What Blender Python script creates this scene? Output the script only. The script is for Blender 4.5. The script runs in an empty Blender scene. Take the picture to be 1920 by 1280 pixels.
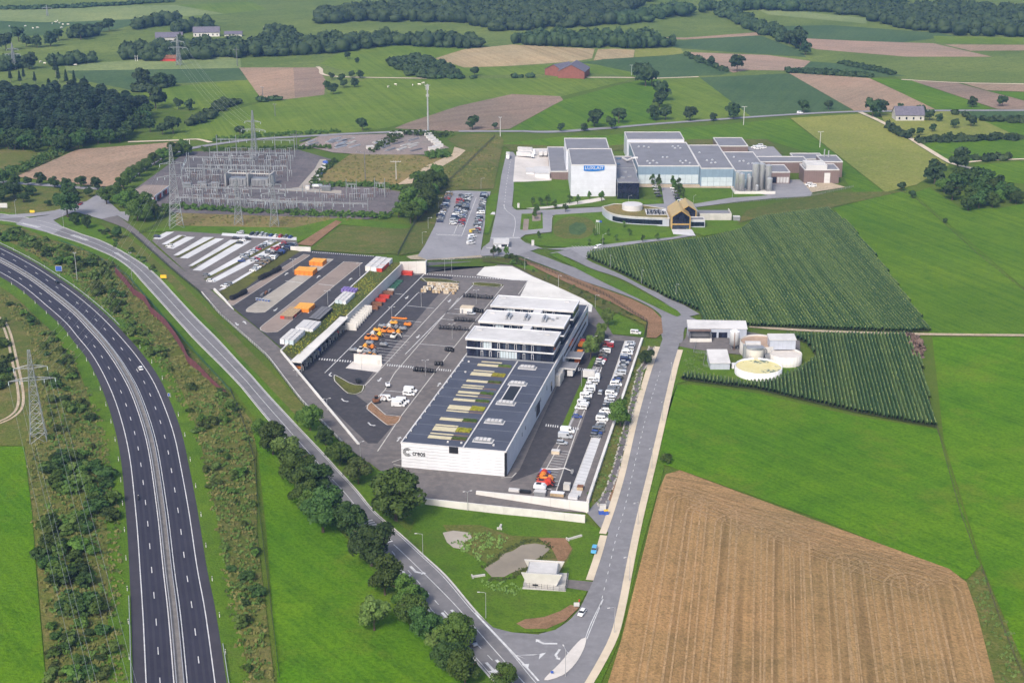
import bpy, bmesh, math, random
import numpy as np
from mathutils import Vector, Matrix
from mathutils.geometry import tessellate_polygon
random.seed(11)
RNG = np.random.default_rng(5)
sc = bpy.context.scene
C = sc.collection
R = math.radians
# ------------------------------------------------------------------ camera
F, HOR, CAMH = 2730.0, -312.0, 230.0          # focal length in photo pixels, horizon row, flying height in metres
TH = math.atan((640 - HOR) / F)
cT, sT = math.cos(TH), math.sin(TH)
cam = bpy.data.cameras.new('camera')
cam.sensor_width = 36.0
cam.lens = F / 1920 * 36
cam.clip_start, cam.clip_end = 1.0, 20000
camo = bpy.data.objects.new('camera', cam)
C.objects.link(camo)
camo.location = (0, 0, CAMH)
camo.rotation_euler = (math.pi / 2 - TH, 0, 0)
sc.camera = camo
# ------------------------------------------------------------------ sky, sun, exposure
SUN_EL, SUN_AZ = 43.0, 205.0                    # elevation, compass bearing of the sun (0 = +Y, clockwise)
world = bpy.data.worlds.new('World')
sc.world = world
world.use_nodes = True
wn = world.node_tree
sky = wn.nodes.new('ShaderNodeTexSky')
sky.sky_type = 'NISHITA'
sky.sun_disc = False
sky.sun_elevation = R(SUN_EL)
sky.sun_rotation = R(SUN_AZ)
sky.air_density, sky.dust_density, sky.ozone_density = 1.0, 4.0, 1.0
bg = wn.nodes['Background']
bg.inputs['Strength'].default_value = 0.105
wn.links.new(sky.outputs['Color'], bg.inputs['Color'])
sun = bpy.data.lights.new('sun', 'SUN')
sun.energy, sun.angle, sun.color = 1.5, R(13), (1.0, 0.95, 0.87)
suno = bpy.data.objects.new('sun', sun)
C.objects.link(suno)
sdir = Vector((math.sin(R(SUN_AZ)) * math.cos(R(SUN_EL)), math.cos(R(SUN_AZ)) * math.cos(R(SUN_EL)), math.sin(R(SUN_EL))))
suno.rotation_euler = sdir.to_track_quat('Z', 'Y').to_euler()
sc.view_settings.view_transform = 'Standard'
sc.view_settings.look = 'None'
sc.view_settings.exposure = 0.98
sc.view_settings.gamma = 1.0
sc.view_settings.use_curve_mapping = False
sc.cycles.use_denoising = True
sc.cycles.max_bounces = 5
sc.cycles.diffuse_bounces = 2
sc.cycles.glossy_bounces = 2
sc.cycles.transparent_max_bounces = 6
sc.cycles.volume_bounces = 1
sc.cycles.caustics_reflective = sc.cycles.caustics_refractive = False
# ------------------------------------------------------------------ places: photo point -> point on the terrain
AX = R(12.44)                                   # heading of the office building and of its yard
VA = Vector((math.sin(AX), math.cos(AX)))       # along the building, away from the camera
VB = Vector((math.cos(AX), -math.sin(AX)))      # across it, to the right
TOP, S0, S1 = 6.0, -13.0, 50.0                  # upper terrace 6 m above the lower yard; the land falls from S0 to S1
def ray(px, py):
    u, v = (px - 960) / F, (640 - py) / F
    return u, cT + v * sT, -sT + v * cT
def PZ(px, py, z=0.0):
    d = ray(px, py)
    t = (z - CAMH) / d[2]
    return Vector((d[0] * t, d[1] * t, z))
W0 = PZ(571, 694)
def sval(x, y):
    return (x - W0.x) * VB.x + (y - W0.y) * VB.y
def hz(x, y):
    return TOP * min(1.0, max(0.0, (S1 - sval(x, y)) / (S1 - S0)))
def P(px, py, dz=0.0):
    p = PZ(px, py, TOP + dz)
    if sval(p.x, p.y) <= S0: return p
    q = PZ(px, py, dz)
    if sval(q.x, q.y) >= S1: return q
    a, b = 0.0, 1.0
    for _ in range(30):
        m = (a + b) / 2
        r = p.lerp(q, m)
        if r.z > hz(r.x, r.y) + dz: a = m
        else: b = m
    return r
def prow(p):
    y, z = p.y, p.z - CAMH
    return 640 - F * (y * sT + z * cT) / (y * cT - z * sT)
def tall(p, row):                               # height of an upright whose foot is p and whose top is at that photo row
    a, b = 0.0, 120.0
    for _ in range(40):
        m = (a + b) / 2
        if prow(p + Vector((0, 0, m))) > row: a = m
        else: b = m
    return a
def LY(b, a, z=0.0):                            # yard coordinates: b across, a along
    return Vector((W0.x + VB.x * b + VA.x * a, W0.y + VB.y * b + VA.y * a, z))
def yloc(p):
    d = Vector((p.x - W0.x, p.y - W0.y))
    return d.dot(VB), d.dot(VA)
def catmull(pts, step=3.0, closed=False):
    out = []
    n = len(pts)
    for i in range(n if closed else n - 1):
        p = [pts[(i + k) % n] if closed else pts[min(max(i + k, 0), n - 1)] for k in (-1, 0, 1, 2)]
        m = max(1, int((p[2] - p[1]).length / step))
        for j in range(m):
            t = j / m
            out.append(0.5 * (2 * p[1] + (p[2] - p[0]) * t + (2 * p[0] - 5 * p[1] + 4 * p[2] - p[3]) * t * t + (3 * p[1] - p[0] - 3 * p[2] + p[3]) * t ** 3))
    if not closed: out.append(pts[-1].copy())
    return out
def resample(pts, n):
    d = [0.0]
    for a, b in zip(pts, pts[1:]): d.append(d[-1] + (b - a).length)
    out, j = [], 0
    for i in range(n):
        s = d[-1] * i / (n - 1)
        while j < len(d) - 2 and d[j + 1] < s: j += 1
        t = (s - d[j]) / max(1e-6, d[j + 1] - d[j])
        out.append(pts[j].lerp(pts[j + 1], t))
    return out
def plen(pts):
    return sum((b - a).length for a, b in zip(pts, pts[1:]))
# ------------------------------------------------------------------ materials
MATS = {}
def newmat(name):
    m = bpy.data.materials.new(name)
    m.use_nodes = True
    nt = m.node_tree
    b = nt.nodes['Principled BSDF']
    MATS[name] = m
    return m, nt, b
def node(nt, t, **kw):
    n = nt.nodes.new(t)
    for k, v in kw.items():
        if k in n.inputs: n.inputs[k].default_value = v
        else: setattr(n, k, v)
    return n
def c4(c): return (c[0], c[1], c[2], 1.0)
def mixc(nt, fac, a, b, mode='MIX'):
    m = node(nt, 'ShaderNodeMix', data_type='RGBA', blend_type=mode)
    for sock, v in ((m.inputs[0], fac), (m.inputs[6], a), (m.inputs[7], b)):
        if hasattr(v, 'is_linked'): nt.links.new(v, sock)
        elif isinstance(v, (int, float)): sock.default_value = v
        else: sock.default_value = c4(v)
    return m.outputs[2]
def noise(nt, co, scale, detail=3.0, rough=0.6, lo=0.35, hi=0.65, stretch=None, rot=0.0):
    if stretch or rot:
        mp = node(nt, 'ShaderNodeMapping')
        mp.vector_type = 'TEXTURE'                 # turn first, then stretch along the rows
        mp.inputs['Rotation'].default_value = (0, 0, rot)
        if stretch: mp.inputs['Scale'].default_value = [1 / x for x in stretch]
        nt.links.new(co, mp.inputs[0])
        co = mp.outputs[0]
    n = node(nt, 'ShaderNodeTexNoise', Scale=scale, Detail=detail, Roughness=rough)
    nt.links.new(co, n.inputs['Vector'])
    r = node(nt, 'ShaderNodeMapRange')
    r.inputs[1].default_value, r.inputs[2].default_value = lo, hi
    nt.links.new(n.outputs['Fac'], r.inputs[0])
    return r.outputs[0]
def plain(name, col, rough=0.6, var=0.12, scale=0.6, metal=0.0, spec=0.3, fine=0.08):
    """painted, concrete or metal surface with soft mottling and fine grain"""
    m, nt, b = newmat(name)
    co = node(nt, 'ShaderNodeTexCoord').outputs['Object']
    a = mixc(nt, noise(nt, co, scale), [x * (1 - var) for x in col], [min(1, x * (1 + var)) for x in col])
    if fine: a = mixc(nt, noise(nt, co, scale * 12, 2), mixc(nt, 1.0, a, (1 - fine,) * 3, 'MULTIPLY'), a)
    nt.links.new(a, b.inputs['Base Color'])
    b.inputs['Roughness'].default_value = rough
    b.inputs['Metallic'].default_value = metal
    b.inputs['Specular IOR Level'].default_value = spec
    return m
def ground_mat(name, a, b_, c=None, big=0.012, mid=0.12, fine=1.3, rows=None, row_w=3.0, row_amt=0.5, row_col=None, patch=None, patch_amt=0.5):
    """field soil or sward: wide drifts, mottles, fine flecks, and rows along the heading `rows` (degrees)"""
    m, nt, bs = newmat(name)
    co = node(nt, 'ShaderNodeTexCoord').outputs['Object']
    col = mixc(nt, noise(nt, co, big, 4), a, b_)
    c = c or [x * 0.72 for x in a]
    col = mixc(nt, noise(nt, co, mid, 4, 0.65, 0.48, 0.72), col, c)
    if rows is not None:
        rot = R(90 - rows)
        sv = (0.02, 1.0, 1.0)
        rc = row_col or [x * 0.7 for x in a]
        n1 = noise(nt, co, 1.0 / row_w, 1.5, 0.5, 0.38, 0.62, sv, rot)
        n2 = noise(nt, co, 2.7 / row_w, 1.5, 0.5, 0.4, 0.62, sv, rot)
        k1 = node(nt, 'ShaderNodeMath', operation='MULTIPLY'); nt.links.new(n1, k1.inputs[0]); k1.inputs[1].default_value = row_amt
        k2 = node(nt, 'ShaderNodeMath', operation='MULTIPLY'); nt.links.new(n2, k2.inputs[0]); k2.inputs[1].default_value = row_amt * 0.7
        col = mixc(nt, k1.outputs[0], col, rc)
        col = mixc(nt, k2.outputs[0], col, [min(1, x * 1.25) for x in b_])
    if patch:
        pn = noise(nt, co, 0.03, 5, 0.7, 0.52, 0.66)
        k = node(nt, 'ShaderNodeMath', operation='MULTIPLY'); nt.links.new(pn, k.inputs[0]); k.inputs[1].default_value = patch_amt
        col = mixc(nt, k.outputs[0], col, patch)
    col = mixc(nt, noise(nt, co, 0.007, 5, 0.65, 0.36, 0.64), mixc(nt, 1.0, col, (0.84, 0.86, 0.9), 'MULTIPLY'), mixc(nt, 1.0, col, (1.16, 1.07, 1.1), 'MULTIPLY'))
    f = noise(nt, co, fine, 3, 0.7, 0.3, 0.6)
    dark = mixc(nt, 1.0, col, (0.62, 0.66, 0.62), 'MULTIPLY')
    col = mixc(nt, f, dark, col)
    nt.links.new(col, bs.inputs['Base Color'])
    bs.inputs['Roughness'].default_value = 0.95
    bs.inputs['Specular IOR Level'].default_value = 0.1
    bp = node(nt, 'ShaderNodeBump', Strength=0.5, Distance=0.4)
    nt.links.new(f, bp.inputs['Height'])
    nt.links.new(bp.outputs[0], bs.inputs['Normal'])
    return m
def asphalt(name, col, stain=0.5, worn=None, rot=0.0):
    m, nt, b = newmat(name)
    co = node(nt, 'ShaderNodeTexCoord').outputs['Object']
    a = mixc(nt, noise(nt, co, 0.05, 4, 0.6), [x * 0.88 for x in col], [x * 1.12 for x in col])
    a = mixc(nt, noise(nt, co, 0.35, 5, 0.7, 0.45, 0.75), a, worn or [x * 1.3 for x in col])
    s = noise(nt, co, 0.12, 5, 0.7, 0.56, 0.75, (0.25, 1, 1), rot)
    k = node(nt, 'ShaderNodeMath', operation='MULTIPLY'); nt.links.new(s, k.inputs[0]); k.inputs[1].default_value = stain
    a = mixc(nt, k.outputs[0], a, [x * 0.6 for x in col])
    nt.links.new(a, b.inputs['Base Color'])
    b.inputs['Roughness'].default_value = 0.9
    b.inputs['Specular IOR Level'].default_value = 0.2
    return m
def leafmat(name, a, b_, var=0.75, scale=0.35):
    m, nt, b = newmat(name)
    co = node(nt, 'ShaderNodeTexCoord').outputs['Object']
    oi = node(nt, 'ShaderNodeObjectInfo')
    col = mixc(nt, noise(nt, co, scale, 3, 0.6, 0.3, 0.7), a, b_)
    hs = node(nt, 'ShaderNodeHueSaturation')
    mr = node(nt, 'ShaderNodeMapRange'); mr.inputs[3].default_value, mr.inputs[4].default_value = 1 - var * 0.6, 1 + var * 0.7
    nt.links.new(oi.outputs['Random'], mr.inputs[0])
    nt.links.new(mr.outputs[0], hs.inputs['Value'])
    mh = node(nt, 'ShaderNodeMapRange'); mh.inputs[3].default_value, mh.inputs[4].default_value = 0.485, 0.515
    nt.links.new(oi.outputs['Random'], mh.inputs[0])
    nt.links.new(mh.outputs[0], hs.inputs['Hue'])
    nt.links.new(col, hs.inputs['Color'])
    nt.links.new(hs.outputs[0], b.inputs['Base Color'])
    b.inputs['Roughness'].default_value = 0.7
    b.inputs['Specular IOR Level'].default_value = 0.25
    return m
def paintmat(name, rough=0.25):
    m, nt, b = newmat(name)
    oi = node(nt, 'ShaderNodeObjectInfo')
    nt.links.new(oi.outputs['Color'], b.inputs['Base Color'])
    b.inputs['Roughness'].default_value = rough
    b.inputs['Coat Weight'].default_value = 0.4
    return m
def panelmat(name, col, dx, dz, axis='X', line=0.75, rough=0.45, metal=0.0, var=0.06):
    """cladding sheet: faint seams every dx metres along, dz metres up"""
    m, nt, b = newmat(name)
    co = node(nt, 'ShaderNodeTexCoord').outputs['Object']
    sp = node(nt, 'ShaderNodeSeparateXYZ'); nt.links.new(co, sp.inputs[0])
    ad = node(nt, 'ShaderNodeMath', operation='ADD'); nt.links.new(sp.outputs[0], ad.inputs[0]); nt.links.new(sp.outputs[1], ad.inputs[1])
    fac = None
    for s, d, w in ((ad.outputs[0], dx, 0.06), (sp.outputs[2], dz, 0.05)):
        if not d: continue
        k = node(nt, 'ShaderNodeMath', operation='PINGPONG'); nt.links.new(s, k.inputs[0]); k.inputs[1].default_value = d / 2
        l = node(nt, 'ShaderNodeMath', operation='LESS_THAN'); nt.links.new(k.outputs[0], l.inputs[0]); l.inputs[1].default_value = w
        if fac is None: fac = l.outputs[0]
        else:
            mx = node(nt, 'ShaderNodeMath', operation='MAXIMUM'); nt.links.new(fac, mx.inputs[0]); nt.links.new(l.outputs[0], mx.inputs[1]); fac = mx.outputs[0]
    a = mixc(nt, noise(nt, co, 0.3), [x * (1 - var) for x in col], [min(1, x * (1 + var)) for x in col])
    if fac is not None: a = mixc(nt, fac, a, [x * line for x in col])
    nt.links.new(a, b.inputs['Base Color'])
    b.inputs['Roughness'].default_value = rough
    b.inputs['Metallic'].default_value = metal
    return m
def glassmat(name, col, rough=0.08):
    m, nt, b = newmat(name)
    co = node(nt, 'ShaderNodeTexCoord').outputs['Object']
    a = mixc(nt, noise(nt, co, 0.5, 2), [x * 0.6 for x in col], [x * 1.4 for x in col])
    nt.links.new(a, b.inputs['Base Color'])
    b.inputs['Roughness'].default_value = rough
    b.inputs['Specular IOR Level'].default_value = 0.6
    return m
# land
ground_mat('grass_base', (0.105, 0.16, 0.018), (0.09, 0.15, 0.016), (0.125, 0.165, 0.028))
ground_mat('grass_vivid', (0.074, 0.19, 0.004), (0.112, 0.225, 0.006), (0.055, 0.145, 0.004), big=0.02, mid=0.09, fine=0.8, patch=(0.135, 0.2, 0.016), patch_amt=0.7, rows=-38, row_w=4.5, row_amt=0.36, row_col=(0.05, 0.125, 0.006))
ground_mat('grass_field', (0.085, 0.182, 0.008), (0.125, 0.212, 0.012), (0.066, 0.148, 0.008), rows=-24, row_w=7, row_amt=0.45, row_col=(0.06, 0.14, 0.012))
ground_mat('grass_far', (0.13, 0.185, 0.038), (0.165, 0.215, 0.05), (0.105, 0.155, 0.032), fine=0.4, rows=50, row_w=12, row_amt=0.2)
ground_mat('grass_mow', (0.13, 0.21, 0.022), (0.17, 0.235, 0.032), (0.105, 0.175, 0.022), rows=-18, row_w=7, row_amt=0.35)
ground_mat('grass_pale', (0.2, 0.26, 0.09), (0.24, 0.29, 0.11), (0.17, 0.23, 0.08), fine=0.4)
ground_mat('grass_deep', (0.07, 0.125, 0.045), (0.085, 0.14, 0.05), (0.06, 0.105, 0.04), fine=0.4, rows=20, row_w=5, row_amt=0.25)
ground_mat('grass_olive', (0.25, 0.27, 0.06), (0.21, 0.245, 0.05), (0.28, 0.28, 0.085), fine=0.5, rows=-30, row_w=8, row_amt=0.2)
ground_mat('grass_rough', (0.125, 0.145, 0.03), (0.1, 0.135, 0.026), (0.17, 0.15, 0.05), mid=0.2, fine=0.8, patch=(0.2, 0.165, 0.065), patch_amt=0.6)
ground_mat('grass_dry', (0.23, 0.19, 0.07), (0.2, 0.18, 0.06), (0.26, 0.19, 0.08), mid=0.15, fine=0.7, patch=(0.16, 0.18, 0.045), patch_amt=0.6)
ground_mat('lawn', (0.085, 0.172, 0.012), (0.12, 0.205, 0.016), (0.065, 0.135, 0.012), patch=(0.13, 0.17, 0.03), patch_amt=0.5)
ground_mat('stubble', (0.335, 0.21, 0.088), (0.39, 0.25, 0.108), (0.26, 0.162, 0.066), fine=1.1, rows=10, row_w=4.4, row_amt=0.6, row_col=(0.185, 0.12, 0.05), patch=(0.19, 0.142, 0.056), patch_amt=0.4)
ground_mat('stubble_edge', (0.33, 0.205, 0.09), (0.38, 0.242, 0.112), (0.25, 0.158, 0.066), fine=1.1, rows=112, row_w=2.4, row_amt=0.7, row_col=(0.2, 0.14, 0.06))
ground_mat('soil_tan', (0.35, 0.25, 0.165), (0.38, 0.275, 0.185), (0.31, 0.215, 0.135), fine=0.5, rows=35, row_w=6, row_amt=0.3)
ground_mat('soil_rose', (0.36, 0.255, 0.18), (0.39, 0.285, 0.205), (0.32, 0.22, 0.15), fine=0.5, rows=-60, row_w=9, row_amt=0.35)
ground_mat('soil_brown', (0.27, 0.2, 0.145), (0.3, 0.225, 0.165), (0.24, 0.17, 0.12), fine=0.5, rows=60, row_w=7, row_amt=0.4)
ground_mat('straw', (0.4, 0.32, 0.17), (0.44, 0.35, 0.2), (0.34, 0.26, 0.13), fine=0.5, rows=-20, row_w=14, row_amt=0.6, row_col=(0.3, 0.23, 0.12))
ground_mat('soil_maize', (0.07, 0.085, 0.03), (0.06, 0.075, 0.025))
ground_mat('earth', (0.27, 0.16, 0.085), (0.31, 0.19, 0.11), (0.22, 0.13, 0.065), fine=1.2)
ground_mat('sand', (0.5, 0.41, 0.28), (0.55, 0.46, 0.33), (0.42, 0.34, 0.22), fine=1.2)
ground_mat('gravel', (0.16, 0.145, 0.145), (0.19, 0.175, 0.175), (0.13, 0.115, 0.12), fine=1.0)
ground_mat('gravel_rose', (0.3, 0.25, 0.22), (0.34, 0.28, 0.245), (0.26, 0.22, 0.2), fine=1.0)
ground_mat('meadow_bank', (0.1, 0.11, 0.03), (0.13, 0.13, 0.035), (0.075, 0.085, 0.025), mid=0.4, fine=1.6, patch=(0.3, 0.3, 0.03), patch_amt=0.45)
ground_mat('track_straw', (0.38, 0.255, 0.122), (0.43, 0.29, 0.148), (0.3, 0.2, 0.09), mid=0.5, fine=1.2)
asphalt('asphalt_motorway', (0.034, 0.033, 0.05), 0.2, (0.041, 0.039, 0.055))
asphalt('asphalt_shoulder', (0.05, 0.046, 0.058), 0.2, (0.06, 0.055, 0.065))
asphalt('asphalt_dark', (0.055, 0.052, 0.058), 0.5, (0.08, 0.075, 0.08))
asphalt('asphalt_yard', (0.14, 0.127, 0.123), 0.6, (0.2, 0.178, 0.17))
asphalt('asphalt_grey', (0.2, 0.195, 0.205), 0.35, (0.245, 0.24, 0.25))
asphalt('asphalt_pale', (0.25, 0.245, 0.26), 0.3, (0.29, 0.285, 0.3))
asphalt('asphalt_road', (0.165, 0.16, 0.165), 0.4, (0.21, 0.2, 0.205))
asphalt('paver_brown', (0.25, 0.2, 0.17), 0.25, (0.3, 0.24, 0.21))
asphalt('paver_beige', (0.34, 0.305, 0.26), 0.25, (0.4, 0.36, 0.31))
asphalt('paver_white', (0.55, 0.55, 0.555), 0.2, (0.6, 0.6, 0.605))
asphalt('pavement_cream', (0.56, 0.47, 0.35), 0.15, (0.62, 0.53, 0.41))
asphalt('concrete_slab', (0.58, 0.54, 0.5), 0.15, (0.64, 0.6, 0.56))
plain('line_white', (0.62, 0.62, 0.62), 0.7, 0.16, 0.5, fine=0.2)
plain('kerb_stone', (0.52, 0.5, 0.47), 0.85, 0.1, 0.5)
# built
plain('concrete', (0.5, 0.48, 0.45), 0.85, 0.12, 0.3)
asphalt('concrete_light', (0.62, 0.6, 0.565), 0.3, (0.67, 0.65, 0.615))
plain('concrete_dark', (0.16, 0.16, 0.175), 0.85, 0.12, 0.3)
asphalt('white_wall', (0.66, 0.665, 0.69), 0.1, (0.7, 0.705, 0.725))
asphalt('roof_white', (0.54, 0.53, 0.525), 0.35, (0.6, 0.59, 0.585))
plain('roof_bitumen', (0.07, 0.078, 0.108), 0.85, 0.1, 0.12)
plain('roof_grey', (0.2, 0.2, 0.22), 0.85, 0.08, 0.12)
plain('metal_grey', (0.33, 0.34, 0.36), 0.45, 0.1, 0.5, 0.4)
plain('galvanised', (0.3, 0.32, 0.33), 0.5, 0.12, 0.6, 0.3)
plain('steel_pale', (0.55, 0.56, 0.58), 0.35, 0.06, 0.5, 0.5)
plain('black', (0.02, 0.02, 0.023), 0.5, 0.2, 0.5)
plain('rubber', (0.025, 0.025, 0.027), 0.8, 0.2, 2)
plain('rust', (0.2, 0.09, 0.05), 0.9, 0.25, 0.6)
plain('orange', (0.7, 0.22, 0.03), 0.5, 0.15, 0.5)
plain('orange_top', (0.78, 0.36, 0.05), 0.5, 0.12, 0.5)
plain('red_paint', (0.5, 0.05, 0.03), 0.5, 0.15, 0.5)
plain('blue_paint', (0.05, 0.11, 0.42), 0.4, 0.1, 0.5)
plain('yellow_paint', (0.85, 0.5, 0.03), 0.5, 0.1, 0.5)
plain('timber', (0.42, 0.31, 0.19), 0.85, 0.2, 0.8)
plain('bark', (0.11, 0.085, 0.06), 0.95, 0.25, 1.5)
plain('bark_pale', (0.3, 0.27, 0.23), 0.95, 0.25, 1.5)
plain('wood_brown', (0.17, 0.115, 0.095), 0.85, 0.12, 0.5)
plain('noise_wall', (0.13, 0.045, 0.052), 0.85, 0.15, 0.4)
plain('gold', (0.72, 0.47, 0.16), 0.3, 0.06, 0.3, 0.5)
plain('fence_dark', (0.03, 0.04, 0.035), 0.6, 0.1)
plain('wire', (0.42, 0.43, 0.43), 0.5, 0.02, 0.1, 0.2)
plain('green_paint', (0.04, 0.12, 0.08), 0.5, 0.1)
plain('stone', (0.36, 0.34, 0.31), 0.9, 0.2, 0.6)
plain('brick_red', (0.24, 0.09, 0.068), 0.9, 0.12, 0.4)
plain('slate', (0.14, 0.13, 0.165), 0.8, 0.15, 0.5)
plain('purple', (0.22, 0.16, 0.42), 0.5, 0.1)
plain('cow_white', (0.75, 0.7, 0.62), 0.9, 0.1)
plain('skin', (0.5, 0.32, 0.24), 0.7, 0.05)
plain('reservoir_yellow', (0.55, 0.47, 0.2), 0.8, 0.2, 0.12)
plain('reservoir_brown', (0.42, 0.3, 0.22), 0.85, 0.15, 0.15)
panelmat('cladding_white', (0.66, 0.67, 0.7), 6.0, 0, line=0.8)
panelmat('cladding_pale', (0.6, 0.62, 0.68), 0, 2.6, line=0.86)
panelmat('cladding_blue', (0.2, 0.28, 0.36), 2.4, 0, line=0.8)
panelmat('cladding_brown', (0.19, 0.135, 0.125), 1.6, 0, line=0.75)
panelmat('cladding_grey', (0.42, 0.45, 0.52), 2.0, 0, line=0.85)
glassmat('glass_dark', (0.012, 0.014, 0.028))
glassmat('glass_blue', (0.03, 0.04, 0.065))
plain('glass_milk', (0.52, 0.6, 0.64), 0.3, 0.06, 0.3)
plain('sign_blue', (0.015, 0.17, 0.55), 0.4, 0.05)
plain('median', (0.19, 0.175, 0.165), 0.9, 0.15, 0.4)
plain('pond', (0.26, 0.215, 0.15), 0.16, 0.1, 0.1, fine=0.02, spec=0.5)
plain('deck', (0.56, 0.5, 0.33), 0.8, 0.08, 0.5)
plain('lane_wear', (0.041, 0.039, 0.055), 0.85, 0.1, 0.1)
glassmat('water', (0.13, 0.115, 0.085), 0.12)
glassmat('car_glass', (0.015, 0.018, 0.022), 0.06)
paintmat('car_paint')
paintmat('tint', 0.55)
leafmat('leaf_oak', (0.036, 0.075, 0.01), (0.074, 0.122, 0.018))
leafmat('leaf_dark', (0.022, 0.05, 0.01), (0.044, 0.082, 0.016), 0.6)
leafmat('leaf_light', (0.07, 0.12, 0.022), (0.11, 0.16, 0.035))
leafmat('leaf_pine', (0.016, 0.034, 0.016), (0.03, 0.052, 0.022), 0.35)
leafmat('leaf_far', (0.02, 0.042, 0.014), (0.05, 0.082, 0.024), 0.25, 0.075)
leafmat('leaf_bush', (0.045, 0.08, 0.014), (0.085, 0.115, 0.024))
leafmat('leaf_tuft', (0.095, 0.11, 0.024), (0.155, 0.142, 0.042), 0.2, 0.1)
leafmat('leaf_yellow', (0.2, 0.22, 0.02), (0.3, 0.28, 0.03), 0.2)
# maize: drill strips of alternating tone
def maizemat(name, a, b_, heading, w):
    m, nt, b = newmat(name)
    co = node(nt, 'ShaderNodeTexCoord').outputs['Object']
    n1 = noise(nt, co, 1.0 / w, 1.0, 0.4, 0.44, 0.56, (0.015, 1, 1), R(90 - heading))
    col = mixc(nt, n1, a, b_)
    col = mixc(nt, noise(nt, co, 0.6, 3, 0.7, 0.4, 0.75), col, [x * 0.7 for x in a])
    nt.links.new(col, b.inputs['Base Color'])
    b.inputs['Roughness'].default_value = 0.6
    return m
maizemat('maize_leaf', (0.035, 0.08, 0.017), (0.085, 0.14, 0.03), -1.5, 3.6)
maizemat('maize_leaf_east', (0.034, 0.082, 0.018), (0.078, 0.132, 0.03), 8, 4)
plain('maize_tassel', (0.2, 0.235, 0.07), 0.8, 0.2, 0.5)
def M(n): return MATS[n]
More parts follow.
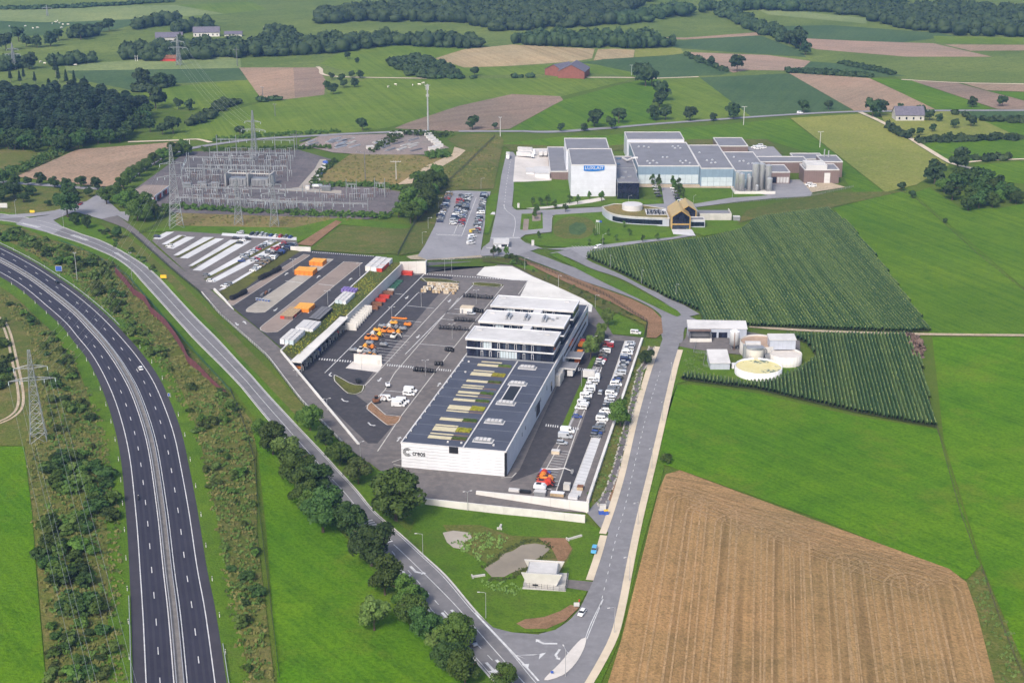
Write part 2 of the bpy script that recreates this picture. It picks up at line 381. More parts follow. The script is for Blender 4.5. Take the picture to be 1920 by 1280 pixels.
# ------------------------------------------------------------------ mesh helpers
class MB:
    def __init__(s): s.v, s.f, s.m = [], [], []
    def add(s, vs, fs, mi=0):
        o = len(s.v)
        s.v += [tuple(v) for v in vs]
        s.f += [tuple(i + o for i in f) for f in fs]
        s.m += [mi] * len(fs)
        return s
    def box(s, x0, x1, y0, y1, z0, z1, mi=0):
        return s.add([(x0, y0, z0), (x1, y0, z0), (x1, y1, z0), (x0, y1, z0), (x0, y0, z1), (x1, y0, z1), (x1, y1, z1), (x0, y1, z1)],
                     [(3, 2, 1, 0), (4, 5, 6, 7), (0, 1, 5, 4), (1, 2, 6, 5), (2, 3, 7, 6), (3, 0, 4, 7)], mi)
    def prism(s, pts, z0, z1, mi=0, mtop=None):
        n = len(pts)
        area = sum(pts[i][0] * pts[(i + 1) % n][1] - pts[(i + 1) % n][0] * pts[i][1] for i in range(n))
        if area < 0: pts = pts[::-1]
        zz0 = z0 if hasattr(z0, '__len__') else [z0] * n
        zz1 = z1 if hasattr(z1, '__len__') else [z1] * n
        vs = [(p[0], p[1], zz0[i]) for i, p in enumerate(pts)] + [(p[0], p[1], zz1[i]) for i, p in enumerate(pts)]
        s.add(vs, [(i, (i + 1) % n, n + (i + 1) % n, n + i) for i in range(n)], mi)
        s.add(vs[n:], [tuple(range(n))], mi if mtop is None else mtop)
        return s.add(vs[:n], [tuple(range(n))[::-1]], mi)
    def bar(s, a, b, w, mi=0, n=4):
        a, b = Vector(a), Vector(b)
        d = (b - a)
        if d.length < 1e-6: return s
        d.normalize()
        u = d.orthogonal().normalized() if abs(d.z) < 0.99 else Vector((1, 0, 0))
        v = d.cross(u)
        ring = [(u * math.cos(2 * math.pi * (i + .5) / n) + v * math.sin(2 * math.pi * (i + .5) / n)) * w for i in range(n)]
        return s.add([a + r for r in ring] + [b + r for r in ring], [(i, (i + 1) % n, n + (i + 1) % n, n + i) for i in range(n)] + [tuple(range(n))[::-1], tuple(range(n, 2 * n))], mi)
    def tube(s, pts, w, mi=0, n=4):
        pts = [Vector(p) for p in pts]
        vs = []
        for i, p in enumerate(pts):
            d = (pts[min(i + 1, len(pts) - 1)] - pts[max(i - 1, 0)]).normalized()
            u = Vector((0, 0, 1)).cross(d)
            u = u.normalized() if u.length > 1e-3 else Vector((1, 0, 0))
            v = d.cross(u)
            ww = w[i] if hasattr(w, '__len__') else w
            vs += [p + (u * math.cos(2 * math.pi * k / n) + v * math.sin(2 * math.pi * k / n)) * ww for k in range(n)]
        fs = [(i * n + k, i * n + (k + 1) % n, (i + 1) * n + (k + 1) % n, (i + 1) * n + k) for i in range(len(pts) - 1) for k in range(n)]
        fs += [tuple(range(n))[::-1], tuple(range((len(pts) - 1) * n, len(pts) * n))]
        return s.add(vs, fs, mi)
    def cyl(s, x, y, z0, z1, r0, r1=None, n=12, mi=0, mtop=None):
        r1 = r0 if r1 is None else r1
        a = [2 * math.pi * i / n for i in range(n)]
        vs = [(x + r0 * math.cos(t), y + r0 * math.sin(t), z0) for t in a] + [(x + r1 * math.cos(t), y + r1 * math.sin(t), z1) for t in a]
        s.add(vs, [(i, (i + 1) % n, n + (i + 1) % n, n + i) for i in range(n)] + [tuple(range(n))[::-1]], mi)
        return s.add(vs[n:], [tuple(range(n))], mi if mtop is None else mtop)
    def loft(s, rings, mi=0):
        n = len(rings[0])
        vs = [p for r in rings for p in r]
        fs = [(i * n + k, i * n + (k + 1) % n, (i + 1) * n + (k + 1) % n, (i + 1) * n + k) for i in range(len(rings) - 1) for k in range(n)]
        fs += [tuple(range(n))[::-1], tuple(range((len(rings) - 1) * n, len(rings) * n))]
        return s.add(vs, fs, mi)
    def mesh(s, name, mats):
        me = bpy.data.meshes.new(name)
        me.from_pydata(s.v, [], s.f)
        mats = mats if isinstance(mats, (list, tuple)) else [mats]
        for m in mats: me.materials.append(M(m) if isinstance(m, str) else m)
        if len(mats) > 1: me.polygons.foreach_set('material_index', s.m)
        return me
    def build(s, name, mats, parent=None, smooth=False, fix=True):
        me = s.mesh(name, mats)
        if fix:
            bm = bmesh.new(); bm.from_mesh(me); bmesh.ops.recalc_face_normals(bm, faces=bm.faces); bm.to_mesh(me); bm.free()
        if smooth: me.shade_smooth()
        return link(name, me, parent)
def link(name, me, parent=None):
    o = bpy.data.objects.new(name, me)
    C.objects.link(o)
    if parent: o.parent = parent
    return o
def B1(x0, x1, y0, y1, z0, z1): return MB().box(x0, x1, y0, y1, z0, z1)
LABELS = {}
def tag(o, label, cat, group=None):
    o['label'] = label; o['category'] = cat
    if group: o['group'] = group
    LABELS.setdefault(label, []).append(o.name)
    return o
def thing(name, label, cat, loc=(0, 0, 0), rot=0.0, group=None):
    o = bpy.data.objects.new(name, None)
    o.empty_display_size = 0.5
    C.objects.link(o)
    o.location, o.rotation_euler = loc, (0, 0, rot)
    return tag(o, label, cat, group)
def stuff(o, label=None):
    o['kind'] = 'stuff'
    if label: o['label'] = label
    return o
def struct(o, label=None):
    o['kind'] = 'structure'
    if label: o['label'] = label
    return o
def copyt(root, loc, rot, label, group=None, scale=None, color=None):
    r = root.copy(); C.objects.link(r)
    r.location, r.rotation_euler = loc, (0, 0, rot)
    if scale: r.scale = (scale,) * 3 if not hasattr(scale, '__len__') else scale
    r['label'] = label
    LABELS.setdefault(label, []).append(r.name)
    if group: r['group'] = group
    if color: r.color = color
    for ch in root.children:
        c = ch.copy(); C.objects.link(c); c.parent = r
        if color: c.color = color
        for g in ch.children:
            d = g.copy(); C.objects.link(d); d.parent = c
            if color: d.color = color
    return r
def drape(tris_pts, off, cut=True):
    """bmesh of triangles laid on the terrain, cut along its two folds"""
    bm = bmesh.new()
    vm = [bm.verts.new((p.x, p.y, 0)) for p in tris_pts[0]]
    for t in tris_pts[1]:
        try: bm.faces.new([vm[i] for i in t])
        except ValueError: pass
    if cut:
        for s in (S0, S1):
            g = bm.verts[:] + bm.edges[:] + bm.faces[:]
            bmesh.ops.bisect_plane(bm, geom=g, dist=1e-4, plane_co=(W0.x + VB.x * s, W0.y + VB.y * s, 0), plane_no=(VB.x, VB.y, 0))
    for v in bm.verts: v.co.z = hz(v.co.x, v.co.y) + off
    bmesh.ops.recalc_face_normals(bm, faces=bm.faces)
    for f in bm.faces:
        f.normal_update()
        if f.normal.z < 0: f.normal_flip()
    return bm
def sheet_w(name, pts, off, mat, parent=None, flat=None, holes=()):
    pts = [Vector((p.x, p.y, 0)) for p in pts]
    loops = [pts] + [[Vector((p.x, p.y, 0)) for p in h] for h in holes]
    allp = [p for l in loops for p in l]
    tr = tessellate_polygon(loops)
    bm = drape((allp, tr), off, flat is None)
    if flat is not None:
        for v in bm.verts: v.co.z = flat + off
    me = bpy.data.meshes.new(name)
    bm.to_mesh(me); bm.free()
    me.materials.append(M(mat))
    o = link(name, me, parent)
    if not parent: struct(o)
    return o
def sheet(name, px, off, mat, smooth=False, flat=None, parent=None, label=None):
    pts = [(P(*p) if flat is None else PZ(p[0], p[1], flat)) for p in px]
    if smooth: pts = catmull(pts, 6.0 if not isinstance(smooth, float) else smooth, True)
    o = sheet_w(name, pts, off, mat, parent, flat)
    if label: o['label'] = label
    return o
def ribbon(name, left, right, off, mat, parent=None, n=None):
    """strip between two world polylines sampled alike"""
    n = n or max(2, int(max(plen(left), plen(right)) / 4))
    l, r = resample(left, n), resample(right, n)
    return ribbon_s(name, l, r, off, mat, parent)
def ribbon_s(name, l, r, off, mat, parent=None, flat=None):
    n = len(l)
    pts = list(l) + list(r)
    bm = drape((pts, [(i, n + i, n + i + 1, i + 1) for i in range(n - 1)]), off, flat is None)
    if flat is not None:
        for v in bm.verts: v.co.z = flat + off
    me = bpy.data.meshes.new(name)
    bm.to_mesh(me); bm.free()
    me.materials.append(M(mat))
    o = link(name, me, parent)
    if not parent: struct(o)
    return o
def offset(pts, d):
    out = []
    for i, p in enumerate(pts):
        t = pts[min(i + 1, len(pts) - 1)] - pts[max(i - 1, 0)]
        t.z = 0
        t.normalize()
        out.append(Vector((p.x + t.y * d, p.y - t.x * d, p.z)))
    return out
def wline(name, pts, w, off, mat, parent=None, flat=None, step=4.0):
    """painted or laid line of width w along world points"""
    n = max(2, int(plen(pts) / step) + 1)
    q = resample(pts, n)
    return ribbon_s(name, offset(q, -w / 2), offset(q, w / 2), off, mat, parent, flat)
def wallrun(name, pts, w, h0, h1, mat, parent=None, flat=None, step=6.0, base=0.0):
    """upright wall of thickness w along world points, h0 at the start to h1 at the end"""
    n = max(2, int(plen(pts) / step) + 1)
    q = resample(pts, n)
    l, r = offset(q, -w / 2), offset(q, w / 2)
    mb = MB()
    vs = []
    for i in range(n):
        z = (hz(q[i].x, q[i].y) if flat is None else flat) + base
        h = h0 + (h1 - h0) * i / (n - 1)
        vs += [(l[i].x, l[i].y, z), (r[i].x, r[i].y, z), (r[i].x, r[i].y, z + h), (l[i].x, l[i].y, z + h)]
    fs = [(i * 4 + k, i * 4 + (k + 1) % 4, i * 4 + 4 + (k + 1) % 4, i * 4 + 4 + k) for i in range(n - 1) for k in range(4)]
    fs += [(0, 3, 2, 1), tuple((n - 1) * 4 + k for k in range(4))]
    return mb.add(vs, fs).build(name, mat, parent)
ORD = ['first', 'second', 'third', 'fourth', 'fifth', 'sixth', 'seventh', 'eighth', 'ninth', 'tenth', 'eleventh', 'twelfth', 'thirteenth', 'fourteenth', 'fifteenth', 'sixteenth',
       'seventeenth', 'eighteenth', 'nineteenth', 'twentieth']
def ordn(i):
    if i < 20: return ORD[i]
    tens = {2: 'twenty', 3: 'thirty', 4: 'forty', 5: 'fifty'}[(i + 1) // 10] if (i + 1) // 10 < 6 else 'sixty'
    k = (i + 1) % 10
    return tens + '-' + ORD[k - 1] if k else {20: 'twentieth', 30: 'thirtieth', 40: 'fortieth', 50: 'fiftieth', 60: 'sixtieth'}[i + 1]
# ------------------------------------------------------------------ the land
HOLE = [LY(-13, 5), LY(-13, 158), PZ(752, 513), PZ(797, 512), LY(50, yloc(PZ(880, 495))[1]), LY(50, -76)]
ground = sheet_w('ground', [Vector((-5000, 120, 0)), Vector((5000, 120, 0)), Vector((5000, 11000, 0)), Vector((-5000, 11000, 0))], 0.0, 'grass_base', holes=[HOLE])
FZ = [0.03]
def field(name, mat, px, smooth=False):
    FZ[0] += 0.005
    return sheet(name, px, FZ[0], mat, smooth)
for nm, mt, px in [
    # far band
    ('meadow', 'grass_far', [(-120, -20), (2050, -20), (2050, 120), (1300, 150), (600, 180), (-120, 170)]),
    ('meadow', 'grass_pale', [(-30, 20), (150, 12), (330, 10), (420, 26), (300, 34), (115, 42), (60, 42), (-30, 38)]),
    ('meadow', 'grass_deep', [(-30, 38), (60, 42), (115, 42), (300, 34), (220, 55), (175, 60), (165, 52), (125, 50), (100, 65), (-30, 72)]),
    ('meadow', 'grass_mow', [(330, 10), (470, 3), (500, 18), (420, 26)]),
    ('meadow', 'grass_pale', [(120, 122), (450, 100), (452, 128), (125, 133)]),
    ('meadow', 'grass_deep', [(125, 133), (450, 128), (468, 150), (330, 157), (300, 165), (250, 170), (150, 150)]),
    ('meadow', 'grass_mow', [(290, 165), (470, 150), (490, 190), (400, 205), (330, 205), (260, 175)]),
    ('ploughed_field', 'soil_tan', [(448, 127), (550, 127), (553, 185), (493, 190)]),
    ('ploughed_field', 'soil_brown', [(550, 127), (597, 127), (610, 150), (608, 178), (553, 185)]),
    ('meadow', 'grass_mow', [(640, 98), (740, 86), (870, 92), (820, 110), (880, 128), (1110, 118), (1235, 146), (690, 147), (600, 120)]),
    ('meadow', 'grass_mow', [(320, 262), (350, 232), (490, 192), (610, 178), (690, 148), (1000, 147), (1190, 148), (1050, 182), (960, 179), (860, 200), (760, 233), (690, 246), (480, 262)]),
    ('ploughed_field', 'soil_brown', [(740, 241), (760, 232), (860, 199), (960, 177), (1050, 181), (1056, 188), (955, 242), (850, 247)]),
    ('stubble_field', 'straw', [(815, 110), (870, 93), (960, 84), (1115, 92), (1110, 110), (1075, 116), (960, 124), (870, 127)]),
    ('stubble_field', 'straw', [(1121, 93), (1190, 94), (1188, 108), (1112, 116)]),
    ('meadow', 'grass_olive', [(1191, 92), (1275, 90), (1282, 100), (1190, 108)]),
    ('beet_field', 'grass_deep', [(1085, 118), (1190, 108), (1280, 101), (1370, 137), (1350, 141), (1235, 146)]),
    ('meadow', 'grass_far', [(870, 68), (960, 55), (1160, 45), (1310, 20), (1360, 22), (1420, 60), (1200, 72), (1000, 68)]),
    ('meadow', 'grass_field', [(1056, 188), (1190, 152), (1236, 147), (1222, 195), (1230, 232), (1060, 245), (952, 247)]),
    ('meadow', 'grass_mow', [(1237, 147), (1312, 146), (1412, 220), (1275, 230), (1232, 232)]),
    ('maize_field', 'grass_deep', [(1312, 146), (1480, 138), (1597, 206), (1410, 220)]),
    ('ploughed_field', 'soil_tan', [(1478, 137), (1630, 147), (1755, 205), (1602, 208)]),
    ('ploughed_field', 'soil_rose', [(1282, 98), (1440, 104), (1520, 115), (1500, 133), (1400, 132), (1375, 137)]),
    ('beet_field', 'grass_deep', [(1205, 76), (1420, 65), (1500, 95), (1512, 108), (1285, 92)]),
    ('ploughed_field', 'soil_tan', [(1190, 70), (1420, 61), (1440, 66), (1240, 73)]),
    ('stubble_field', 'grass_pale', [(1420, 18), (1500, 22), (1625, 35), (1625, 45), (1440, 28)]),
    ('beet_field', 'grass_deep', [(1440, 50), (1560, 48), (1760, 62), (1790, 68), (1690, 80), (1560, 76), (1450, 70)]),
    ('ploughed_field', 'soil_rose', [(1458, 70), (1600, 77), (1750, 82), (1860, 107), (1700, 107), (1530, 93)]),
    ('meadow', 'grass_mow', [(1750, 68), (1960, 72), (1960, 84), (1755, 81)]),
    ('ploughed_field', 'soil_tan', [(1770, 84), (1960, 85), (1960, 95), (1820, 96)]),
    ('meadow', 'grass_far', [(1525, 93), (1700, 108), (1960, 108), (1960, 160), (1700, 150), (1560, 115)]),
    ('beet_field', 'grass_deep', [(1500, 133), (1520, 116), (1580, 120), (1700, 143), (1620, 146)]),
    ('meadow', 'grass_field', [(1632, 147), (1705, 150), (1862, 205), (1755, 206)]),
    ('ploughed_field', 'soil_brown', [(1710, 152), (1790, 155), (1960, 200), (1960, 208), (1870, 205)]),
    ('ploughed_field', 'soil_tan', [(1800, 155), (1960, 159), (1960, 174), (1850, 170)]),
    ('meadow', 'grass_field', [(1850, 171), (1960, 175), (1960, 198)]),
    ('orchard_meadow', 'grass_olive', [(1650, 213), (1780, 209), (1835, 222), (1905, 255), (1720, 268), (1660, 232)]),
    ('beet_field', 'grass_deep', [(1780, 209), (1960, 209), (1960, 230), (1840, 224)]),
    ('meadow', 'grass_field', [(1840, 225), (1960, 231), (1960, 256), (1905, 255)]),
    ('meadow', 'grass_field', [(1722, 269), (1905, 256), (1960, 262), (1960, 297), (1820, 305), (1782, 304)]),
    ('meadow', 'grass_field', [(1825, 310), (1960, 300), (1960, 350), (1870, 340)]),
    ('hay_meadow', 'grass_olive', [(1482, 222), (1612, 214), (1662, 237), (1780, 310), (1718, 347), (1660, 361)]),
    ('meadow', 'grass_field', [(935, 272), (1060, 256), (1300, 238), (1480, 223), (1658, 361), (1600, 362), (1560, 300), (1440, 264), (1300, 264), (960, 282)]),
    # middle and near
    ('meadow', 'grass_field', [(1562, 390), (1690, 360), (1710, 363), (1960, 578), (1960, 630), (1746, 629)]),
    ('meadow', 'grass_field', [(1712, 363), (1742, 352), (1800, 390), (1870, 392), (1960, 375), (1960, 575)]),
    ('meadow', 'grass_vivid', [(1268, 722), (1300, 722), (1420, 738), (1600, 780), (1755, 805), (1766, 830), (1838, 1060), (1812, 1087), (1540, 975), (1270, 880), (1240, 870), (1235, 800)]),
    ('meadow', 'grass_vivid', [(1748, 633), (1990, 633), (1990, 1330), (1930, 1270), (1842, 1060), (1770, 830)]),
    ('field_edge', 'grass_rough', [(1812, 1089), (1840, 1062), (1935, 1280), (1940, 1340), (1880, 1340)]),
    ('stubble_field', 'stubble', [(1248, 890), (1275, 882), (1540, 980), (1780, 1067), (1812, 1092), (1832, 1150), (1885, 1360), (1115, 1360), (1165, 1200), (1210, 1020), (1235, 920)]),
    ('stubble_headland', 'stubble_edge', [(1250, 889), (1275, 883), (1540, 981), (1780, 1068), (1808, 1092), (1740, 1080), (1560, 1040), (1400, 985), (1280, 925), (1240, 925)]),
    ('crop_field', 'grass_vivid', [(-40, 838), (45, 838), (60, 960), (72, 1120), (92, 1340), (-40, 1340)]),
    ('rough_bank', 'grass_rough', [(-40, 500), (0, 535), (135, 645), (205, 800), (232, 960), (247, 1340), (93, 1340), (61, 960), (46, 836), (-40, 836)]),
    ('rough_bank', 'grass_rough', [(-40, 416), (40, 428), (150, 463), (215, 493), (260, 543), (330, 630), (430, 735), (480, 800), (482, 1000), (522, 1340), (440, 1340), (395, 1060), (350, 800), (250, 640), (110, 520), (-40, 438)]),
    ('meadow', 'grass_vivid', [(470, 795), (640, 1000), (760, 1120), (905, 1300), (920, 1340), (525, 1340), (500, 1000), (484, 850)]),
    ('road_bank', 'lawn', [(105, 404), (180, 420), (245, 445), (330, 520), (410, 598), (500, 690), (650, 843), (800, 945), (770, 985), (660, 905), (410, 640), (270, 500), (150, 440)]),
    ('rough_bank', 'grass_rough', [(190, 418), (245, 447), (330, 522), (410, 600), (500, 690), (600, 790), (560, 785), (480, 700), (380, 605), (300, 530), (215, 455)]),
    ('pond_meadow', 'lawn', [(790, 945), (890, 960), (1098, 980), (1140, 1000), (1110, 1090), (1085, 1140), (1040, 1185), (960, 1187), (890, 1150), (800, 1045), (770, 1000)]),
    ('dry_pond_bed', 'grass_rough', [(830, 985), (900, 985), (960, 1005), (1060, 1010), (1075, 1030), (1050, 1080), (980, 1080), (920, 1060), (860, 1030)]),
    ('road_verge', 'grass_rough', [(1160, 955), (1240, 650), (1200, 650), (1110, 930), (1110, 950)]),
    ('road_verge', 'lawn', [(1199, 960), (1275, 660), (1300, 655), (1300, 712), (1270, 720), (1238, 800), (1245, 880), (1235, 915), (1205, 1020), (1160, 1205), (1110, 1320), (1098, 1320), (1150, 1195), (1185, 1025)]),
    ('works_meadow', 'lawn', [(1275, 645), (1330, 655), (1335, 690), (1520, 690), (1530, 668), (1500, 712), (1400, 722), (1290, 705), (1270, 715)]),
    ('ploughed_field', 'soil_tan', [(30, 332), (145, 281), (332, 267), (302, 290), (228, 352), (180, 350)]),
    ('scrub_meadow', 'grass_rough', [(-40, 278), (110, 287), (145, 268), (150, 275), (35, 330), (-40, 340)]),
    ('scrub_meadow', 'grass_rough', [(-40, 348), (180, 358), (215, 355), (185, 375), (150, 398), (100, 402), (-40, 405)]),
    ('rough_meadow', 'grass_dry', [(330, 400), (690, 410), (640, 420), (550, 428), (330, 425)]),
    ('meadow_strip', 'lawn', [(262, 437), (330, 424), (550, 428), (640, 408), (770, 424), (760, 432), (640, 422), (555, 456), (325, 434)]),
    ('levelled_lawn', 'grass_rough', [(585, 470), (640, 423), (752, 430), (770, 428), (746, 478), (686, 477)]),
    ('bare_bank', 'earth', [(557, 459), (630, 414), (641, 417), (584, 462)]),
    ('dry_mound', 'grass_dry', [(578, 350), (600, 330), (660, 288), (700, 284), (835, 298), (870, 286), (800, 330), (745, 347)]),
    ('rough_meadow', 'grass_rough', [(775, 345), (800, 325), (870, 284), (838, 262), (860, 252), (935, 252), (945, 265), (925, 355), (835, 360), (800, 470), (748, 480), (775, 425)]),
    ('rough_meadow', 'grass_rough', [(1380, 420), (1400, 395), (1530, 362), (1690, 360), (1560, 390), (1420, 410)]),
    ('meadow_strip', 'grass_rough', [(940, 272), (1060, 275), (1300, 262), (1440, 262), (1470, 290), (1440, 280), (1300, 272), (960, 285)]),
    ]: field(nm, mt, px)
# substation and storage ground
for nm, mt, px in [
    ('substation_gravel', 'gravel', [(240, 365), (350, 285), (560, 282), (622, 300), (583, 350), (700, 352), (762, 362), (735, 404), (690, 412), (330, 400), (300, 388)]),
    ('storage_ground', 'gravel_rose', [(560, 272), (600, 256), (790, 250), (842, 278), (820, 291), (690, 291), (625, 287)]),
    ('gravel_track', 'sand', [(745, 347), (800, 312), (848, 290), (852, 276), (873, 283), (860, 295), (800, 330), (775, 345)]),
    ('service_track', 'paver_beige', [(560, 352), (590, 318), (600, 300), (612, 300), (600, 322), (575, 354), (640, 358), (640, 364), (520, 358)]),
    ]: field(nm, mt, px)
# ------------------------------------------------------------------ motorway
def pxline(px, step=4.0, flat=None):
    return catmull([(P(*p) if flat is None else PZ(p[0], p[1], flat)) for p in px], step)
mwL = pxline([(-160, 440), (-80, 478), (0, 520), (42, 547), (81, 581), (116, 613), (137, 640), (164, 675), (190, 727), (212, 792), (227, 865), (236, 960), (241, 1035), (246, 1147), (250, 1280), (253, 1380)])
mwR = pxline([(-160, 396), (-80, 425), (0, 460), (62, 492), (107, 520), (150, 550), (200, 592), (246, 640), (275, 675), (300, 712), (322, 760), (340, 810), (355, 877), (371, 960), (387, 1060), (405, 1150), (425, 1280), (439, 1380)])
N = 260
mwL, mwR = resample(mwL, N), resample(mwR, N)
def mw(f, i0=0, i1=N): return [mwL[i].lerp(mwR[i], f) for i in range(i0, i1)]
RZ = 0.42
ribbon_s('motorway_verge', mw(-0.27), mw(0.0), RZ - 0.02, 'lawn')
ribbon_s('motorway_verge', mw(1.0), mw(1.25), RZ - 0.02, 'lawn')
motorway = ribbon_s('motorway', mw(0), mw(1), RZ, 'asphalt_shoulder')
motorway['label'] = 'dark four lane motorway curving up the left side'
ribbon_s('carriageway', mw(0.13), mw(0.44), RZ + 0.02, 'asphalt_motorway', motorway)
ribbon_s('carriageway', mw(0.565), mw(0.878), RZ + 0.02, 'asphalt_motorway', motorway)
ribbon_s('median_strip', mw(0.455), mw(0.55), RZ + 0.02, 'median', motorway)
for f in (0.176, 0.246, 0.325, 0.395, 0.616, 0.686, 0.766, 0.836): wline('wheel_path', mw(f), 0.75, RZ + 0.03, 'lane_wear', motorway)
for f in (0.137, 0.434, 0.577, 0.874):
    wline('edge_line', mw(f), 0.32, RZ + 0.04, 'line_white', motorway)
def dashes(curve, on, gap, w, parent, off, name='lane_dash', flat=None, phase=0.0):
    L = plen(curve)
    fine = resample(curve, max(3, int(L)))
    d = L / (len(fine) - 1)
    s = phase
    while s + on < L:
        i0, i1 = s / d, (s + on) / d
        a = fine[int(i0)].lerp(fine[int(i0) + 1], i0 % 1)
        b = fine[int(i1)].lerp(fine[min(int(i1) + 1, len(fine) - 1)], i1 % 1)
        wline(name, [a, b], w, off, 'line_white', parent, flat, 99)
        s += on + gap
dashes(mw(0.286), 4.0, 12, 0.28, motorway, RZ + 0.04)
dashes(mw(0.726), 4.0, 12, 0.28, motorway, RZ + 0.04, phase=5)
# guard rails: posts and beam
def guardrail(pts, label, group=None, step=4.0, h=0.75):
    t = thing('guard_rail', label, 'guard rail', (0, 0, 0), 0, group)
    q = resample(pts, max(2, int(plen(pts) / step) + 1))
    rail = [Vector((p.x, p.y, hz(p.x, p.y) + RZ + h)) for p in q]
    vs = []
    for p in rail: vs += [(p.x, p.y, p.z - 0.16), (p.x, p.y, p.z + 0.16)]
    l, r = offset(rail, -0.09), offset(rail, 0.09)
    mb = MB()
    n = len(rail)
    ring = []
    for a, b in zip(l, r): ring.append([(a.x, a.y, a.z - .17), (b.x, b.y, b.z - .17), (b.x, b.y, b.z + .17), (a.x, a.y, a.z + .17)])
    mb.loft(ring).build('beam', 'steel_pale', t)
    pm = MB().box(-.07, .07, -.07, .07, 0, h).mesh('post', 'metal_grey')
    for p in rail[::2][:150]:
        o = link('post', pm, t); o.location = (p.x, p.y, p.z - h)
    return t
guardrail(mw(0.462), 'long steel guard rail on the left side of the motorway median')
guardrail(mw(0.543), 'long steel guard rail on the right side of the motorway median')
guardrail([mwR[i] + Vector((0.6, 0.3, 0)) for i in range(0, N) if 0 < i < 150 and mwR[i].y > PZ(247, 637).y], 'steel guard rail on the upper right edge of the motorway')
guardrail([p.lerp(q, -0.02) for p, q in zip(mwL, mwR) if p.y < PZ(246, 1135).y], 'steel guard rail at the lower left edge of the motorway')
guardrail([p.lerp(q, 1.02) for p, q in zip(mwL, mwR) if p.y < PZ(415, 1225).y], 'short steel guard rail at the lower right edge of the motorway')
# ------------------------------------------------------------------ country road
crL = pxline([(-160, 408), (-60, 410), (0, 414), (42, 421), (100, 440), (147, 455), (185, 470), (217, 485), (246, 506), (270, 532), (300, 565), (345, 615), (370, 642), (425, 697), (480, 760), (515, 802), (570, 868), (625, 930), (675, 992), (732, 1060), (772, 1107), (837, 1180), (877, 1222), (917, 1267), (990, 1350)])
crR = pxline([(-160, 392), (-60, 396), (0, 402), (42, 408), (100, 421), (152, 440), (185, 451), (215, 465), (245, 482), (275, 502), (300, 525), (325, 552), (367, 597), (410, 640), (480, 716), (552, 795), (615, 862), (665, 917), (700, 959), (752, 1005), (792, 1042), (835, 1082), (890, 1147), (960, 1222), (1000, 1272), (1070, 1350)])
NC = 220
crL, crR = resample(crL, NC), resample(crR, NC)
def cr(f, i0=0, i1=NC): return [crL[i].lerp(crR[i], f) for i in range(i0, i1)]
ribbon_s('road_verge', cr(-0.55), cr(0), RZ - 0.03, 'lawn')
ribbon_s('road_verge', cr(1), cr(1.35), RZ - 0.03, 'lawn')
country_road = ribbon_s('country_road', cr(0), cr(1), RZ, 'asphalt_road')
ribbon_s('gravel_shoulder', cr(-0.05), cr(0.0), RZ - 0.01, 'kerb_stone', country_road)
ribbon_s('gravel_shoulder', cr(1.0), cr(1.05), RZ - 0.01, 'kerb_stone', country_road)
wline('edge_line', cr(0.05), 0.22, RZ + 0.03, 'line_white', country_road)
wline('edge_line', cr(0.95), 0.22, RZ + 0.03, 'line_white', country_road)
wline('centre_line', cr(0.5, 30, 175), 0.22, RZ + 0.03, 'line_white', country_road)
dl = pxline([(735, 1035), (760, 1065), (800, 1110), (850, 1165), (900, 1215), (950, 1268), (985, 1310)])
dashes(dl, 3.2, 4.2, 0.25, country_road, RZ + 0.03)
wline('centre_line', pxline([(738, 1022), (770, 1052), (850, 1132), (920, 1212), (990, 1290)]), 0.25, RZ + 0.03, 'line_white', country_road)
def hatch(a, b, w0, w1, n, parent, name='hatch_bar', off=None, flat=None, fill=0.5, skew=0.0):
    """row of painted bars from a to b"""
    d = (b - a); L = d.length; d.normalize(); u = Vector((d.y, -d.x, 0))
    for i in range(n):
        s0, s1 = L * i / n, L * (i + fill) / n
        w = w0 + (w1 - w0) * i / n
        q = [a + d * s0 - u * w / 2, a + d * s1 - u * w / 2, a + d * (s1 + skew) + u * w / 2, a + d * (s0 + skew) + u * w / 2]
        mb = MB().add([(p.x, p.y, (hz(p.x, p.y) if flat is None else flat) + (off or RZ + 0.035)) for p in q], [(0, 1, 2, 3)])
        o = mb.build(name, 'line_white', parent, fix=False)
        if o.data.polygons[0].normal.z < 0: o.data.flip_normals()
hatch(P(42, 420), P(75, 428), 2.2, 3.2, 9, country_road)
hatch(P(136, 442), P(165, 452), 3.0, 2.6, 8, country_road)
hatch(P(217, 475), P(240, 490), 2.2, 1.0, 9, country_road)
hatch(P(690, 977), P(733, 1020), 3.2, 2.4, 11, country_road)
def arrow(p, d, L, parent, off, flat=None, kind='straight', name='arrow_marking'):
    """painted arrow at p pointing along d"""
    d = Vector((d[0], d[1], 0)).normalized(); u = Vector((d.y, -d.x, 0))
    w = L * 0.06
    if kind == 'straight':
        sh = [(-w, -L / 2), (w, -L / 2), (w, L * .12), (w * 3.4, L * .12), (0, L / 2), (-w * 3.4, L * .12), (-w, L * .12)]
    else:
        k = 1 if kind == 'right' else -1
        sh = [(-w * k, -L / 2), (w * k, -L / 2), (w * k, L * .05), (w * 4 * k, L * .3), (w * 4.6 * k, L * .2), (w * 6 * k, L * .42), (w * 1.6 * k, L * .42), (w * 2.6 * k, L * .36), (-w * k, L * .12)]
    q = [p + u * x + d * y for x, y in sh]
    z = (hz(p.x, p.y) if flat is None else flat) + off
    mb = MB().add([(v.x, v.y, z) for v in q], [tuple(range(len(q)))])
    o = mb.build(name, 'line_white', parent, fix=False)
    if o.data.polygons[0].normal.z < 0: o.data.flip_normals()
rd = P(800, 1120) - P(740, 1055)
for x, y, k in ((760, 1078, 'straight'), (778, 1072, 'left'), (838, 1160, 'straight'), (856, 1155, 'left'), (922, 1255, 'straight'), (941, 1250, 'left')):
    arrow(P(x, y), rd, 7.5, country_road, RZ + 0.035, kind=k)
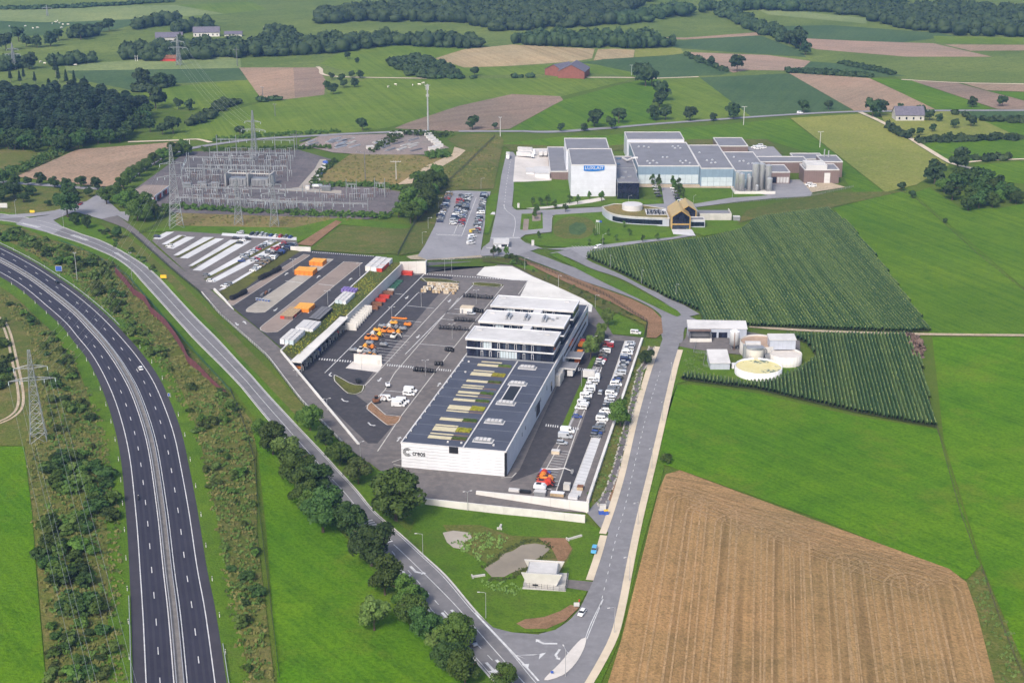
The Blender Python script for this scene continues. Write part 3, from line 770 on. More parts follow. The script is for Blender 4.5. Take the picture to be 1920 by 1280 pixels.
# junction of the country road with the side road at the bottom
junction = sheet('road_junction', [(880, 1140), (905, 1160), (925, 1178), (960, 1187), (1010, 1191), (1042, 1183), (1070, 1166), (1095, 1130), (1162, 1130), (1147, 1192), (1122, 1242), (1096, 1285), (1070, 1340), (1000, 1275)], RZ + 0.006, 'asphalt_grey')
# ------------------------------------------------------------------ side road up the right side, to the dairy
erL = pxline([(1010, 1190), (1042, 1182), (1067, 1165), (1085, 1145), (1102, 1112), (1112, 1090), (1127, 1045), (1140, 1002), (1152, 960), (1172, 890), (1197, 782), (1220, 700), (1237, 652), (1246, 622), (1244, 600), (1225, 580), (1185, 560), (1135, 542), (1085, 525), (1042, 507), (997, 490), (960, 478), (900, 482)])
erR = pxline([(1060, 1340), (1096, 1283), (1120, 1242), (1145, 1192), (1160, 1135), (1170, 1085), (1182, 1025), (1196, 962), (1220, 865), (1240, 780), (1260, 695), (1271, 655), (1282, 618), (1290, 600), (1270, 582), (1220, 558), (1165, 533), (1110, 513), (1060, 497), (1015, 480), (965, 464), (900, 470)])
east_road = ribbon('side_road', erL, erR, RZ + 0.003, 'asphalt_grey', n=170)
east_road['label'] = 'grey side road climbing past the car park to the dairy'
sheet('turning_area', [(1244, 640), (1240, 596), (1262, 585), (1312, 603), (1311, 608), (1284, 616), (1278, 645)], RZ - 0.006, 'asphalt_grey', True, parent=None)
nrL = pxline([(1030, 476), (1060, 482), (1110, 505), (1160, 522), (1210, 548), (1265, 580), (1285, 596)])
nrR = pxline([(1070, 468), (1095, 484), (1110, 493), (1160, 514), (1210, 540), (1260, 561), (1312, 590)])
ribbon('parallel_road', nrL, nrR, RZ + 0.009, 'asphalt_grey', n=60)
sheet('visitor_parking', [(985, 455), (1010, 467), (1060, 470), (1100, 486), (1108, 476), (1132, 470), (1128, 460), (1080, 460), (1060, 466), (1020, 468)], RZ + 0.006, 'asphalt_pale')
isl = sheet('traffic_island', [(1029, 478), (1045, 475), (1056, 481), (1070, 490), (1160, 528), (1210, 552), (1270, 584), (1277, 592), (1270, 595), (1250, 587), (1200, 563), (1130, 530), (1060, 494)], RZ + 0.14, 'lawn', 4.0)
for px in ([(1136, 1003), (1152, 958), (1172, 890), (1197, 782), (1220, 700), (1237, 652)], [(1112, 1090), (1127, 1045), (1138, 1006)]):
    l = pxline(px)
    ribbon_s('footpath', offset(l, -2.4), offset(l, 0.1), RZ + 0.1, 'pavement_cream')
l = pxline([(1096, 1283), (1120, 1242), (1145, 1192), (1160, 1135), (1170, 1085), (1182, 1025), (1196, 962), (1220, 865), (1240, 780), (1260, 695), (1271, 657)])
ribbon_s('footpath', offset(l, -0.1), offset(l, 2.4), RZ + 0.1, 'pavement_cream')
dashes(pxline([(1125, 1140), (1140, 1075), (1155, 1010), (1172, 950), (1195, 850), (1215, 770), (1240, 690)]), 2.0, 3.5, 0.2, east_road, RZ + 0.035)
# splitter island at the junction
si = sheet('splitter_island', [(1020, 1277), (1050, 1245), (1075, 1215), (1090, 1200), (1099, 1197), (1096, 1215), (1080, 1245), (1055, 1268)], RZ + 0.15, 'concrete_slab', 2.0)
wline('edge_line', pxline([(1098, 1197), (1108, 1170), (1130, 1125)]), 0.25, RZ + 0.035, 'line_white', east_road)
wline('edge_line', pxline([(1100, 1200), (1112, 1170), (1131, 1125)]), 0.25, RZ + 0.035, 'line_white', east_road)
wline('give_way_line', pxline([(890, 1150), (930, 1192), (985, 1250), (1010, 1278)]), 0.6, RZ + 0.035, 'line_white', junction)
for px in ([(962, 1228), (988, 1238), (970, 1230)], [(966, 1230), (1000, 1230), (1024, 1225), (1010, 1238), (1012, 1228)], [(978, 1247), (992, 1246), (990, 1257)]):
    sheet('painted_wedge', px, RZ + 0.036, 'line_white', parent=junction)
arrow(P(1023, 1208), (-1, 0.02), 7, junction, RZ + 0.036, kind='right')
arrow(P(1043, 1228), (P(1038, 1236) - P(1050, 1219)), 6, junction, RZ + 0.036, kind='left')
# ------------------------------------------------------------------ farther roads
def road(name, px, w, mat='asphalt_pale', off=None, lines=True, label=None):
    c = pxline(px, 8.0)
    o = ribbon_s(name, offset(c, -w / 2), offset(c, w / 2), off or RZ + 0.012, mat)
    if label: o['label'] = label
    return o
road('country_lane', [(-60, 340), (0, 342), (60, 346), (130, 351), (190, 355), (225, 346), (260, 322), (300, 297), (340, 283), (400, 272), (480, 262), (560, 257), (650, 252), (720, 249), (800, 246)], 6.5)
road('country_lane', [(860, 247), (930, 247), (1000, 248), (1060, 247), (1140, 241), (1220, 234), (1330, 226), (1430, 219), (1530, 213), (1610, 210), (1700, 209), (1800, 208), (1960, 208)], 6.5, 'asphalt_pale')
road('farm_lane', [(1612, 211), (1650, 228), (1690, 250), (1740, 281), (1785, 307), (1820, 316), (1830, 321)], 4.5, 'pavement_cream')
road('farm_lane', [(1815, 305), (1860, 301), (1960, 298)], 3.5, 'pavement_cream')
road('farm_lane', [(240, 267), (330, 264), (370, 262), (395, 268)], 4, 'pavement_cream')
road('farm_lane', [(595, 126), (602, 131), (605, 140), (640, 145), (740, 147), (800, 148)], 4, 'pavement_cream')
road('farm_lane', [(1100, 146), (1200, 147), (1310, 145)], 4, 'pavement_cream')
road('farm_lane', [(1405, 613), (1500, 620), (1700, 627), (1960, 630)], 3.2, 'sand')
road('farm_lane', [(1690, 150), (1800, 156), (1960, 159)], 4, 'pavement_cream')
for dx in (-1.0, 1.0):
    c = pxline([(-30, 585), (0, 600), (15, 625), (28, 680), (38, 730), (38, 762), (25, 780), (0, 793), (-40, 803)], 3)
    ribbon_s('farm_track', offset(c, dx - 0.55), offset(c, dx + 0.55), RZ + 0.012, 'sand')
# access road of the yard, from the roundabout end down the ramp
arL = pxline([(130, 392), (165, 398), (190, 412), (225, 425), (245, 437), (325, 507), (375, 547), (410, 585), (450, 622), (495, 662), (562, 747), (650, 837), (690, 868)])
arR = pxline([(140, 380), (180, 380), (215, 402), (240, 420), (262, 437), (335, 500), (395, 545), (435, 580), (480, 615), (528, 657), (585, 725), (675, 830), (720, 862)])
access = ribbon('access_road', arL, arR, RZ + 0.016, 'asphalt_yard', n=120)
sheet('road_junction', [(90, 405), (42, 412), (30, 422), (100, 440), (120, 428), (100, 414), (140, 398), (190, 412), (220, 405), (240, 417), (245, 398), (225, 398), (205, 380), (200, 370), (185, 372), (160, 385), (140, 390)], RZ + 0.02, 'asphalt_pale')
road('slip_road', [(140, 392), (165, 383), (185, 370), (205, 356), (222, 347)], 7, 'asphalt_pale', RZ + 0.024)
road('slip_road', [(0, 408), (60, 404), (110, 398), (145, 389)], 9, 'asphalt_pale', RZ + 0.026)
# ------------------------------------------------------------------ yard surfaces
YZ = RZ + 0.02
upper_lot = sheet('staff_car_park', [(285, 452), (325, 434), (415, 440), (556, 453), (562, 468), (480, 507), (412, 548), (382, 541)], YZ, 'asphalt_yard')
for px in ([(312, 436), (327, 436), (301, 450), (286, 449)], [(335, 442), (350, 443), (317, 460), (303, 459)], [(350, 445), (366, 446), (325, 468), (311, 466)],
           [(382, 446), (401, 446), (341, 480), (325, 480)], [(403, 448), (420, 449), (352, 486), (337, 485)], [(432, 451), (448, 451), (370, 500), (353, 500)],
           [(452, 452), (472, 453), (377, 509), (361, 508)], [(500, 452), (520, 453), (398, 520), (380, 520)], [(525, 456), (545, 458), (402, 531), (386, 531)],
           [(548, 462), (560, 466), (424, 543), (410, 545)], [(417, 438), (556, 446), (556, 452), (415, 443)]):
    sheet('parking_strip', px, YZ + 0.02, 'paver_white', parent=upper_lot)
for a, b in (((309, 464), (345, 443.5)), ((331, 484), (402, 447.5)), ((358, 504), (451, 452)), ((384, 526), (522, 455))):
    wline('planted_verge', [P(*a), P(*b)], 2.2, YZ + 0.04, 'meadow_bank', upper_lot)
terrace = sheet_w('storage_terrace', [P(412, 550), P(440, 580), P(530, 655)] + [LY(-13.3, 5), LY(-13.3, 158)] + [P(735, 486), P(690, 480), P(583, 471), P(562, 473), P(480, 527), P(430, 565)], YZ + 0.004, 'asphalt_dark')
for mt, px in (('paver_beige', [(605, 486), (626, 487), (497, 587), (478, 588), (461, 586), (462, 581)]), ('paver_brown', [(645, 492), (680, 494), (521, 624), (500, 625), (487, 620), (488, 615)]),
               ('paver_brown', [(570, 478), (582, 480), (436, 575), (425, 568)]), ('paver_brown', [(701, 507), (710, 509), (655, 557), (540, 655), (532, 648)])):
    o = sheet('storage_bay', px, YZ + 0.02, mt, parent=terrace)
    pl = [P(*p) for p in px]
    wline('kerb', pl + [pl[0]], 0.3, YZ + 0.1, 'kerb_stone', terrace)
for a, b in (((535, 528), (567, 532)), ((597, 534), (626, 537))): wline('bay_line', [P(*a), P(*b)], 0.5, YZ + 0.03, 'line_white', terrace)
def crosswalk(a, b, n, w, parent, off, flat=None): hatch(a, b, w, w, n, parent, 'crossing_bar', off, flat, 0.45, w * 0.2)
crosswalk(P(585, 474), P(702, 482), 30, 1.4, terrace, YZ + 0.03)
for px, d in (((537, 515), 1), ((597, 520), 1), ((657, 525), 1), ((517, 582), -1), ((581, 586), 1)):
    arrow(P(*px), VA * d, 5, terrace, YZ + 0.03)
for px, d in (((444, 609), 1), ((459, 606), -1)): arrow(P(*px), (P(500, 660) - P(440, 600)) * d, 5, access, YZ + 0.03)
# lower yard, flat at the foot of the terrace
LZ = 0.30
lower_yard = sheet_w('lower_yard', HOLE[:5] + [PZ(900, 495), PZ(960, 498), PZ(1112, 574), PZ(1150, 628), PZ(1206, 634), PZ(1102, 942), PZ(1098, 962), PZ(800, 945), PZ(735, 900), PZ(690, 866), LY(50, -76)], LZ, 'asphalt_yard', flat=0.0)
lower_yard['label'] = 'asphalt works yard around the long white office building'
LQ = LZ + 0.012
def ysheet(name, px, mat, off=LQ, smooth=False): return sheet(name, px, off, mat, smooth, 0.0, lower_yard)
sheet_w('dark_lane', [LY(-12, 6), LY(-12, 152), LY(0, 152), PZ(795, 516), PZ(850, 520), PZ(706, 690), PZ(668, 742), PZ(740, 795), PZ(708, 832), PZ(690, 832)], LQ, 'asphalt_dark', lower_yard, 0.0)
ysheet('dark_lane', [(1096, 600), (1140, 630), (1143, 640), (1090, 760), (1060, 800), (1010, 885), (955, 905), (975, 880), (1040, 735)], 'asphalt_dark')
ysheet('dark_lane', [(1143, 640), (1172, 640), (1100, 850), (1068, 925), (1040, 925), (1090, 800)], 'asphalt_dark', LQ + 0.004)
ysheet('white_forecourt', [(893, 517), (910, 499), (960, 500), (1000, 520), (1080, 552), (1111, 573), (1109, 586), (1060, 575), (1012, 563), (975, 557), (990, 527), (960, 526)], 'concrete_light', LQ + 0.008)
ysheet('concrete_apron', [(662, 678), (718, 684), (709, 699), (648, 691)], 'concrete_slab', LQ + 0.008)
ysheet('parking_strip', [(1137, 640), (1150, 640), (1066, 808), (1050, 808)], 'asphalt_pale', LQ + 0.012)
ysheet('parking_strip', [(1172, 640), (1190, 640), (1088, 932), (1068, 930), (1110, 820)], 'paver_white', LQ + 0.012)
ysheet('grass_verge', [(1097, 700), (1106, 680), (1112, 668), (1119, 668), (1065, 800), (1053, 800)], 'lawn', LQ + 0.016)
ysheet('lawn_corner', [(1142, 590), (1160, 590), (1212, 620), (1206, 632), (1148, 627), (1135, 600)], 'lawn', LQ + 0.016)
for px, mt in (([(627, 704), (632, 706), (660, 722), (684, 724), (677, 738), (665, 741), (650, 738), (626, 714)], 'meadow_bank'), ([(696, 755), (724, 780), (752, 781), (746, 795), (735, 799), (725, 798), (688, 768), (690, 760)], 'earth'),
               ([(887, 531), (895, 530), (938, 533), (943, 537), (935, 540), (888, 536)], 'meadow_bank'), ([(790, 522), (835, 524), (850, 527), (862, 531), (800, 530)], 'meadow_bank')):
    ysheet('planted_island', px, mt, LQ + 0.1, 2.0)
    pl = [PZ(*p) for p in px]
    wline('kerb', pl + [pl[0]], 0.35, LQ + 0.16, 'kerb_stone', lower_yard, 0.0)
for px in ([(796, 514), (609, 700)], [(783, 551), (673, 662)], [(860, 532), (850, 545), (723, 683), (684, 724)], [(860, 560), (755, 683), (740, 700), (720, 735), (686, 763)], [(887, 536), (760, 665)],
           [(944, 537), (848, 656), (752, 781), (708, 847)], [(975, 528), (990, 527), (972, 553)], [(718, 549), (755, 553)], [(763, 574), (813, 579)], [(734, 600), (790, 605)], [(708, 627), (768, 631)],
           [(852, 580), (880, 582)], [(838, 588), (872, 591)], [(828, 599), (862, 602)], [(788, 646), (853, 651)], [(722, 733), (765, 737)], [(1119, 690), (1066, 803), (1000, 925)], [(1148, 640), (1084, 800), (1040, 930)],
           [(1172, 640), (1110, 820), (1068, 930)]):
    wline('kerb', [PZ(*p) for p in px], 0.4, LQ + 0.03, 'kerb_stone' if len(px) > 2 else 'line_white', lower_yard, 0.0)
for a, b, n in (((597, 674), (660, 679), 13), ((725, 685), (777, 690), 12), ((822, 694), (847, 696), 6), ((800, 515), (990, 527), 40), ((1022, 798), (1048, 801), 6), ((1056, 802), (1086, 805), 7), ((1083, 692), (1098, 694), 4), ((1101, 694), (1128, 697), 6)):
    crosswalk(PZ(*a), PZ(*b), n, 2.4 if n < 39 else 1.6, lower_yard, LQ + 0.05, 0.0)
for px, d, k in (((763, 559), -1, 'straight'), ((697, 625), -1, 'straight'), ((843, 565), -1, 'straight'), ((784, 632), -1, 'straight'), ((712, 713), -1, 'straight'), ((618, 703), -1, 'left'), ((748, 824), 1, 'straight'), ((823, 722), 1, 'straight'), ((644, 752), -1, 'left'), ((694, 797), -1, 'left')):
    dd = VA * d if px[0] not in (644, 694) else (PZ(690, 800) - PZ(640, 750))
    arrow(PZ(*px), dd, 5, lower_yard, LQ + 0.05, 0.0, k)
# bay lines of the lower right car park
for i in range(11):
    t = i / 10
    a, b = PZ(1043 - 22 * t, 845 + 48 * t), PZ(1067 - 25 * t, 848 + 48 * t)
    wline('bay_line', [a, b], 0.25, LQ + 0.03, 'line_white', lower_yard, 0.0)
for i in range(18):
    t = i / 17
    a, b = PZ(1106 - 38 * t, 829 + 101 * t), PZ(1124 - 36 * t, 832 + 101 * t)
    wline('bay_line', [a, b], 0.15, LQ + 0.03, 'asphalt_grey', lower_yard, 0.0)
for i in range(9):
    t = i / 8
    wline('bay_line', [PZ(722 - 40 * t, 638 + 40 * t), PZ(767 - 40 * t, 643 + 40 * t)], 0.3, LQ + 0.03, 'line_white', lower_yard, 0.0)
# dairy grounds
dairy = sheet('dairy_road', [(950, 286), (962, 286), (972, 300), (964, 345), (960, 388), (968, 395), (1000, 394), (1150, 388), (1245, 383), (1240, 352), (1262, 352), (1268, 384), (1360, 372), (1445, 362), (1446, 345), (1480, 338), (1500, 338), (1524, 360), (1520, 369), (1450, 373), (1380, 380), (1270, 394), (1150, 402), (1036, 405), (1034, 436), (985, 441), (975, 448), (985, 456), (1010, 467), (960, 482), (900, 480), (905, 465), (918, 455), (930, 400), (940, 330)], YZ, 'asphalt_pale')
dairy['label'] = 'pale asphalt entrance road and yard of the dairy'
staff_lot = sheet('dairy_car_park', [(836, 360), (920, 360), (906, 440), (900, 480), (800, 488), (783, 481), (796, 462), (815, 425)], YZ + 0.004, 'asphalt_pale')
sheet('sandy_edge', [(762, 482), (785, 478), (815, 482), (900, 478), (905, 484), (800, 489), (770, 487)], YZ + 0.001, 'sand')
sheet('concrete_yard', [(966, 296), (985, 280), (1032, 279), (1034, 342), (962, 342)], YZ + 0.006, 'concrete_slab')
sheet('lawn', [(963, 343), (1070, 338), (1070, 370), (1130, 372), (1060, 385), (963, 393)], YZ + 0.008, 'lawn')
sheet('lawn', [(1160, 374), (1240, 376), (1242, 383), (1150, 387), (1020, 391), (1110, 378)], YZ + 0.008, 'lawn')
sheet('lawn', [(1275, 352), (1385, 356), (1440, 368), (1370, 372), (1275, 388)], YZ + 0.008, 'lawn')
sheet('footpath', [(985, 392), (1110, 374), (1130, 371), (1135, 376), (1110, 381), (1010, 393)], YZ + 0.011, 'concrete_slab')
sheet('lawn', [(1040, 404), (1135, 398), (1150, 412), (1255, 428), (1285, 440), (1255, 450), (1130, 462), (1060, 465), (1005, 462), (980, 446), (1036, 438)], YZ + 0.008, 'lawn')
sheet('lawn', [(1300, 412), (1380, 408), (1390, 430), (1320, 444), (1285, 432)], YZ + 0.008, 'lawn')
sheet('lawn', [(978, 402), (990, 402), (1017, 400), (1018, 430), (975, 432)], YZ + 0.012, 'lawn')
sheet('paved_court', [(998, 398), (1014, 398), (1014, 415), (998, 416)], YZ + 0.016, 'paver_brown')
sheet('paved_court', [(982, 412), (992, 412), (990, 433), (980, 434)], YZ + 0.016, 'paver_brown')
sheet('footpath', [(1098, 464), (1200, 452), (1260, 446), (1300, 438), (1302, 443), (1260, 450), (1200, 457), (1110, 470)], YZ + 0.011, 'asphalt_pale')
sheet('grassy_basin', [(1037, 432), (1045, 415), (1070, 407), (1100, 409), (1117, 425), (1110, 440), (1090, 449), (1060, 449), (1042, 443)], YZ + 0.03, 'grass_rough', True)
sheet('basin_reeds', [(1067, 425), (1080, 418), (1095, 420), (1100, 432), (1088, 442), (1070, 440)], YZ + 0.05, 'grass_deep', True)
sheet('grass_verge', [(912, 370), (935, 362), (930, 395), (916, 440), (908, 440)], YZ + 0.012, 'lawn')
sheet('sand_yard', [(1505, 343), (1555, 343), (1585, 352), (1560, 356), (1522, 362)], YZ + 0.012, 'sand')
sheet('sandy_path', [(1195, 346), (1312, 347), (1376, 350), (1376, 354), (1260, 353), (1195, 352)], YZ + 0.013, 'sand')
sheet('back_yard', [(1400, 276), (1450, 276), (1470, 297), (1410, 297)], YZ + 0.012, 'asphalt_pale')
dashes(pxline([(958, 300), (950, 345), (945, 395)]), 3, 5, 0.3, dairy, YZ + 0.04)
wline('edge_line', pxline([(944, 385), (950, 397), (964, 408), (966, 425), (962, 445)]), 0.3, YZ + 0.04, 'line_white', dairy)
crosswalk(P(920, 448), P(975, 447), 22, 2.5, dairy, YZ + 0.04)
crosswalk(P(818, 441), P(866, 443), 18, 2.0, staff_lot, YZ + 0.04)
crosswalk(P(912, 466), P(958, 466), 16, 2.5, dairy, YZ + 0.04)
for (a, b) in (((879, 370), (851, 440)), ((893, 372), (866, 443)), ((866, 369), (848, 420))): wline('bay_line', [P(*a), P(*b)], 0.3, YZ + 0.03, 'line_white', staff_lot)
for i in range(8): wline('bay_line', [P(1072 + i * 6, 462), P(1078 + i * 6, 466)], 0.25, YZ + 0.03, 'line_white', dairy)
# strip of bare earth and planting between yard fence and side road
sheet('bare_strip', [(968, 482), (1042, 509), (1135, 544), (1185, 562), (1222, 580), (1240, 598), (1243, 625), (1230, 635), (1212, 634), (1215, 605), (1150, 570), (1060, 530), (975, 490)], YZ, 'earth')
sheet('planted_bank', [(905, 484), (968, 484), (975, 492), (1060, 532), (1150, 572), (1214, 606), (1210, 634), (1208, 610), (1160, 588), (1140, 588), (1112, 570), (1000, 518), (960, 496), (905, 492)], YZ + 0.006, 'meadow_bank')
sheet('works_yard', [(1272, 650), (1285, 635), (1290, 608), (1395, 622), (1500, 640), (1500, 680), (1380, 665), (1330, 660), (1300, 656)], YZ, 'asphalt_yard')
# pond
water = sheet('pond_water', [(908, 1068), (915, 1062), (935, 1051), (942, 1040), (962, 1034), (978, 1023), (1003, 1020), (1024, 1024), (1031, 1031), (1018, 1043), (1000, 1052), (985, 1066), (960, 1075), (945, 1083), (922, 1083)], RZ + 0.01, 'pond', True)
sheet('pond_water', [(830, 1000), (850, 996), (880, 1000), (885, 1010), (868, 1020), (872, 1032), (850, 1028), (838, 1018)], RZ + 0.01, 'paver_beige', True)
sheet('bare_patch', [(968, 1170), (985, 1162), (1020, 1158), (1050, 1147), (1070, 1135), (1086, 1140), (1060, 1165), (1025, 1180), (985, 1180)], RZ - 0.02, 'earth', True)
sheet('bare_patch', [(1010, 1010), (1060, 1010), (1072, 1030), (1050, 1060), (1035, 1030)], RZ - 0.02, 'earth', True)
sheet('bare_patch', [(1128, 950), (1160, 880), (1166, 880), (1145, 955)], RZ - 0.015, 'earth', True)
sheet('side_entrance', [(1100, 962), (1130, 930), (1162, 955), (1142, 1000), (1125, 990)], RZ - 0.001, 'asphalt_grey')
sheet('pump_drive', [(1064, 1088), (1112, 1092), (1106, 1110), (1062, 1103)], RZ - 0.001, 'asphalt_yard')

# wheel tracks of the harvester on the stubble: straight swaths with turns at the headland
trk = next(o for o in C.objects if o.name.startswith('stubble_field') and o.data.materials[0].name == 'stubble')
hd = Vector((math.sin(R(10)), math.cos(R(10)), 0)); hu = Vector((hd.y, -hd.x, 0))
for i, (x, y, r) in enumerate(((1290, 945, 6), (1335, 965, 8), (1385, 985, 7), (1425, 1010, 9), (1478, 1015, 6), (1540, 1048, 8), (1590, 1060, 6), (1640, 1085, 9), (1705, 1100, 7), (1760, 1110, 6))):
    c = P(x, y)
    base = [c - hu * r - hd * 150] + [c - hu * r - hd * 20] + [c + hu * (-r * math.cos(k * math.pi / 10)) + hd * (r * 1.1 * math.sin(k * math.pi / 10)) for k in range(11)] + [c + hu * r - hd * 20, c + hu * (r + 1.5) - hd * 150]
    cv = catmull(base, 2.0)
    for o_ in (-1.1, 1.1): wline('wheel_track', offset(cv, o_), random.uniform(.45, .8), 0.42 + .004 * i + .002 * (o_ > 0), 'track_straw', trk, None, 3.0)
for i in range(7):
    a, b = P(1262 + i * 5, 902 + i * 9), P(1795 - i * 12, 1084 + i * 5)
    for o_ in (-1.0, 1.0): wline('wheel_track', offset([a, a.lerp(b, .33) + Vector((0, random.uniform(-1, 1), 0)), a.lerp(b, .66), b], o_), .5, 0.47 + .004 * i + .002 * (o_ > 0), 'track_straw', trk, None, 5.0)
# ------------------------------------------------------------------ vegetation
def quads(cent, nrm, size, up=None, asp=1.0):
    """numpy arrays of leaf cards: centres (n,3), normals (n,3), sizes (n,)"""
    n = len(cent)
    nrm = nrm / np.maximum(1e-6, np.linalg.norm(nrm, axis=1, keepdims=True))
    t = RNG.normal(size=(n, 3)) if up is None else np.tile(np.array(up, float), (n, 1)) + RNG.normal(size=(n, 3)) * 0.15
    u = np.cross(nrm, t); u /= np.maximum(1e-6, np.linalg.norm(u, axis=1, keepdims=True))
    v = np.cross(nrm, u)
    s = size[:, None]
    return np.stack([cent - u * s - v * s * asp, cent + u * s - v * s * asp * .6, cent + u * s * .7 + v * s * asp, cent - u * s * .8 + v * s * asp], axis=1).reshape(-1, 3)
def np_mesh(name, verts, faces, mat):
    me = bpy.data.meshes.new(name)
    nv, nf = len(verts), len(faces)
    k = faces.shape[1]
    me.vertices.add(nv); me.vertices.foreach_set('co', verts.astype(np.float32).ravel())
    me.loops.add(nf * k); me.loops.foreach_set('vertex_index', faces.astype(np.int32).ravel())
    me.polygons.add(nf); me.polygons.foreach_set('loop_start', np.arange(0, nf * k, k, dtype=np.int32))
    me.update(calc_edges=True)
    me.materials.append(M(mat))
    return me
def qmesh(name, v, mat): return np_mesh(name, v, np.arange(len(v)).reshape(-1, 4), mat)
def crown_pts(n, rx, rz, zc, lobes, fill=0.35):
    """leaf positions on lobed clumps that together fill an ellipsoid"""
    lc = RNG.normal(size=(lobes, 3)); lc /= np.linalg.norm(lc, axis=1, keepdims=True)
    lc *= RNG.uniform(0.35, 0.78, (lobes, 1)); lc[:, 2] = lc[:, 2] * 0.9 + 0.05
    lr = RNG.uniform(0.26, 0.46, lobes)
    k = RNG.integers(0, lobes, n)
    d = RNG.normal(size=(n, 3)); d /= np.linalg.norm(d, axis=1, keepdims=True)
    d[:, 2] = np.where(d[:, 2] < -0.3, -d[:, 2], d[:, 2])
    p = lc[k] + d * (lr[k] * RNG.uniform(0.75, 1.05, n))[:, None]
    nrm = d + RNG.normal(size=(n, 3)) * 0.45
    p = p * np.array([rx, rx, rz]) + np.array([0, 0, zc])
    return p, nrm
def broadleaf(name, h, r, n, leaf, mat, trunk=True, tmat='bark', lobes=22):
    """prototype: unit tree of height h and crown radius r -> (trunk mesh, crown mesh)"""
    zc = h * 0.51; rz = h * 0.49
    p, nr = crown_pts(n, r, rz, zc, lobes)
    v = quads(p, nr, RNG.uniform(0.6, 1.15, len(p)) * leaf)
    cm = qmesh('crown', v, mat)
    mb = MB()
    tr = h * 0.028
    mb.tube([(0, 0, -0.5), (0.05, 0, h * .2), (-.05, .06, h * .5), (0, 0, h * .8)], [tr * 1.5, tr, tr * .7, tr * .25], n=6)
    for i in range(7):
        a = i * 2.4; z = h * (0.25 + 0.06 * i)
        mb.tube([(0, 0, z), (math.cos(a) * r * .35, math.sin(a) * r * .35, z + h * .1), (math.cos(a) * r * .7, math.sin(a) * r * .7, z + h * .17)], [tr * .55, tr * .35, tr * .12], n=4)
    return mb.mesh('trunk', tmat), cm
def conifer(h, r, n, mat, spire=True):
    t = RNG.uniform(0, 1, n) ** 0.75
    z = h * (0.28 + 0.72 * (1 - t))
    rad = r * ((0.12 + 0.88 * t) * (0.72 + 0.28 * np.sin(z * 3.2)) if spire else np.sqrt(np.clip(1.03 - ((z / h - .62) / .38) ** 2, 0, 1))) * RNG.uniform(0.45, 1.0, n)
    a = RNG.uniform(0, 2 * np.pi, n)
    p = np.stack([rad * np.cos(a), rad * np.sin(a), z], 1)
    nr = np.stack([np.cos(a) * .5, np.sin(a) * .5, np.full(n, 0.9)], 1) + RNG.normal(size=(n, 3)) * 0.35
    cm = qmesh('crown', quads(p, nr, RNG.uniform(0.45, 0.9, n)), mat)
    mb = MB(); mb.tube([(0, 0, -0.5), (0, 0, h * .5), (0, 0, h * .97)], [h * .016, h * .011, h * .003], n=6)
    return mb.mesh('trunk', 'bark_pale'), cm
def bush_mesh(r, h, n, leaf, mat, lobes=9):
    p, nr = crown_pts(n, r, h * .55, h * .45, lobes)
    p[:, 2] = np.abs(p[:, 2])
    return qmesh('foliage', quads(p, nr, RNG.uniform(0.6, 1.1, n) * leaf), mat)
OAK = [broadleaf('o', 10, 5, 5600, 0.27, 'leaf_oak', lobes=26) for _ in range(4)]
DARK = [broadleaf('d', 10, 4.6, 5000, 0.27, 'leaf_dark') for _ in range(3)]
LITE = [broadleaf('l', 10, 4.4, 4600, 0.27, 'leaf_light') for _ in range(3)]
FARB = [broadleaf('f', 10, 5, 650, 0.75, 'leaf_far', lobes=14) for _ in range(4)]
WOOD = [broadleaf('w', 13, 5.5, 900, 0.75, 'leaf_dark', lobes=16) for _ in range(3)]
PINE = [conifer(20, 3.6, 750, 'leaf_pine') for _ in range(3)]
ROUND = [conifer(20, 3.6, 900, 'leaf_pine', False) for _ in range(4)]
SAPL = [broadleaf('s', 5, 1.5, 380, 0.24, 'leaf_oak', lobes=9) for _ in range(3)]
BUSH = [bush_mesh(1.6, 2.2, 420, 0.26, 'leaf_bush') for _ in range(3)] + [bush_mesh(1.7, 2.4, 420, 0.28, 'leaf_oak') for _ in range(2)] + [bush_mesh(1.6, 2.2, 420, 0.26, 'leaf_dark') for _ in range(2)]
HZ0 = {'OAK': 10, 'DARK': 10, 'LITE': 10, 'FARB': 10, 'WOOD': 13, 'PINE': 20, 'SAPL': 5, 'ROUND': 20}
def tree(kind, p, h, rr, label, group=None, name='tree'):
    k = {'OAK': OAK, 'DARK': DARK, 'LITE': LITE, 'FARB': FARB, 'WOOD': WOOD, 'ROUND': ROUND, 'PINE': PINE, 'SAPL': SAPL}[kind]
    tm, cm = random.choice(k)
    base_r = {'OAK': 5, 'DARK': 4.6, 'LITE': 4.4, 'FARB': 5, 'WOOD': 5.5, 'PINE': 3.6, 'ROUND': 3.6, 'SAPL': 1.5}[kind]
    t = thing(name, label, 'tree', p, random.uniform(0, 6.28), group)
    t.scale = (rr / base_r, rr / base_r, h / HZ0[kind])
    link('trunk', tm, t); link('crown', cm, t)
    return t
def tpx(kind, cx, cy, r, label, group=None, tallness=1.0, name='tree'):
    """tree whose crown is centred at photo point (cx, cy) with radius r photo pixels"""
    p = P(cx, cy + r * 0.85)
    mpp = p.y / cT / F * 1.12
    rr = r * mpp * 1.13
    return tree(kind, p, rr * 2.15 * tallness, rr, label, group, name)
SIDE = 'trees and bushes along the country road'
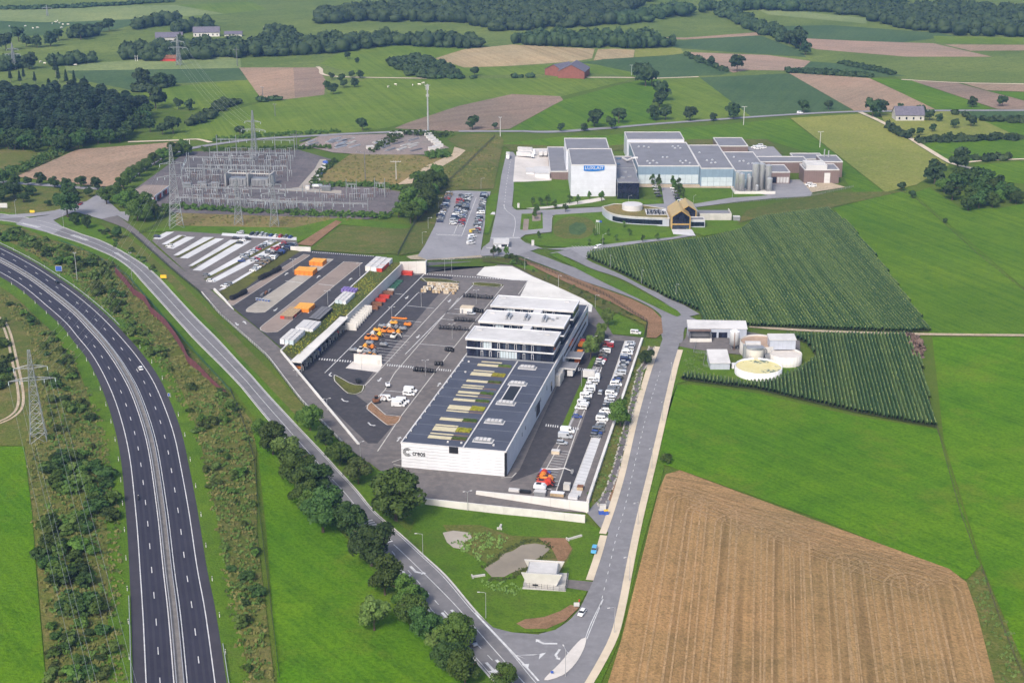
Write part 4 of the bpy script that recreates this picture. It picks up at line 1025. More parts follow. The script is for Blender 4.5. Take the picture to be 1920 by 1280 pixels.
near = [('OAK', 487, 806, 13), ('OAK', 512, 832, 25), ('LITE', 537, 852, 22), ('OAK', 556, 885, 30), ('DARK', 592, 905, 28), ('OAK', 566, 925, 26), ('DARK', 606, 968, 36), ('OAK', 585, 950, 24), ('DARK', 662, 985, 29), ('OAK', 640, 940, 0),
        ('DARK', 697, 1030, 38), ('OAK', 722, 1090, 31), ('LITE', 702, 1158, 29), ('OAK', 757, 1118, 25), ('DARK', 786, 1122, 17), ('OAK', 770, 1150, 28), ('DARK', 800, 1178, 30), ('OAK', 856, 1196, 33), ('DARK', 838, 1232, 27), ('OAK', 872, 1258, 30), ('LITE', 815, 1205, 20), ('OAK', 943, 1274, 24)]
near = [n for n in near if n[3]]
desc = {'OAK': 'mid green round tree', 'DARK': 'dark green dense tree', 'LITE': 'yellowish light green tree'}
for i, (k, x, y, r) in enumerate(near):
    tpx(k, x, y, r, f'{desc[k]} in the row left of the country road, {ordn(i)} from top', SIDE)
for k, x, y, r, tl, lb in [('OAK', 582, 790, 21, 1.0, 'round dark tree on the yard side of the country road above the brownish tree'), ('DARK', 611, 823, 15, 1.1, 'narrow brownish tree between two round trees below the ramp fence'),
                           ('OAK', 637, 857, 20, 1.0, 'mid green tree at the lower end of the ramp fence'), ('LITE', 672, 888, 24, .9, 'wide olive green tree beside the yard corner'),
                           ('OAK', 742, 938, 46, .86, 'very large spreading tree in front of the white building corner'), ('OAK', 718, 915, 22, .9, 'tree just left of the very large spreading tree'),
                           ('DARK', 127, 391, 19, 1.0, 'single round tree standing in the road fork at upper left'), ('DARK', 142, 415, 9, 1.0, 'small tree just below the road fork tree'), ('DARK', 164, 422, 8, 1.2, 'small pointed tree on the bank below the road fork'),
                           ('DARK', 220, 442, 8, 1.2, 'small pointed tree on the bank near the car park gate'),
                           ('OAK', 1163, 785, 19, 1.1, 'tree on the ditch bank overhanging the right car park wall'), ('DARK', 1212, 672, 13, .9, 'dark low tree standing in the stone ditch near the road bend'),
                           ('LITE', 1107, 665, 12, 1.6, 'slender tree by the loading docks beside the orange lorry'), ('LITE', 1122, 648, 9, 1.7, 'slender tree in the car park row below the lawn corner'), ('LITE', 1140, 605, 9, 1.7, 'slender tree at the lawn corner behind the offices'), ('LITE', 1128, 630, 8, 1.6, 'slender tree between the lawn corner and the parked cars')]:
    tpx(k, x, y, r, lb, None, tl)
b = P(1252, 868)
t = thing('bush', 'single round dark bush at the corner of the stubble field', 'bush', b)
o = link('foliage', BUSH[3], t); t.scale = (1.75,) * 3
# park trees: big grove beside the substation, trees of the substation gate, hedges round it
grove = [(773, 385, 20), (790, 372, 20), (808, 352, 18), (800, 385, 18), (770, 405, 16), (815, 335, 16), (790, 345, 16), (783, 398, 15), (748, 398, 12), (805, 368, 15), (826, 345, 12), (765, 372, 14)]
for i, (x, y, r) in enumerate(grove):
    tpx('OAK', x, y, r, f'tree of the dense grove right of the substation, {ordn(i)} largest', 'grove right of the substation', .95)
gate = [(258, 400, 17), (232, 378, 14), (275, 385, 15), (290, 400, 12), (200, 372, 14), (222, 362, 12), (248, 372, 12), (272, 405, 13), (310, 395, 9)]
for i, (x, y, r) in enumerate(gate):
    tpx('OAK', x, y, r, f'round tree around the flat red panelled building, {ordn(i)} largest', 'trees at the substation gate', .9)
nw = [(232, 345, 12), (245, 332, 11), (262, 322, 11), (275, 312, 10), (290, 302, 10), (305, 295, 11), (325, 285, 12), (340, 280, 12), (350, 285, 9)]
for i, (x, y, r) in enumerate(nw):
    tpx('OAK', x, y, r, f'tree of the belt between brown field and substation, {ordn(i)} from its lower end', 'tree belt north-west of the substation', .9)
row = [(7, 338, 10), (30, 340, 8), (53, 343, 7), (77, 340, 9), (103, 346, 8), (125, 347, 8), (152, 345, 9), (183, 348, 9), (167, 364, 7)]
for i, (x, y, r) in enumerate(row):
    tpx('DARK', x, y, r, f'roadside tree along the lane below the brown field, {ordn(i)} from the left', 'trees along the lane at upper left', 1.0)
for i, (x, y, r) in enumerate([(5, 365, 16), (27, 358, 14), (45, 372, 10), (60, 360, 9), (130, 358, 12), (140, 366, 9), (110, 372, 8), (90, 382, 6)]):
    tpx('DARK', x, y, r, f'scrub tree below the lane at the far left, {ordn(i)} in size', 'scrub trees at the far left', .8)
# far single trees
farlist = [(680, 238, 9), (450, 250, 8), (886, 235, 10), (928, 238, 5), (1052, 242, 6), (1095, 241, 6), (1114, 228, 12), (1146, 234, 9), (1160, 222, 11), (1227, 216, 11), (1248, 217, 10), (1294, 218, 11), (1338, 222, 6), (1376, 213, 12), (1210, 148, 16), (1222, 150, 12), (1240, 178, 14), (1236, 192, 11), (1200, 140, 12),
           (1382, 125, 12), (1335, 118, 7), (1823, 195, 8), (1879, 193, 8), (1507, 204, 9), (1553, 200, 7), (1752, 330, 18), (1795, 305, 18), (1636, 208, 14), (1650, 208, 12), (1727, 214, 9), (1742, 220, 8), (1688, 203, 5), (1690, 352, 7), (1711, 368, 6), (1771, 416, 4),
           (652, 107, 5), (669, 115, 4), (660, 142, 5), (676, 142, 6), (640, 150, 6), (622, 145, 5), (614, 162, 6), (625, 170, 8), (645, 160, 6), (665, 158, 7), (890, 137, 7), (205, 52, 9), (187, 55, 7), (152, 66, 11), (170, 60, 8), (55, 120, 12), (35, 70, 10), (12, 85, 12), (50, 82, 8), (70, 82, 9), (95, 78, 11), (110, 70, 8),
           (292, 190, 16), (355, 200, 8), (335, 198, 8), (282, 240, 10), (325, 240, 13), (305, 245, 9), (270, 152, 14), (300, 155, 11), (320, 155, 9), (1820, 230, 9), (1790, 235, 7), (1748, 242, 6), (1780, 255, 5), (1708, 250, 6), (1725, 250, 6), (1760, 223, 6), (1500, 80, 16), (1480, 75, 10), (1510, 95, 10)]
for side, lo, hi in (('left', -99, 640), ('middle', 640, 1280), ('right', 1280, 2999)):
    for i, (x, y, r) in enumerate(sorted(q for q in farlist if lo <= q[0] < hi)):
        tpx('FARB', x, y, r, f'lone tree on the far farmland, {ordn(i)} from the left in the {side} third', f'lone trees on the far farmland, {side} third', .95)
# wood at the left: pines behind, broadleaf edge in front
def inside(p, poly):
    c = False
    n = len(poly)
    for i in range(n):
        a, b = poly[i], poly[i - 1]
        if (a.y > p[1]) != (b.y > p[1]) and p[0] < (b.x - a.x) * (p[1] - a.y) / (b.y - a.y) + a.x: c = not c
    return c
def scatter(poly, d, jit=0.45):
    xs = [p.x for p in poly]; ys = [p.y for p in poly]
    out = []
    y = min(ys); r = 0
    while y < max(ys):
        x = min(xs) + (d / 2 if r % 2 else 0)
        while x < max(xs):
            q = (x + random.uniform(-jit, jit) * d, y + random.uniform(-jit, jit) * d)
            if inside(q, poly): out.append(q)
            x += d
        y += d * 0.87; r += 1
    return out
WP = [P(*p) for p in [(-70, 285), (0, 283), (110, 288), (225, 268), (268, 240), (285, 222), (250, 210), (150, 190), (60, 175), (-70, 172)]]
ws = sorted(scatter(WP, 10.5), key=lambda q: q[1])[:300]
front = P(0, 245).y
for x, y in ws:
    z = hz(x, y)
    edge = y < P(100, 268).y or x > P(245, 240).x or random.random() < 0.12
    if edge: tree('WOOD', (x, y, z), random.uniform(10, 15), random.uniform(5.5, 7.5), 'dark broadleaf tree on the near edge of the big wood at left', 'broadleaf edge of the left wood')
    else: tree('ROUND' if random.random() < .85 else 'PINE', (x, y, z), random.uniform(15, 21), random.uniform(4.2, 5.8), 'tall dark pine inside the big wood at left', 'pines of the left wood', 'pine_tree')
for x, y, r in [(20, 145, 9), (45, 142, 8), (105, 128, 13), (125, 150, 10), (140, 150, 9), (110, 145, 10), (66, 150, 8), (160, 158, 8), (38, 150, 9)]:
    p = P(x, y + r); tree('PINE', p, r * 2.9 * p.y / F, r * .55 * p.y / F, 'tall pine standing up at the top of the big wood at left', 'tall pines behind the left wood', 'pine_tree')
# copse at the right
for i, (x, y) in enumerate([(1770, 350), (1785, 362), (1800, 345), (1815, 370), (1830, 355), (1845, 368), (1860, 378), (1835, 378), (1815, 385), (1860, 355), (1880, 360), (1845, 345), (1800, 330), (1822, 335), (1850, 330), (1870, 370), (1870, 345), (1895, 365), (1905, 372), (1790, 345)]):
    tpx('WOOD' if i % 3 else 'OAK', x, y, random.uniform(11, 16), f'tree of the copse in the right meadow, {ordn(i)} from its left end', 'copse in the right meadow', .8)
# far woods and belts: no single tree can be told apart
def icos():
    bm = bmesh.new(); bmesh.ops.create_icosphere(bm, subdivisions=2, radius=1.0)
    v = np.array([q.co[:] for q in bm.verts]); f = np.array([[q.index for q in k.verts] for k in bm.faces]); bm.free()
    return v, f
IV, IF = icos()
def farwood(name, polys, label, d=13.0, h=14.0, mat='leaf_far', leaves=26):
    vs, fs, lv = [], [], []
    o = 0
    for px in polys:
        poly = [P(*p) for p in px]
        for x, y in scatter(poly, d * .86, .6):
            z = hz(x, y)
            if random.random() < .08: continue
            r = random.uniform(.36, .74) * d; hh = h * random.uniform(.55, 1.2)
            j = 1 + RNG.normal(size=(len(IV), 1)) * 0.13
            q = IV * j * np.array([r, r, hh * .52]) + np.array([x, y, z + hh * .5])
            vs.append(q); fs.append(IF + o); o += len(q)
            dd = RNG.normal(size=(leaves, 3)); dd /= np.linalg.norm(dd, axis=1, keepdims=True); dd[:, 2] = np.abs(dd[:, 2])
            c = dd * np.array([r, r, hh * .53]) * RNG.uniform(.9, 1.15, (leaves, 1)) + np.array([x, y, z + hh * .5])
            lv.append(quads(c, dd + RNG.normal(size=(leaves, 3)) * .5, RNG.uniform(.8, 1.7, leaves)))
    L = np.concatenate(lv)
    fq = np.arange(len(L)).reshape(-1, 4) + o
    tri = np.concatenate([fq[:, [0, 1, 2]], fq[:, [0, 2, 3]]])
    me = np_mesh(name, np.concatenate(vs + [L]), np.concatenate(fs + [tri]), mat)
    return stuff(link(name, me), label)
farwood('far_wood', [[(590, 44), (600, 28), (640, 24), (720, 20), (870, 14), (880, -14), (1250, -14), (1160, 32), (1165, 46), (1080, 52), (930, 60), (890, 50), (870, 43), (700, 41), (640, 42), (630, 46)]], 'dark far wood along the top centre edge', 15)
farwood('far_wood', [[(1080, 44), (1170, 38), (1310, 18), (1350, 16), (1420, -10), (1640, -14), (1700, 5), (1690, 8), (1560, 10), (1500, 22), (1420, 20), (1330, 22), (1200, 44), (1165, 48)]], 'dark far wood belt at the top right of centre', 16)
farwood('far_wood', [[(1500, 20), (1560, 8), (1680, 18), (1800, 16), (1960, 35), (1960, 72), (1880, 70), (1790, 67), (1690, 54), (1625, 42), (1625, 33)]], 'dark far wood at the top right edge', 15)
farwood('tree_belt', [[(232, 115), (236, 98), (320, 92), (400, 88), (480, 90), (520, 84), (560, 82), (740, 78), (850, 80), (910, 86), (880, 92), (740, 86), (640, 99), (520, 106), (400, 113)], [(485, 88), (500, 70), (540, 66), (552, 80)], [(245, 56), (330, 40), (335, 44), (255, 58)], [(318, 62), (395, 45), (400, 58), (330, 66)], [(365, 95), (470, 90), (470, 104), (370, 108)]], 'long belt of dark trees in front of the far farm', 12, 13)
farwood('tree_belt', [[(958, 84), (965, 76), (1010, 74), (1180, 78), (1230, 80), (1275, 90), (1200, 92), (1100, 91), (965, 85)], [(1190, 78), (1225, 72), (1230, 80), (1200, 86)]], 'dense belt of trees above the stubble field', 11, 13)
farwood('tree_belt', [[(1330, 14), (1360, 20), (1430, 52), (1460, 62), (1515, 95), (1490, 90), (1440, 70), (1400, 55), (1345, 28)]], 'belt of trees slanting down between far fields at right', 11, 11)
farwood('plantation', [[(722, 119), (745, 113), (800, 112), (830, 124), (875, 146), (800, 148), (770, 143)]], 'low square plantation of shrubs in the green meadow', 9, 6)
farwood('tree_belt', [[(95, 115), (130, 112), (175, 112), (175, 120), (130, 124), (100, 125)], [(0, 128), (45, 120), (48, 130), (0, 138)], [(128, 70), (180, 62), (182, 68), (135, 76)]], 'scattered groves below the far pasture at left', 11, 11)
farwood('tree_belt', [[(250, 165), (280, 158), (325, 155), (325, 160), (280, 172), (252, 174)], [(350, 238), (400, 212), (412, 192), (425, 196), (450, 194), (420, 205), (375, 236)]], 'dark thickets in the green fields beyond the substation', 8, 6)
farwood('hedge', [[(1475, 132), (1630, 142), (1640, 147), (1560, 142), (1475, 137)], [(1575, 119), (1640, 130), (1680, 140), (1670, 141), (1620, 131), (1575, 121)], [(1280, 101), (1300, 108), (1370, 136), (1360, 136), (1300, 113)]], 'dark hedges between the far fields at right', 5, 3.5)
farwood('hedge', [[(1660, 235), (1670, 240), (1705, 258), (1700, 262), (1672, 248)], [(1715, 266), (1760, 262), (1840, 260), (1915, 258), (1915, 264), (1840, 265), (1720, 270)], [(1780, 213), (1850, 226), (1960, 229), (1960, 233), (1850, 229)], [(1830, 300), (1900, 296), (1900, 302), (1832, 304)]], 'dark hedges round the small orchard farm', 5, 4)
farwood('hedge', [[(0, 16), (110, 14), (200, 10), (330, 2), (330, 4), (200, 13), (110, 17), (0, 19)], [(820, 147), (900, 146), (900, 148), (820, 149)], [(960, 146), (1010, 145), (1010, 147), (960, 148)], [(490, 190), (540, 187), (540, 189), (490, 192)]], 'thin far hedge lines across the top', 7, 4, leaves=12)
# scrub on the motorway banks
def bushes(px, n, lo, hi, label, group, kinds=range(7), nm='bush'):
    poly = [P(*p) for p in px]
    xs = [p.x for p in poly]; ys = [p.y for p in poly]
    qs = []
    while len(qs) < n:
        q = (random.uniform(min(xs), max(xs)), random.uniform(min(ys), max(ys)))
        if inside(q, poly): qs.append(q)
    for k, q in enumerate(sorted(qs, key=lambda v: -v[1])):
        t = thing(nm, f'{label}, {ordn(k)} from the top', nm, (q[0], q[1], hz(*q) + 0.1), random.uniform(0, 6), group)
        s = random.uniform(lo, hi)
        t.scale = (s * random.uniform(.9, 1.4), s * random.uniform(.9, 1.4), s * random.uniform(.8, 1.1))
        link('foliage', BUSH[random.choice(list(kinds))], t)
def hedge(px, d, lo, hi, label, mat='leaf_oak'):
    cs, ns, ss = [], [], []
    for x, y in scatter([P(*p) for p in px], d, .6):
        s_ = random.uniform(lo, hi) * 1.6; n = 46
        q, nr = crown_pts(n, s_, s_ * .75, s_ * .6, 6)
        q[:, 2] = np.abs(q[:, 2])
        cs.append(q + np.array([x, y, hz(x, y)])); ns.append(nr); ss.append(RNG.uniform(.3, .62, n))
    o = link('hedge', qmesh('hedge', quads(np.concatenate(cs), np.concatenate(ns), np.concatenate(ss)), mat))
    return tag(o, label, 'hedge')
bushes([(0, 432), (60, 440), (120, 465), (210, 505), (225, 545), (235, 580), (205, 575), (150, 535), (80, 480), (0, 450)], 52, 1.2, 2.3, 'bush of the upper thicket beside the motorway', 'thicket on the upper motorway bank')
bushes([(205, 560), (235, 590), (330, 690), (340, 720), (300, 690), (230, 620)], 22, .9, 1.8, 'bush on the bank below the red noise wall', 'bushes below the noise wall')
bushes([(340, 720), (440, 740), (480, 830), (480, 1000), (500, 1260), (460, 1270), (420, 1080), (370, 830)], 46, .8, 1.8, 'bush on the bank between motorway and green meadow', 'bushes on the middle motorway bank')
bushes([(0, 545), (60, 590), (130, 660), (150, 720), (100, 700), (50, 600), (0, 560)], 26, .8, 1.6, 'bush on the left motorway bank above the pylon', 'bushes above the near pylon')
bushes([(75, 700), (150, 730), (190, 810), (170, 870), (100, 850), (90, 780)], 26, .8, 1.8, 'bush on the left motorway bank beside the pylon', 'bushes beside the near pylon')
bushes([(100, 850), (190, 850), (215, 960), (200, 1000), (160, 1000), (90, 900)], 40, 1.3, 2.6, 'bush of the big thicket below the near pylon', 'thicket below the near pylon', [3, 4, 5, 6, 0])
bushes([(70, 990), (160, 980), (180, 1060), (190, 1150), (140, 1180), (110, 1120), (75, 1050)], 42, 1.3, 2.6, 'bush in the lower thicket under the cables', 'thicket under the power lines', [3, 4, 5, 6, 1])
bushes([(95, 1170), (200, 1170), (215, 1270), (150, 1290), (100, 1290)], 26, .8, 1.7, 'bush at the bottom of the left motorway bank', 'bushes at the bottom left bank')
bushes([(0, 600), (20, 640), (25, 720), (0, 780)], 14, 1.0, 2.0, 'bush left of the looping farm track', 'bushes by the farm track')
bushes([(180, 425), (230, 450), (300, 515), (310, 530), (240, 480), (180, 440)], 20, .6, 1.2, 'small bush on the bank beside the access road', 'bushes beside the access road')
bushes([(640, 835), (690, 880), (680, 900), (630, 850)], 9, .8, 1.3, 'bush at the foot of the yard corner', 'bushes at the yard corner')
hedge([(310, 392), (480, 402), (620, 408), (730, 412), (735, 405), (600, 400), (480, 396), (320, 386)], 3.0, .9, 1.7, 'clipped dark hedge along the lower substation fence')
hedge([(583, 352), (690, 352), (760, 358), (760, 352), (690, 345), (590, 346)], 3.0, .8, 1.5, 'dark hedge along the upper substation fence')
hedge([(580, 345), (600, 320), (625, 300), (632, 303), (605, 330), (592, 350)], 3.0, .8, 1.5, 'thick hedge between substation and dry mound')
hedge([(690, 288), (745, 248), (840, 252), (845, 260), (760, 256), (700, 290)], 4.5, 1.0, 2.2, 'ragged hedge along the upper edge of the storage ground')
hedge([(795, 290), (835, 284), (848, 296), (800, 300)], 3.5, 1.2, 2.0, 'bushy clump at the right end of the storage ground')
hedge([(400, 262), (500, 252), (640, 246), (640, 250), (500, 258), (400, 268)], 4.0, .8, 1.5, 'low hedge along the lane behind the substation')
hedge([(380, 280), (620, 275), (620, 280), (380, 286)], 3.5, .8, 1.3, 'dark hedge along the far substation fence')
hedge([(-30, 325), (30, 318), (145, 266), (148, 274), (35, 330), (-30, 338)], 4.0, 1.4, 2.6, 'tall hedge between the scrub and the brown field')
bushes([(975, 492), (1060, 530), (1150, 572), (1205, 604), (1190, 602), (1110, 567), (1000, 516)], 40, .35, .7, 'low shrub on the planted bank above the white forecourt', 'shrubs above the white forecourt', [0, 1, 2], 'shrub')
bushes([(1195, 660), (1202, 660), (1110, 935), (1103, 935)], 26, .35, .7, 'low shrub along the right car park wall', 'shrubs along the right car park', [3, 4], 'shrub')
bushes([(940, 482), (965, 484), (985, 500), (950, 496)], 10, .8, 1.3, 'bush near the crossing at the dairy entrance', 'bushes near the dairy entrance', [3, 4])
for i, (x, y) in enumerate([(1006, 400), (1003, 408), (1060, 395), (1040, 388), (1026, 382), (999, 384), (1013, 383), (1083, 380), (1068, 379), (1105, 372), (1128, 375), (935, 476), (925, 478), (950, 477)]):
    tpx('SAPL', x, y, random.uniform(4, 5.5), f'young tree on the dairy lawns, {ordn(i)} of the young trees', 'young trees on the dairy lawns', 1.5, 'young_tree')
for i, (x, y) in enumerate([(1234, 348), (1236, 356), (1262, 350), (1265, 358), (1270, 366), (1272, 352), (1276, 362), (1223, 345), (1280, 370)]):
    tpx('SAPL', x, y, 4.5, f'slim dark tree between the visitor parking rows, {ordn(i)} from the left', 'slim trees of the visitor parking', 2.0, 'young_tree')
for i, (x, y) in enumerate([(1105, 458), (1130, 457), (1155, 450), (1180, 440), (1140, 440), (1115, 440), (1205, 452), (1232, 448), (1170, 425), (1010, 445)]):
    tpx('SAPL', x, y, 3.6, f'sapling on the lawn below the visitor centre, {ordn(i)} of the saplings', 'saplings below the visitor centre', 1.6, 'young_tree')
# rough grass and weeds on the banks
def tufts(name, px_list, d, label, mat='leaf_tuft', h=0.7, w=0.5):
    cs, ns, ss = [], [], []
    for px in px_list:
        for x, y in scatter([P(*p) for p in px], d, 0.9):
            if random.random() < 0.35: continue
            z = hz(x, y)
            for _ in range(6):
                cs.append((x + random.gauss(0, .5), y + random.gauss(0, .5), z + RZ + h * random.uniform(.1, .6))); ns.append((random.gauss(0, 1), -0.9, random.uniform(.2, 1.0))); ss.append(w * random.uniform(.3, 1.0))
    me = qmesh(name, quads(np.array(cs), np.array(ns), np.array(ss)), mat)
    return stuff(link(name, me), label)
BANKS = [[(0, 545), (135, 660), (195, 800), (222, 960), (232, 1290), (100, 1290), (64, 960), (50, 840), (60, 790), (60, 640), (0, 560)], [(0, 432), (150, 467), (215, 497), (260, 547), (330, 632), (430, 737), (476, 800), (478, 1000), (515, 1290), (455, 1290), (415, 1060), (365, 800), (265, 640), (125, 520), (0, 440)]]
tufts('rough_grass', BANKS, 2.6, 'tall dry grass and weeds on the motorway banks')
tufts('weeds', BANKS, 4.2, 'green weeds on the motorway banks', 'leaf_bush', 0.8, 0.5)
tufts('scrub', [[(0, 434), (60, 442), (120, 467), (210, 507), (225, 545), (300, 650), (330, 700), (300, 690), (205, 580), (80, 482), (0, 450)], [(85, 700), (150, 735), (190, 815), (210, 960), (190, 1150), (200, 1280), (110, 1280), (80, 1050), (95, 860)], [(350, 740), (430, 745), (470, 830), (478, 1000), (500, 1280), (465, 1280), (425, 1080), (380, 830)]], 2.9, 'tangled low green scrub on the motorway banks', 'leaf_oak', 1.3, .5)
tufts('rough_grass', [[(580, 348), (660, 290), (835, 298), (745, 345)], [(775, 345), (870, 286), (935, 255), (920, 352), (835, 358)], [(335, 402), (680, 411), (550, 426), (335, 423)]], 4.5, 'dry grass on the mound beside the substation', 'leaf_tuft', .6, .6)
tufts('reeds', [[(902, 1066), (940, 1038), (975, 1016), (1005, 1012), (1036, 1024), (1034, 1036), (1000, 1066), (950, 1092), (915, 1090), (920, 1086), (945, 1087), (990, 1064), (1028, 1036), (1026, 1023), (1003, 1018), (978, 1021), (940, 1042), (908, 1068)]], .9, 'green fringe of rushes along the pond edge', 'leaf_bush', .5, .3)
tufts('reeds', [[(845, 1020), (880, 1000), (960, 1005), (930, 1040), (905, 1055), (870, 1040)], [(900, 1090), (960, 1095), (985, 1110), (960, 1120), (905, 1105)]], 1.6, 'green reeds and rushes round the pond', 'leaf_light', 0.8, 0.4)
tufts('weeds', [[(1205, 660), (1222, 662), (1136, 948), (1112, 948)], [(1812, 1090), (1842, 1064), (1920, 1250), (1900, 1290), (1880, 1290)], [(1285, 660), (1325, 660), (1325, 700), (1285, 702)]], 2.4, 'rough weeds on the verges at right', 'leaf_bush', .5, .4)
# ------------------------------------------------------------------ maize
def maize(name, px, heading, label, mat, rowgap=1.65, step=0.7, hh=2.4, avoid=()):
    poly = [P(*p) for p in px]
    av = [[P(*p) for p in a] for a in avoid]
    d = np.array([math.sin(R(heading)), math.cos(R(heading))]); u = np.array([d[1], -d[0]])
    Q = np.array([[p.x, p.y] for p in poly])
    su, sd = Q @ u, Q @ d
    C_, N_, S_ = [], [], []
    r = su.min()
    while r < su.max():
        t = sd.min() + random.random()
        while t < sd.max():
            x, y = u * (r + random.gauss(0, .05)) + d * t
            if inside((x, y), poly) and not any(inside((x, y), a) for a in av):
                C_.append((x, y))
            t += step * random.uniform(.8, 1.2)
        r += rowgap
    c = np.array(C_); n = len(c)
    z = np.array([hz(*q) for q in C_])
    h = hh * RNG.uniform(.88, 1.08, n)
    # each row a ragged ridge of leaves, cut where the row leaves the field
    pr = [(-.7, .3), (-.45, .78), (-.14, .98), (.14, 1.0), (.46, .8), (.7, .3)]
    V = np.zeros((n, 6, 3))
    for i, (o_, f_) in enumerate(pr):
        off_ = o_ + RNG.normal(size=n) * .09
        V[:, i, 0] = c[:, 0] + u[0] * off_ + d[0] * RNG.normal(size=n) * .12; V[:, i, 1] = c[:, 1] + u[1] * off_ + d[1] * RNG.normal(size=n) * .12
        V[:, i, 2] = z + h * f_ * (1 + RNG.normal(size=n) * .07)
    ok = np.linalg.norm(c[1:] - c[:-1], axis=1) < step * 2.2
    idx = np.nonzero(ok)[0] * 6
    F_ = np.concatenate([np.stack([idx + i, idx + i + 1, idx + i + 7, idx + i + 6], 1) for i in range(5)])
    L_ = []
    for k in range(1):
        a = RNG.uniform(0, 2 * np.pi, n)
        cen = np.stack([c[:, 0] + np.cos(a) * .3, c[:, 1] + np.sin(a) * .3, z + h * .9], 1)
        L_.append(quads(cen, np.stack([np.cos(a), np.sin(a), RNG.uniform(.4, 1.2, n)], 1), RNG.uniform(.1, .24, n), (0, 0, 1), 1.8))
    L_ = np.concatenate(L_)
    me = np_mesh(name, np.concatenate([V.reshape(-1, 3), L_]), np.concatenate([F_, np.arange(len(L_)).reshape(-1, 4) + n * 6]), mat)
    o = stuff(link(name, me), label)
    k = RNG.random(n) < 0.7
    cen = np.stack([c[k, 0], c[k, 1], z[k] + h[k] * 1.02], 1)
    me = qmesh('tassels', quads(cen, RNG.normal(size=(k.sum(), 3)) * .5 + [0, -.5, 1], RNG.uniform(.1, .2, k.sum()), (d[0], d[1], 0), 1.8), 'maize_tassel')
    q = link('tassels', me, o); q['kind'] = 'stuff'
    return n
MA = [(1098, 482), (1110, 474), (1200, 463), (1330, 449), (1390, 433), (1420, 411), (1552, 393), (1590, 420), (1650, 492), (1745, 622), (1700, 624), (1420, 614), (1318, 607), (1312, 585), (1250, 560), (1190, 525)]
MC = [(1470, 630), (1700, 629), (1727, 680), (1756, 803), (1600, 774), (1420, 732), (1280, 714), (1275, 708), (1290, 703), (1350, 712), (1400, 720), (1450, 716), (1498, 694), (1532, 672), (1512, 645)]
sheet('maize_soil', MA, 0.45, 'soil_maize'); sheet('maize_soil', MC, 0.45, 'soil_maize')
n1 = maize('maize_crop', MA, -1.5, 'large striped maize field right of the dairy road', 'maize_leaf')
n2 = maize('maize_crop', MC, 8, 'maize field behind and below the round tanks', 'maize_leaf_east')
print('maize', n1, n2)
farwood('brush_heap', [[(1705, 634), (1723, 634), (1727, 668), (1713, 672)]], 'heap of brown brushwood at the edge of the maize field', 2.2, 2.0, 'wood_brown', 14)
# ------------------------------------------------------------------ office and depot building
HB = 10.4
OB = PZ(752, 876)
off_b = thing('office_building', 'long white depot building with dark planted roof and three glazed office storeys', 'building', (OB.x, OB.y, 0), -AX)
XW, YL = 41.5, 186.0
B1(0.25, XW - .25, 0.25, YL - .25, 0, HB - .35).build('wall', 'metal_grey', off_b)
roof = B1(0.6, XW - .6, 0.6, YL - .6, HB - .6, HB - .25).build('roof', 'roof_bitumen', off_b)
for a in ((0, XW, 0.0, .55), (0, XW, YL - .55, YL), (0, .55, .552, YL - .552), (XW - .55, XW, .552, YL - .552)):
    B1(a[0], a[1], a[2], a[3], HB - .34, HB + .12).build('parapet', 'roof_white', off_b)
ph = (HB - 0.4) / 8
for i in range(8):
    for j in range(4):
        w = (XW - .5) / 4
        o = B1(.25 + j * w + .02, .25 + (j + 1) * w - .02, -.02 - .012 * ((i + j) % 2), .248, .12 + i * ph + .065, .12 + (i + 1) * ph - .065).build('panel', 'white_wall', off_b)
B1(XW - .75, XW - .2, -.08, .2, 0, HB - .4).build('corner_joint', 'black', off_b)
B1(XW - .002, XW + .04, .3, 1.1, 0, HB - .4).build('corner_joint', 'black', off_b)
B1(19.2, 22.8, -.14, .2, 7.9, HB + .14).build('notch_shade', 'black', off_b)  # raised black box, paints in the shade of an opening at the wall top
for j in range(18):
    y0 = 1.2 + j * (YL - 2.4) / 18
    B1(XW - .24, XW + .002, y0 + .03, y0 + (YL - 2.4) / 18 - .03, .1, HB - .36).build('panel', 'cladding_pale', off_b)
# lettering and emblem
def text_mesh(txt, size, mat, parent, loc, rot, extr=0.04, width=None, name='lettering'):
    cu = bpy.data.curves.new(name, 'FONT')
    cu.body = txt; cu.size = size; cu.extrude = extr; cu.offset = 0.012 * size
    ob = bpy.data.objects.new(name, cu); C.objects.link(ob)
    bpy.context.view_layer.update()
    me = bpy.data.meshes.new_from_object(ob.evaluated_get(bpy.context.evaluated_depsgraph_get()))
    bpy.data.objects.remove(ob); bpy.data.curves.remove(cu)
    me.materials.clear(); me.materials.append(M(mat))
    o = link(name, me, parent)
    o.location, o.rotation_euler = loc, rot
    if width:
        xs = [v.co.x for v in me.vertices]
        o.scale.x = width / (max(xs) - min(xs))
    return o
text_mesh('creos', 3.1, 'black', off_b, (4.7, -.1, 5.55), (R(90), 0, 0), .05, 5.0, 'lettering')
for k, r0 in enumerate((1.75, 1.33, .91)):
    mb = MB()
    n = 22
    a0, a1 = (R(42), R(318))
    ring = []
    for i in range(n + 1):
        a = a0 + (a1 - a0) * i / n
        ring.append([(2.75 + math.cos(a) * r, -.09 - d, 6.75 + math.sin(a) * r * 1.0) for r, d in ((r0, .0), (r0 - .2, .0), (r0 - .2, .06), (r0, .06))])
    mb.loft(ring).build('emblem_arc', 'black', off_b)
